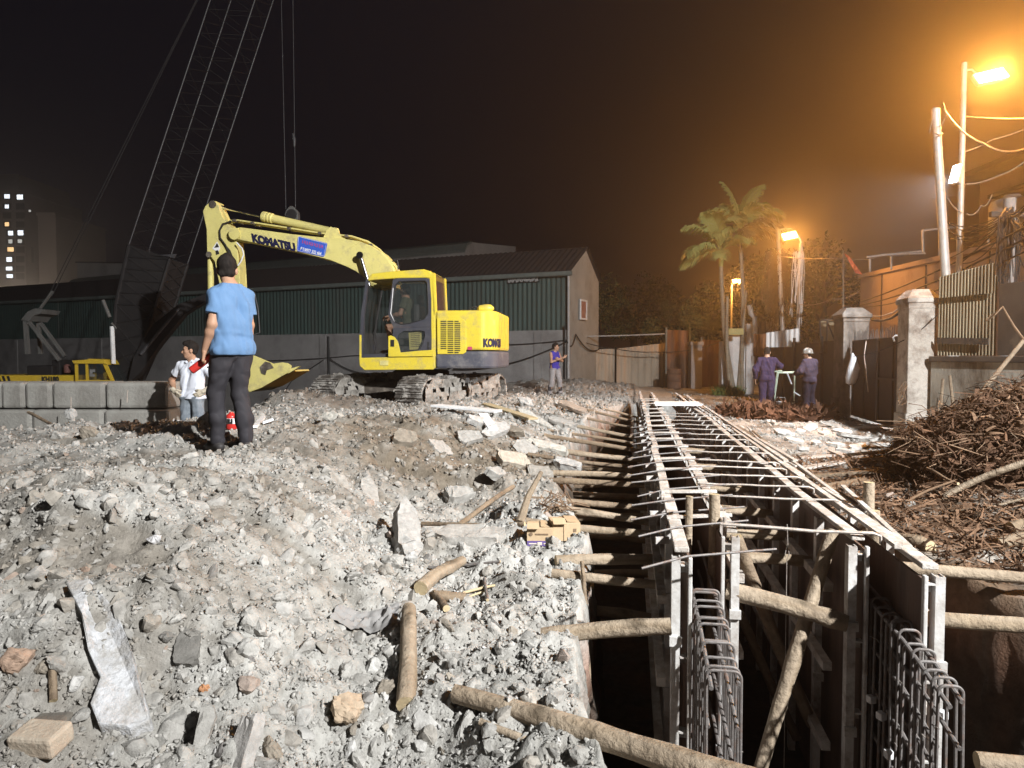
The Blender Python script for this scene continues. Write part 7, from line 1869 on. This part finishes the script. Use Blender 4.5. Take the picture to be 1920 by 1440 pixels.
# second dark arm with its pale strut, white post
b = MB(); b.prism([P(240, 718, CY - .1), P(262, 700, CY - .1), P(300, 645, CY - .1), P(345, 590, CY - .1), P(400, 556, CY - .1), P(400, 545, CY - .1), P(335, 570, CY - .1), P(285, 610, CY - .1), P(250, 670, CY - .1)], (0, .25, 0)); b.build('raking_arm', m_crdk, crane)
MB().tube([P(264, 664, CY - .2), P(300, 620, CY - .2), P(336, 578, CY - .2)], [.05, .05, .035], 8).build('raking_strut', m_crch, crane)
MB().tube([P(213, 682, CY - .1), P(210, 612, CY - .1)], .06, 8).build('white_strut', m_white, crane)
MB().tube([P(209, 606, CY - .1), P(218, 616, CY - .1)], .03, 8).build('strut_joint', m_crgr, crane)
MB().tube([P(206, 595, CY - .1), P(193, 563, CY - .1)], .05, 8).build('upper_strut', m_crgr, crane)
tip = P(541, -262, CY + .8)
for k, dx in enumerate((0, 7)): MB().cyl(P(90 + dx, 556, CY + .6), tip + Vector((-.5, 0, .3)), .011, n=5).build('pendant_rope', m_crdk, crane)
hk = P(548, 402, CY + .8)
for a_, c_ in (((522, -250), (536, 392)), ((546, -250), (554, 390))): MB().cyl(P(a_[0], a_[1], CY + .8), P(c_[0], c_[1], CY + .8), .012, n=5).build('hoist_rope', m_crch, crane)
MB().tube([P(549, 250, CY + .8), P(552, 262, CY + .8), P(552, 275, CY + .8)], [.03, .05, .03], 8).build('rope_socket', m_crch, crane)
b = MB(); b.prism([P(533, 402, CY + .7), P(536, 394, CY + .7), P(543, 386, CY + .7), P(548, 386, CY + .7), P(558, 396, CY + .7), P(559, 410, CY + .7), P(552, 416, CY + .7), P(538, 413, CY + .7)], (0, .22, 0)); blk = b.build('hook_block', m_crgr, crane, bevel=.02)
b = MB(); b.lathe(P(546, 402, CY + .66), [(.02, 0), (.16, .01), (.16, .03), (.02, .035)], 14, (0, 1, 0)); b.build('sheave', m_crdk, blk)
b = MB(); q = P(546, 414, CY + .8); b.tube([q + Vector((0, 0, -.0)), q + Vector((0, 0, -.15)), q + Vector((.08, 0, -.25)), q + Vector((.02, 0, -.33)), q + Vector((-.08, 0, -.27))], [.04, .04, .045, .035, .015], 8); b.build('hook', m_crdk, blk)
for sx in (-.9, 1.6):
    b = MB(); b.box(Vector((P(120, 720, CY).x + sx, CY + 1.2, -1.25)), (.75, 4.2, .9), bev=.3); b.build('crawler_track', m_crdk, crane)
b = MB(); b.box(Vector((P(120, 720, CY).x + .3, CY + 1.2, -.6)), (2.4, 2.4, .5), bev=.1); b.box(Vector((P(60, 720, CY).x, CY + 1.1, -.0)), (4.0, 2.2, .9), bev=.05); b.build('carbody', m_crdk, crane)
# ================================================================== DEBRIS LYING ON THE GROUND
def hit(px, py, up=0.0):
    d = ray(px, py); o = Vector((0, 0, CAM_Z)); t = np.geomspace(1.6, 60, 1400)
    X = d.x * t; Y = d.y * t; Z = CAM_Z + d.z * t; under = Z < Hf(X, Y)
    i = int(np.argmax(under)); k = t[i]
    return Vector((d.x * k, d.y * k, Hz(d.x * k, d.y * k) + up))
def stone(px, py, rpx, label, tint, flat=(1, .8, .7), seed=0, rot=None, name='stone', cat='stone', group=None, lift=.35, cuts=3, amp=.13, n=16, m=None):
    c = hit(px, py); r = rpx / F * c.y; v, f = rough_rock(seed, flat, cuts, amp, n)
    Rm = np.array(Matrix.Rotation(rot or 0, 3, 'Z')) if not isinstance(rot, Matrix) else np.array(rot)
    v = v @ Rm.T * r + np.array([c.x, c.y + r * .2, c.z + r * lift * flat[2]])
    b = MB(); b.add(v, f, True, tint=tint); return b.build(name, m or m_rub, label=label, cat=cat, group=group, sharp=30)
GREY, PALE, BRN, BRICK, OCH, DK = (.37, .365, .35), (.45, .45, .445), (.28, .25, .21), (.42, .20, .12), (.46, .31, .19), (.19, .185, .175)
stone(648, 1352, 46, 'large ochre-faced stone with a grey crust in the foreground', (.45, .36, .27), (1, .8, .85), 21, .4)
stone(28, 1258, 38, 'reddish brown block at the left picture edge', (.36, .26, .20), (1, .8, .75), 22, .3)
stone(84, 1262, 26, 'pale brown brick-like lump beside the reddish block', BRN, (.75, 1, .6), 23, -.5)
stone(735, 1062, 26, 'grey round stone above the crooked short log', GREY, (1, .8, .8), 24)
stone(770, 1050, 15, 'small pale stone beside the crooked short log', PALE, (1, .8, .8), 25)
stone(380, 1298, 16, 'small orange brick chip in the foreground rubble', (.50, .26, .14), (1, .7, .6), 26)
stone(288, 1020, 17, 'white chalky stone on the slope of the left mound', (.62, .62, .64), (1, .8, .9), 27)
stone(310, 1205, 15, 'dark olive pebble halfway up the mound', DK, (1, .9, .9), 28)
stone(655, 1270, 27, 'pale grey boulder left of the long leaning log', GREY, (1, .9, .8), 29); stone(700, 1262, 22, 'whitish boulder touching the long leaning log', (.45, .45, .44), (1, .9, .9), 30)
stone(725, 1300, 26, 'flat grey boulder in the shadow of the long leaning log', BRN, (1, .8, .7), 31); stone(840, 1240, 27, 'grey boulder on the flat shelf right of the long leaning log', GREY, (1, .8, .8), 32)
stone(500, 1425, 36, 'tilted grey lump at the bottom edge under the mound', BRN, (1, .8, .8), 33); stone(155, 905, 24, 'rounded lump on the crest of the left mound', (.42, .41, .39), (1, .8, .8), 34)
stone(165, 820, 24, 'brown lump behind the trodden path', BRN, (1, .8, .7), 35); stone(110, 822, 18, 'grey lump left of the brown lump behind the path', GREY, (1, .8, .7), 36)
stone(395, 800, 34, 'big clod in front of the man in white', (.34, .31, .28), (1, .8, .7), 37); stone(620, 790, 26, 'pale clod below the left excavator track', (.42, .41, .38), (1, .8, .6), 38)
stone(985, 760, 20, 'pale slab stump on the bank right of the excavator', PALE, (1, .5, .8), 39)
# slabs of broken concrete: a rough plate with real thickness
def slab(c, L, W, th_, rotm, label, tint, seed=0, cat='concrete slab', group='broken concrete slabs', name='concrete_slab', m=None):
    r_ = np.random.default_rng(seed); n = 11; a_ = np.sort(r_.uniform(0, 2 * np.pi, n) * .25 + np.arange(n) / n * 2 * np.pi * 1.0)
    bm = bmesh.new(); out = [((math.cos(t) * abs(math.cos(t)) ** -.35) * L / 2 * r_.uniform(.8, 1.05) if abs(math.cos(t)) > 1e-3 else 0, (math.sin(t) * abs(math.sin(t)) ** -.35) * W / 2 * r_.uniform(.8, 1.05) if abs(math.sin(t)) > 1e-3 else 0) for t in a_]
    top = [bm.verts.new((x, y, th_ / 2)) for x, y in out]; bot = [bm.verts.new((x * r_.uniform(.92, 1.06), y * r_.uniform(.92, 1.06), -th_ / 2)) for x, y in out]
    bm.faces.new(top); bm.faces.new(list(reversed(bot)))
    for i in range(n): bm.faces.new((top[i], bot[i], bot[(i + 1) % n], top[(i + 1) % n]))
    for _ in range(2):
        bmesh.ops.triangulate(bm, faces=bm.faces[:]); bmesh.ops.subdivide_edges(bm, edges=bm.edges[:], cuts=1, use_grid_fill=True)
    bm.verts.index_update(); v = np.array([q.co[:] for q in bm.verts]); f = [[q.index for q in g.verts] for g in bm.faces]; bm.free()
    s_ = max(L, W); v[:, 2] += .10 * th_ * fbm(v[:, 0] * 14 / s_ * 2 + seed, v[:, 1] * 14 / s_ * 2, 3); v += .018 * s_ * np.stack([fbm(v[:, 1] * 9 / s_ * 2 + k * 7 + seed, v[:, 2] * 9 / s_ * 2 + v[:, 0] * 3 / s_, 3) for k in range(3)], 1)
    v = v @ np.array(rotm).T + np.array(c)
    b = MB(); b.add(v, f, True, tint=tint); return b.build(name, m or m_rub, label=label, cat=cat, group=group, sharp=28)
def RM(rz, tx, ty=0): return Matrix.Rotation(rz, 3, 'Z') @ Matrix.Rotation(tx, 3, 'X') @ Matrix.Rotation(ty, 3, 'Y')
b = MB(); op = [(124, 1114), (168, 1102), (215, 1165), (247, 1235), (270, 1315), (284, 1374), (240, 1388), (186, 1380), (168, 1338), (188, 1296), (166, 1240), (150, 1180)]
b.prism([hit(x, y, .045) + Vector((0, .012 * math.sin(x * .3), .006 * math.sin(y * .21))) for x, y in op], (.015, .03, -.10))
b.build('concrete_slab', mat('dusty_whitewashed_slab', (.56, .575, .60), (.42, .425, .435), scale=26, rough=.95, bump=1.0, bscale=45, dirt=(.34, .33, .315), dscale=9, dlo=.44, dhi=.6), label='long whitish slab half buried in the left mound', cat='concrete slab', group='broken concrete slabs', bevel=.008)
c = hit(70, 1410); b = MB(); b.box(c + Vector((0, .02, .035)), (.165, .11, .075), RM(-.12, .15), bev=.012); b.build('brick', mat('ochre_brick', (.44, .385, .31), (.38, .31, .24), scale=14, rough=.95, bump=.7, bscale=60), label='ochre brick at the bottom left corner', cat='brick')
c = hit(88, 1378); b = MB(); b.box(c + Vector((0, .02, .02)), (.12, .10, .06), RM(.1, -.1), bev=.014); b.build('brick', mat('dark_brick', (.17, .155, .13), (.13, .115, .10), scale=14, rough=.95, bump=.7, bscale=60), label='dark brick just behind the ochre brick', cat='brick')
c = hit(378, 1400); slab(c + Vector((0, .03, .03)), .075, .21, .05, RM(.1, R(60), R(10)), 'narrow slab standing on end near the bottom edge', GREY, 5)
c = hit(452, 1425); slab(c + Vector((0, .03, .03)), .10, .22, .05, RM(-.25, R(55), R(-18)), 'narrow slab with a white edge at the bottom edge', (.40, .39, .38), 6)
c = hit(350, 1230); slab(c + Vector((0, .02, .01)), .11, .19, .05, RM(.1, R(35)), 'olive-grey slab piece lying in the mound slope', DK, 7)
c = hit(762, 1015); slab(c + Vector((0, 0, .04)), .17, .60, .12, RM(.22, R(30), R(20)), 'tall pale concrete beam end lying down the dusty bank', (.385, .38, .37), 8)
c = hit(880, 1022); slab(c + Vector((0, .05, .05)), .50, .24, .075, RM(-.03, R(8)), 'wide flat slab left of the cardboard boxes', (.43, .42, .40), 9)
c = hit(690, 930); slab(c, .16, .42, .10, RM(.35, R(25), R(20)), 'grey block sunk in the gully of the bank', GREY, 10)
c = hit(860, 940); slab(c + Vector((0, 0, .03)), .30, .20, .14, RM(.5, R(25)), 'grey block at the foot of the bank left of the struts', GREY, 11)
sl_ = [(905, 800, .5, .16, .5, 35, 20, PALE), (930, 815, .42, .2, .9, 30, -15, PALE), (1000, 790, .75, .16, -.75, 20, 25, (.5, .49, .46)), (1025, 845, .6, .2, -.55, 18, 10, (.55, .54, .5)), (985, 850, .3, .26, .3, 40, 5, GREY), (960, 870, .4, .26, .1, 30, 15, (.46, .42, .36)),
       (955, 815, .5, .14, -.8, 24, 8, BRN), (1055, 800, .55, .18, -.7, 15, 15, (.42, .41, .39)), (1075, 770, .7, .2, -.8, 15, 15, (.40, .34, .29)), (880, 830, .34, .2, .4, 40, 0, GREY), (825, 850, .36, .24, .7, 40, 20, GREY), (760, 830, .3, .2, .2, 35, 10, BRN), (1010, 895, .3, .2, -.4, 25, 5, (.38, .36, .33)), (930, 895, .28, .18, .8, 30, 15, GREY), (1065, 880, .35, .15, -.6, 15, 10, PALE)]
names_ = ['thin pale', 'short pale', 'long pale', 'broad cream', 'thick grey', 'ochre-grey', 'narrow brown', 'sloping grey', 'reddish brown', 'tilted grey', 'squarish grey', 'small brown', 'low grey', 'wedge-shaped grey', 'small white']
wh_ = ['under the white plank by the right track', 'right under the end of the white plank', 'pointing down the bank below the right track', 'lying on the bank above the middle struts', 'standing on the bank left of the broad cream slab', 'below the thick grey slab on the bank', 'on the bank between two pale slabs', 'right of the long pale slab on the bank', 'near the far end of the struts', 'on the steep bank below the excavator', 'in the middle of the steep bank', 'high on the bank under the left track', 'close to the left ends of the struts', 'at the foot of the steep bank', 'near the tips of the middle struts']
for i, (x, y, L, W, rz, tx, ty, tn) in enumerate(sl_):
    c = hit(x, y); slab(c + Vector((0, 0, .04)), L, W, .07, RM(rz, R(tx), R(ty)), f'{names_[i]} broken slab {wh_[i]}', tn, 30 + i)
# lumps: the larger loose pieces, each one lifted from the stuff
lr = random.Random(99)
for i in range(120):
    px, py = lr.uniform(10, 1060), lr.uniform(815, 1420)
    if px > 760 and py < 1000: py = lr.uniform(1000, 1400)
    c = hit(px, py)
    if in_trench(c.x, c.y, .12): continue
    r = lr.uniform(.016, .045) * (1.0 if py > 1150 else .8) * max(1, c.y / 4.5)
    v, f = ROCKLIB[lr.randrange(10)]; v = (v * np.array([lr.uniform(.8, 1.3), lr.uniform(.8, 1.2), lr.uniform(.7, 1.1)])) @ rand_rot().T * r + np.array([c.x, c.y, c.z + r * lr.uniform(-.1, .25)])
    b = MB(); b.add(v, f, True, tint=tuple(tint_pick(0))); b.build('rubble_lump', m_rub, label='loose lump of broken concrete lying on the rubble heap', cat='stone', group='loose lumps on the rubble heap', sharp=32)
# logs and sticks in the foreground
a_ = hit(852, 1330, .05); log('fallen_log', a_, P(1500, 1492, 2.02), .034, 'long thick pale log lying across the bottom of the picture into the pit', 'log', None, m_log, 501, r1=.046, bow=.006, knots=7)
a_ = hit(900, 1362, .02); log('fallen_log', a_, P(1120, 1445, 2.28), .014, 'thin branch lying along the underside of the long thick log', 'branch', None, m_log, 502)
a_ = hit(757, 1338, .035); c = hit(770, 1160, .05); log('fallen_log', a_, c, .040, 'upright-looking log pointing away from the camera, pale cut end in front', 'log', None, m_log, 503, r1=.034, bow=.015, knots=4)
a_ = hit(788, 1118, .035); c = hit(868, 1064, .05); log('fallen_log', a_, c, .040, 'short crooked log with a cut end on the shelf', 'log', None, m_log, 504, r1=.03, bow=.03)
a_ = hit(812, 1128, .02); c = hit(872, 1128, .02); log('fallen_log', a_, c, .028, 'stubby reddish wood piece under the crooked log', 'wood piece', None, m_logd, 505)
a_ = hit(838, 1150, .02); c = hit(812, 1118, .02); log('stick', a_, c, .018, 'short brown stick crossing the stubby wood piece', 'stick', None, m_logd, 506)
for (x0, y0, x1, y1, r, lab, m_) in ((805, 1072, 938, 1060, .008, 'straight dark bar lying on the shelf above the crooked log', m_rebar), (909, 1090, 913, 1132, .009, 'short dark bar pointing away on the shelf', m_rebar), (868, 1118, 928, 1104, .008, 'upper pale lath beside the stubby wood piece', m_logend), (872, 1128, 912, 1112, .006, 'lower pale lath beside the stubby wood piece', m_logend),
                                  (790, 990, 985, 990, .016, 'long dark plank edge lying behind the flat slab', m_logd), (862, 990, 962, 922, .022, 'grey stick slanting up from the dark plank', m_logd), (885, 1188, 930, 1176, .005, 'thin dark wire on the flat shelf', m_rebar), (100, 1330, 98, 1260, .014, 'narrow grey stick upright between bricks at the left', m_logd)):
    a_, c = hit(x0, y0, r + .008), hit(x1, y1, r + .008); log('stick', a_, c, r, lab, 'stick', None, m_, int(x0), bow=.01, knots=1)
a_ = hit(975, 985, .02); top_ = P(1015, 885, a_.y + .25); MB().tube([a_, a_.lerp(top_, .5) + Vector((-.02, 0, .0)), top_], [.035, .024, .016], 8).build('bent_root', m_logd, label='bent root standing up beside the cardboard boxes', cat='root')
b = MB(); r_ = random.Random(6)
for k in range(26):
    q = hit(r_.uniform(1012, 1055), r_.uniform(935, 968), .01); b.tube([hit(1035, 950, -.02), q, q + Vector((r_.uniform(-.03, .12), r_.uniform(-.05, .05), r_.uniform(.02, .09))), q + Vector((r_.uniform(.05, .22), r_.uniform(-.08, .02), r_.uniform(-.05, .05)))], .004, 4)
b.build('dry_roots', m_twig, label='tuft of dry roots hanging from the bank under the struts', cat='roots')
a_ = hit(1088, 1060, .02); log('stake', Vector((SW(3.55, -.20, 0).x, SW(3.55, -.20, 0).y, -.25)), P(1090, 1052, 3.72), .012, 'thin dark stake standing at the pit edge', 'stake', None, m_logd, 520)
# crumpled grey cloth
c = hit(690, 1182); b = MB(); n1_, n2_ = 34, 14; vs = []
for i in range(n1_ + 1):
    for j in range(n2_ + 1):
        u, v = i / n1_ - .5, j / n2_ - .5; x, y = c.x + u * .30 + .02 * v, c.y + v * .15 + .05 * u
        vs.append((x, y, Hz(x, y) + .022 + .03 * (1 - (2 * v) ** 2) * (.5 + perlin(u * 9, v * 5).item()) + .012 * abs(perlin(u * 26 + v * 9, v * 12).item())))
b.add(vs, [(i * (n2_ + 1) + j, (i + 1) * (n2_ + 1) + j, (i + 1) * (n2_ + 1) + j + 1, i * (n2_ + 1) + j + 1) for i in range(n1_) for j in range(n2_)], True)
b.build('crumpled_cloth', mat('dusty_cloth', (.27, .265, .26), (.2, .195, .19), rough=.95), label='crumpled dusty cloth in the hollow left of the long leaning log', cat='cloth')
# boards below the excavator
for x0, y0, x1, y1, wd, lab in ((815, 774, 935, 786, .22, 'long white plank lying below the excavator tracks'), (912, 770, 1000, 800, .16, 'narrow pale board beside the right excavator track'), (905, 792, 925, 822, .12, 'short pale board sticking out under the white plank')):
    a_, c = hit(x0, y0, .10), hit(x1, y1, .10); MB().beam(a_, c, wd, .03, bev=.004).build('plank', m_white if 'white' in lab else m_logend, label=lab, cat='plank')
for x0, y0, x1, y1, lab in ((478, 806, 494, 790, 'pale wood offcut leaning right of the blue-shirted man'), (492, 800, 512, 796, 'white strip lying flat right of the blue-shirted man')):
    a_, c = hit(x0, y0, .03), hit(x1, y1, .05); MB().beam(a_, c, .05, .025).build('wood_offcut', m_white, label=lab, cat='wood offcut')
# starter bars in a lump of concrete by the man in white
c = hit(362, 778); lump = thing('rebar_stump', 'white concrete lump with bars sticking up in front of the man in white', 'concrete stump', c)
v, f = rough_rock(61, (1, .8, .8), 3); b = MB(); b.add(v * .20 + np.array([c.x, c.y, c.z + .05]), f, True, tint=(.52, .53, .55)); b.build('concrete_lump', m_rub, lump)
for x0, y0, x1, y1 in ((335, 756, 334, 706), (345, 757, 341, 712), (353, 758, 350, 715), (356, 756, 362, 722), (352, 762, 369, 722), (361, 758, 366, 712), (366, 760, 386, 712), (343, 752, 352, 724)):
    MB().tube([P(x0, y0 + 8, c.y - .1), P(x0, y0, c.y - .1), P(x1, y1, c.y - .15)], .011, 6).build('bar', m_rebarl, lump)
MB().cyl(P(332, 757, c.y - .12), P(366, 757, c.y - .12), .012, n=6).build('bar', m_rebarl, lump)
# spoil bag and stick by the block wall
c = P(135, 800, 10.3); c.z = Hz(c.x, c.y); b = MB(); v, f = rough_rock(71, (1, .6, .42), 3, .08); b.add(v * .42 + np.array([c.x, c.y, c.z + .08]), f, True); b.build('spoil_bag', mat('dark_sacking', (.085, .08, .072), (.06, .055, .05), rough=.9), label='dark slumped sack at the foot of the block wall', cat='sack')
log('stick', P(52, 774, 10.4), P(118, 803, 9.9), .022, 'dark stick leaning left of the slumped sack', 'stick', None, m_logd, 531)
c = P(133, 776, 10.3); b = MB(); v, f = rough_rock(72, (.9, .7, 1), 3, .16); b.add(v * .11 + np.array(c), f, True, tint=PALE); b.build('mortar_lump', m_rub, label='ragged pale mortar lump on top of the slumped sack', cat='mortar lump')
MB().cyl(P(133, 770, 10.3), P(133, 745, 10.3), .008, n=6).build('bar', m_rebarl, label='thin bar standing up from the mortar lump', cat='steel bar')
MB().cyl(P(238, 755, 10.7), P(239, 732, 10.7), .008, n=6).build('bar', m_rebarl, label='thin bar leaning on the rightmost upper block', cat='steel bar')

# ---- the street side of the trench
prs = random.Random(17)
pk = [(1462, 868, 1560, 858, 'pale plank in front of the white slabs'), (1470, 888, 1580, 872, 'second grey plank nearer the trench'), (1588, 858, 1700, 848, 'long brown plank left of the tall pillar base'), (1600, 872, 1690, 866, 'dark log under the long brown plank'), (1480, 902, 1640, 890, 'low brown plank beside the trench rail'), (1520, 925, 1630, 905, 'broken plank near the taller stake'), (1640, 800, 1702, 808, 'orange plank edge at the foot of the dark gate'), (1560, 850, 1588, 862, 'short pale block end among the planks'),
      (1700, 1022, 1745, 1036, 'thick log end on the right bank below the brush'), (1870, 1030, 1925, 1018, 'split log at the right picture edge'), (1895, 1000, 1925, 990, 'dark short log at the right picture edge')]
for x0, y0, x1, y1, lab in pk:
    a_, c = hit(x0, y0, .03), hit(x1, y1, .03)
    if 'log' in lab: log('log', a_, c, .05 if 'thick' in lab else .04, lab, 'log', None, m_logd, x0)
    else: MB().beam(a_, c, prs.uniform(.09, .15), .028, bev=.004).build('plank', (m_logd if 'brown' in lab or 'broken' in lab else m_rail), label=lab, cat='plank')
ws = [(1478, 800), (1500, 812), (1520, 806), (1545, 815), (1560, 800), (1580, 812), (1600, 822), (1490, 830), (1530, 835), (1565, 838), (1610, 842), (1640, 826), (1655, 838), (1470, 815), (1505, 845), (1620, 805), (1585, 850), (1440, 795), (1420, 782), (1455, 785)]
for i, (x, y) in enumerate(ws):
    c = hit(x, y); L = prs.uniform(.25, .6)
    slab(c + Vector((0, 0, .03)), L, L * prs.uniform(.35, .6), .05, RM(prs.uniform(-1.5, 1.5), R(prs.uniform(-12, 12)), R(prs.uniform(-12, 12))), 'flat white piece of broken concrete on the bright ground by the gate', (.58, .58, .57), 80 + i, 'concrete piece', 'white broken pieces by the gate')
# brown root heap where the two workers stand
def strips(name, n, sampler, lmin, lmax, wmin, wmax, m, seed, curl=.8, kind='stuff', label=None):
    r_ = np.random.default_rng(seed); vs, fs, ts = [], [], []
    for k in range(n):
        c, tint = sampler(r_); d = r_.normal(size=3); d[2] *= .45; d /= np.linalg.norm(d); u = r_.normal(size=3); w_ = np.cross(d, u); w_ /= np.linalg.norm(w_); q = np.cross(w_, d)
        L = r_.uniform(lmin, lmax); wd = r_.uniform(wmin, wmax); o = len(vs); kk = 4
        for i in range(kk + 1):
            t = i / kk; p = c + d * L * (t - .5) + q * L * curl * (.25 - (t - .5) ** 2) * r_.uniform(.6, 1); s_ = wd * (1 - .8 * t)
            vs += [p - w_ * s_, p + w_ * s_]; ts += [tint, tint]
        fs += [(o + 2 * i, o + 2 * i + 1, o + 2 * i + 3, o + 2 * i + 2) for i in range(kk)]
    b = MB(); b.v = [tuple(p) for p in vs]; b.f = fs; b.m = [0] * len(fs); b.sm = [True] * len(fs); b.t = [tuple(q) for q in ts]
    return b.build(name, m, label=label, kind=kind, sharp=70)
m_dry = mat('dry_brush', (1.1, 1.05, 1.0), (.7, .66, .62), scale=5, rough=.85, tint=True, spec=.15)
def brush_at(r_):
    while True:
        d = r_.uniform(4.6, 8.2); px = r_.uniform(1690, 2030); x = (px - 960) / F * d
        dx = (x - 5.42) / 1.75; dy = (d - 6.5) / 1.75; rr_ = dx * dx + dy * dy
        if rr_ < 1: break
    z = Hz(x, d) + .04 + r_.random() ** 1.3 * .36 * math.sqrt(1 - rr_) + .06 * r_.normal()
    u = r_.random(); t = np.array([.115, .068, .044]) * r_.uniform(.4, 1.4) if u < .8 else (np.array([.20, .13, .085]) * r_.uniform(.7, 1.2) if u < .96 else np.array([.34, .26, .19]) * r_.uniform(.7, 1.1))
    return np.array([x, d, z]), t
strips('dry_brush', 19000, brush_at, .06, .26, .004, .021, m_dry, 5, 1.7)
strips('dry_brush', 1500, brush_at, .3, .8, .002, .005, m_dry, 55, 1.3)
def litter_at(r_):
    while True:
        d = np.exp(r_.uniform(math.log(4.0), math.log(9))); px = r_.uniform(1420, 1980); x = (px - 960) / F * d; s, w_ = XY2SW(x, d)
        if w_ > WR(np.array([s]))[0] + .02 and w_ < 4.6: break
    return np.array([x, d, Hz(x, d) + .02 + .04 * r_.random()]), np.array([.15, .095, .062]) * r_.uniform(.5, 1.7)
strips('leaf_litter', 4200, litter_at, .06, .26, .003, .012, m_dry, 6, .5)
def root_at(r_):
    while True:
        px = r_.uniform(1355, 1565); d = r_.uniform(15.0, 17.4); x = (px - 960) / F * d
        q = ((px - 1450) / 105) ** 2 + ((d - 16.3) / 1.2) ** 2
        if q < 1: break
    return np.array([x, d, Hz(x, d) + .02 + r_.random() * .16 * (1 - q)]), np.array([.12, .062, .038]) * r_.uniform(.4, 1.5)
strips('root_heap', 2600, root_at, .2, .9, .01, .06, m_dry, 7, .6)
tw_ = [((1738, 948, 5.6), (1930, 862, 5.3), .026, 'long pale bare branch lying across the brush pile'), ((1735, 880, 6.0), (1800, 905, 5.5), .012, 'thin dark twig on the left flank of the brush pile'), ((1760, 800, 6.6), (1900, 770, 6.6), .014, 'thin brown twig on top of the brush pile'), ((1790, 960, 5.2), (1925, 935, 5.0), .010, 'thin pale twig low on the brush pile'), ((1700, 940, 5.5), (1790, 900, 5.4), .009, 'fine twig reaching left from the brush pile')]
for a_, c_, r, lab in tw_:
    p0, p1 = P(*a_), P(*c_); log('branch', p0, p1, r, lab, 'branch', None, m_log if 'pale' in lab else m_twig, int(a_[0]), bow=.03)
b = MB(); r_ = random.Random(15)
for k in range(170):
    c, _ = brush_at(np.random.default_rng(5000 + k)); d = Vector((r_.gauss(0, 1), r_.gauss(0, 1), r_.gauss(0, .35))).normalized(); L = r_.uniform(.2, .7); c = Vector(c) + Vector((0, 0, .05))
    b.tube([c - d * L / 2, c + Vector((r_.uniform(-.04, .04), r_.uniform(-.04, .04), .05)), c + d * L / 2], [.006, .005, .002], 4)
b.build('brush_twigs', m_twig, kind='stuff')
# trestle, bucket, rack by the workers
tr = thing('trestle', 'pale green metal trestle frame between the two workers', 'trestle', P(1468, 756, 18.6))
m_gr = mat('pale_green_paint', (.55, .62, .48), (.48, .55, .42), rough=.6)
for a_, c_, r in (((1458, 699), (1450, 756), .035), ((1456, 699), (1493, 698), .03), ((1449, 697), (1466, 695), .02), ((1490, 699), (1489, 752), .02), ((1450, 697), (1452, 750), .015)): MB().cyl(P(a_[0], a_[1], 18.5), P(c_[0], c_[1], 18.5), r, n=8).build('frame_tube', m_gr, tr)
c = P(1463, 758, 18.0); c.z = Hz(c.x, c.y); bk_ = thing('bucket', 'white and blue bucket on the ground by the trestle', 'bucket', c)
b = MB(); b.lathe(c, [(.10, 0), (.12, .01), (.15, .26), (.155, .27), (.14, .27), (.11, .03)], 18); b.build('bucket_body', m_white, bk_); b = MB(); b.lathe(c, [(.126, .06), (.146, .21)], 18); b.lathe(c + Vector((0, 0, 0)), [(.128, .06), (.149, .21)], 18); b.build('blue_band', m_bluesign, bk_)
b = MB(); b.tube([c + Vector((-.15, 0, .26)), c + Vector((-.1, -.03, .38)), c + Vector((.1, -.03, .38)), c + Vector((.15, 0, .26))], .008, 6); b.build('handle', m_pipe, bk_)
rk = thing('metal_rack', 'low frame of pale bars lying beside the bucket', 'frame', P(1480, 768, 17.6))
for a_, c_ in (((1446, 752), (1474, 764)), ((1472, 757), (1492, 756)), ((1470, 764), (1494, 764)), ((1474, 768), (1492, 770)), ((1452, 758), (1470, 768)), ((1476, 700), (1484, 720)), ((1488, 735), (1500, 742))): MB().cyl(P(a_[0], a_[1], 17.7), P(c_[0], c_[1], 17.7), .018, n=6).build('bar', m_white, rk)
# ================================================================== THE NIGHT AIR
hz = MB(); hz.box((10, 70, 17), (420, 420, 44))
hm = bpy.data.materials.new('night_air'); hm.use_nodes = True
for n_ in list(hm.node_tree.nodes):
    if n_.type == 'BSDF_PRINCIPLED': hm.node_tree.nodes.remove(n_)
pv = hm.node_tree.nodes.new('ShaderNodeVolumePrincipled'); pv.inputs['Density'].default_value = HAZE_DENSITY
pv.inputs['Color'].default_value = (.92, .9, .88, 1); pv.inputs['Anisotropy'].default_value = 0.80
hm.node_tree.links.new(pv.outputs[0], hm.node_tree.nodes['Material Output'].inputs['Volume'])
ho = hz.build('haze', hm); tag(ho, None, None, None, 'stuff')
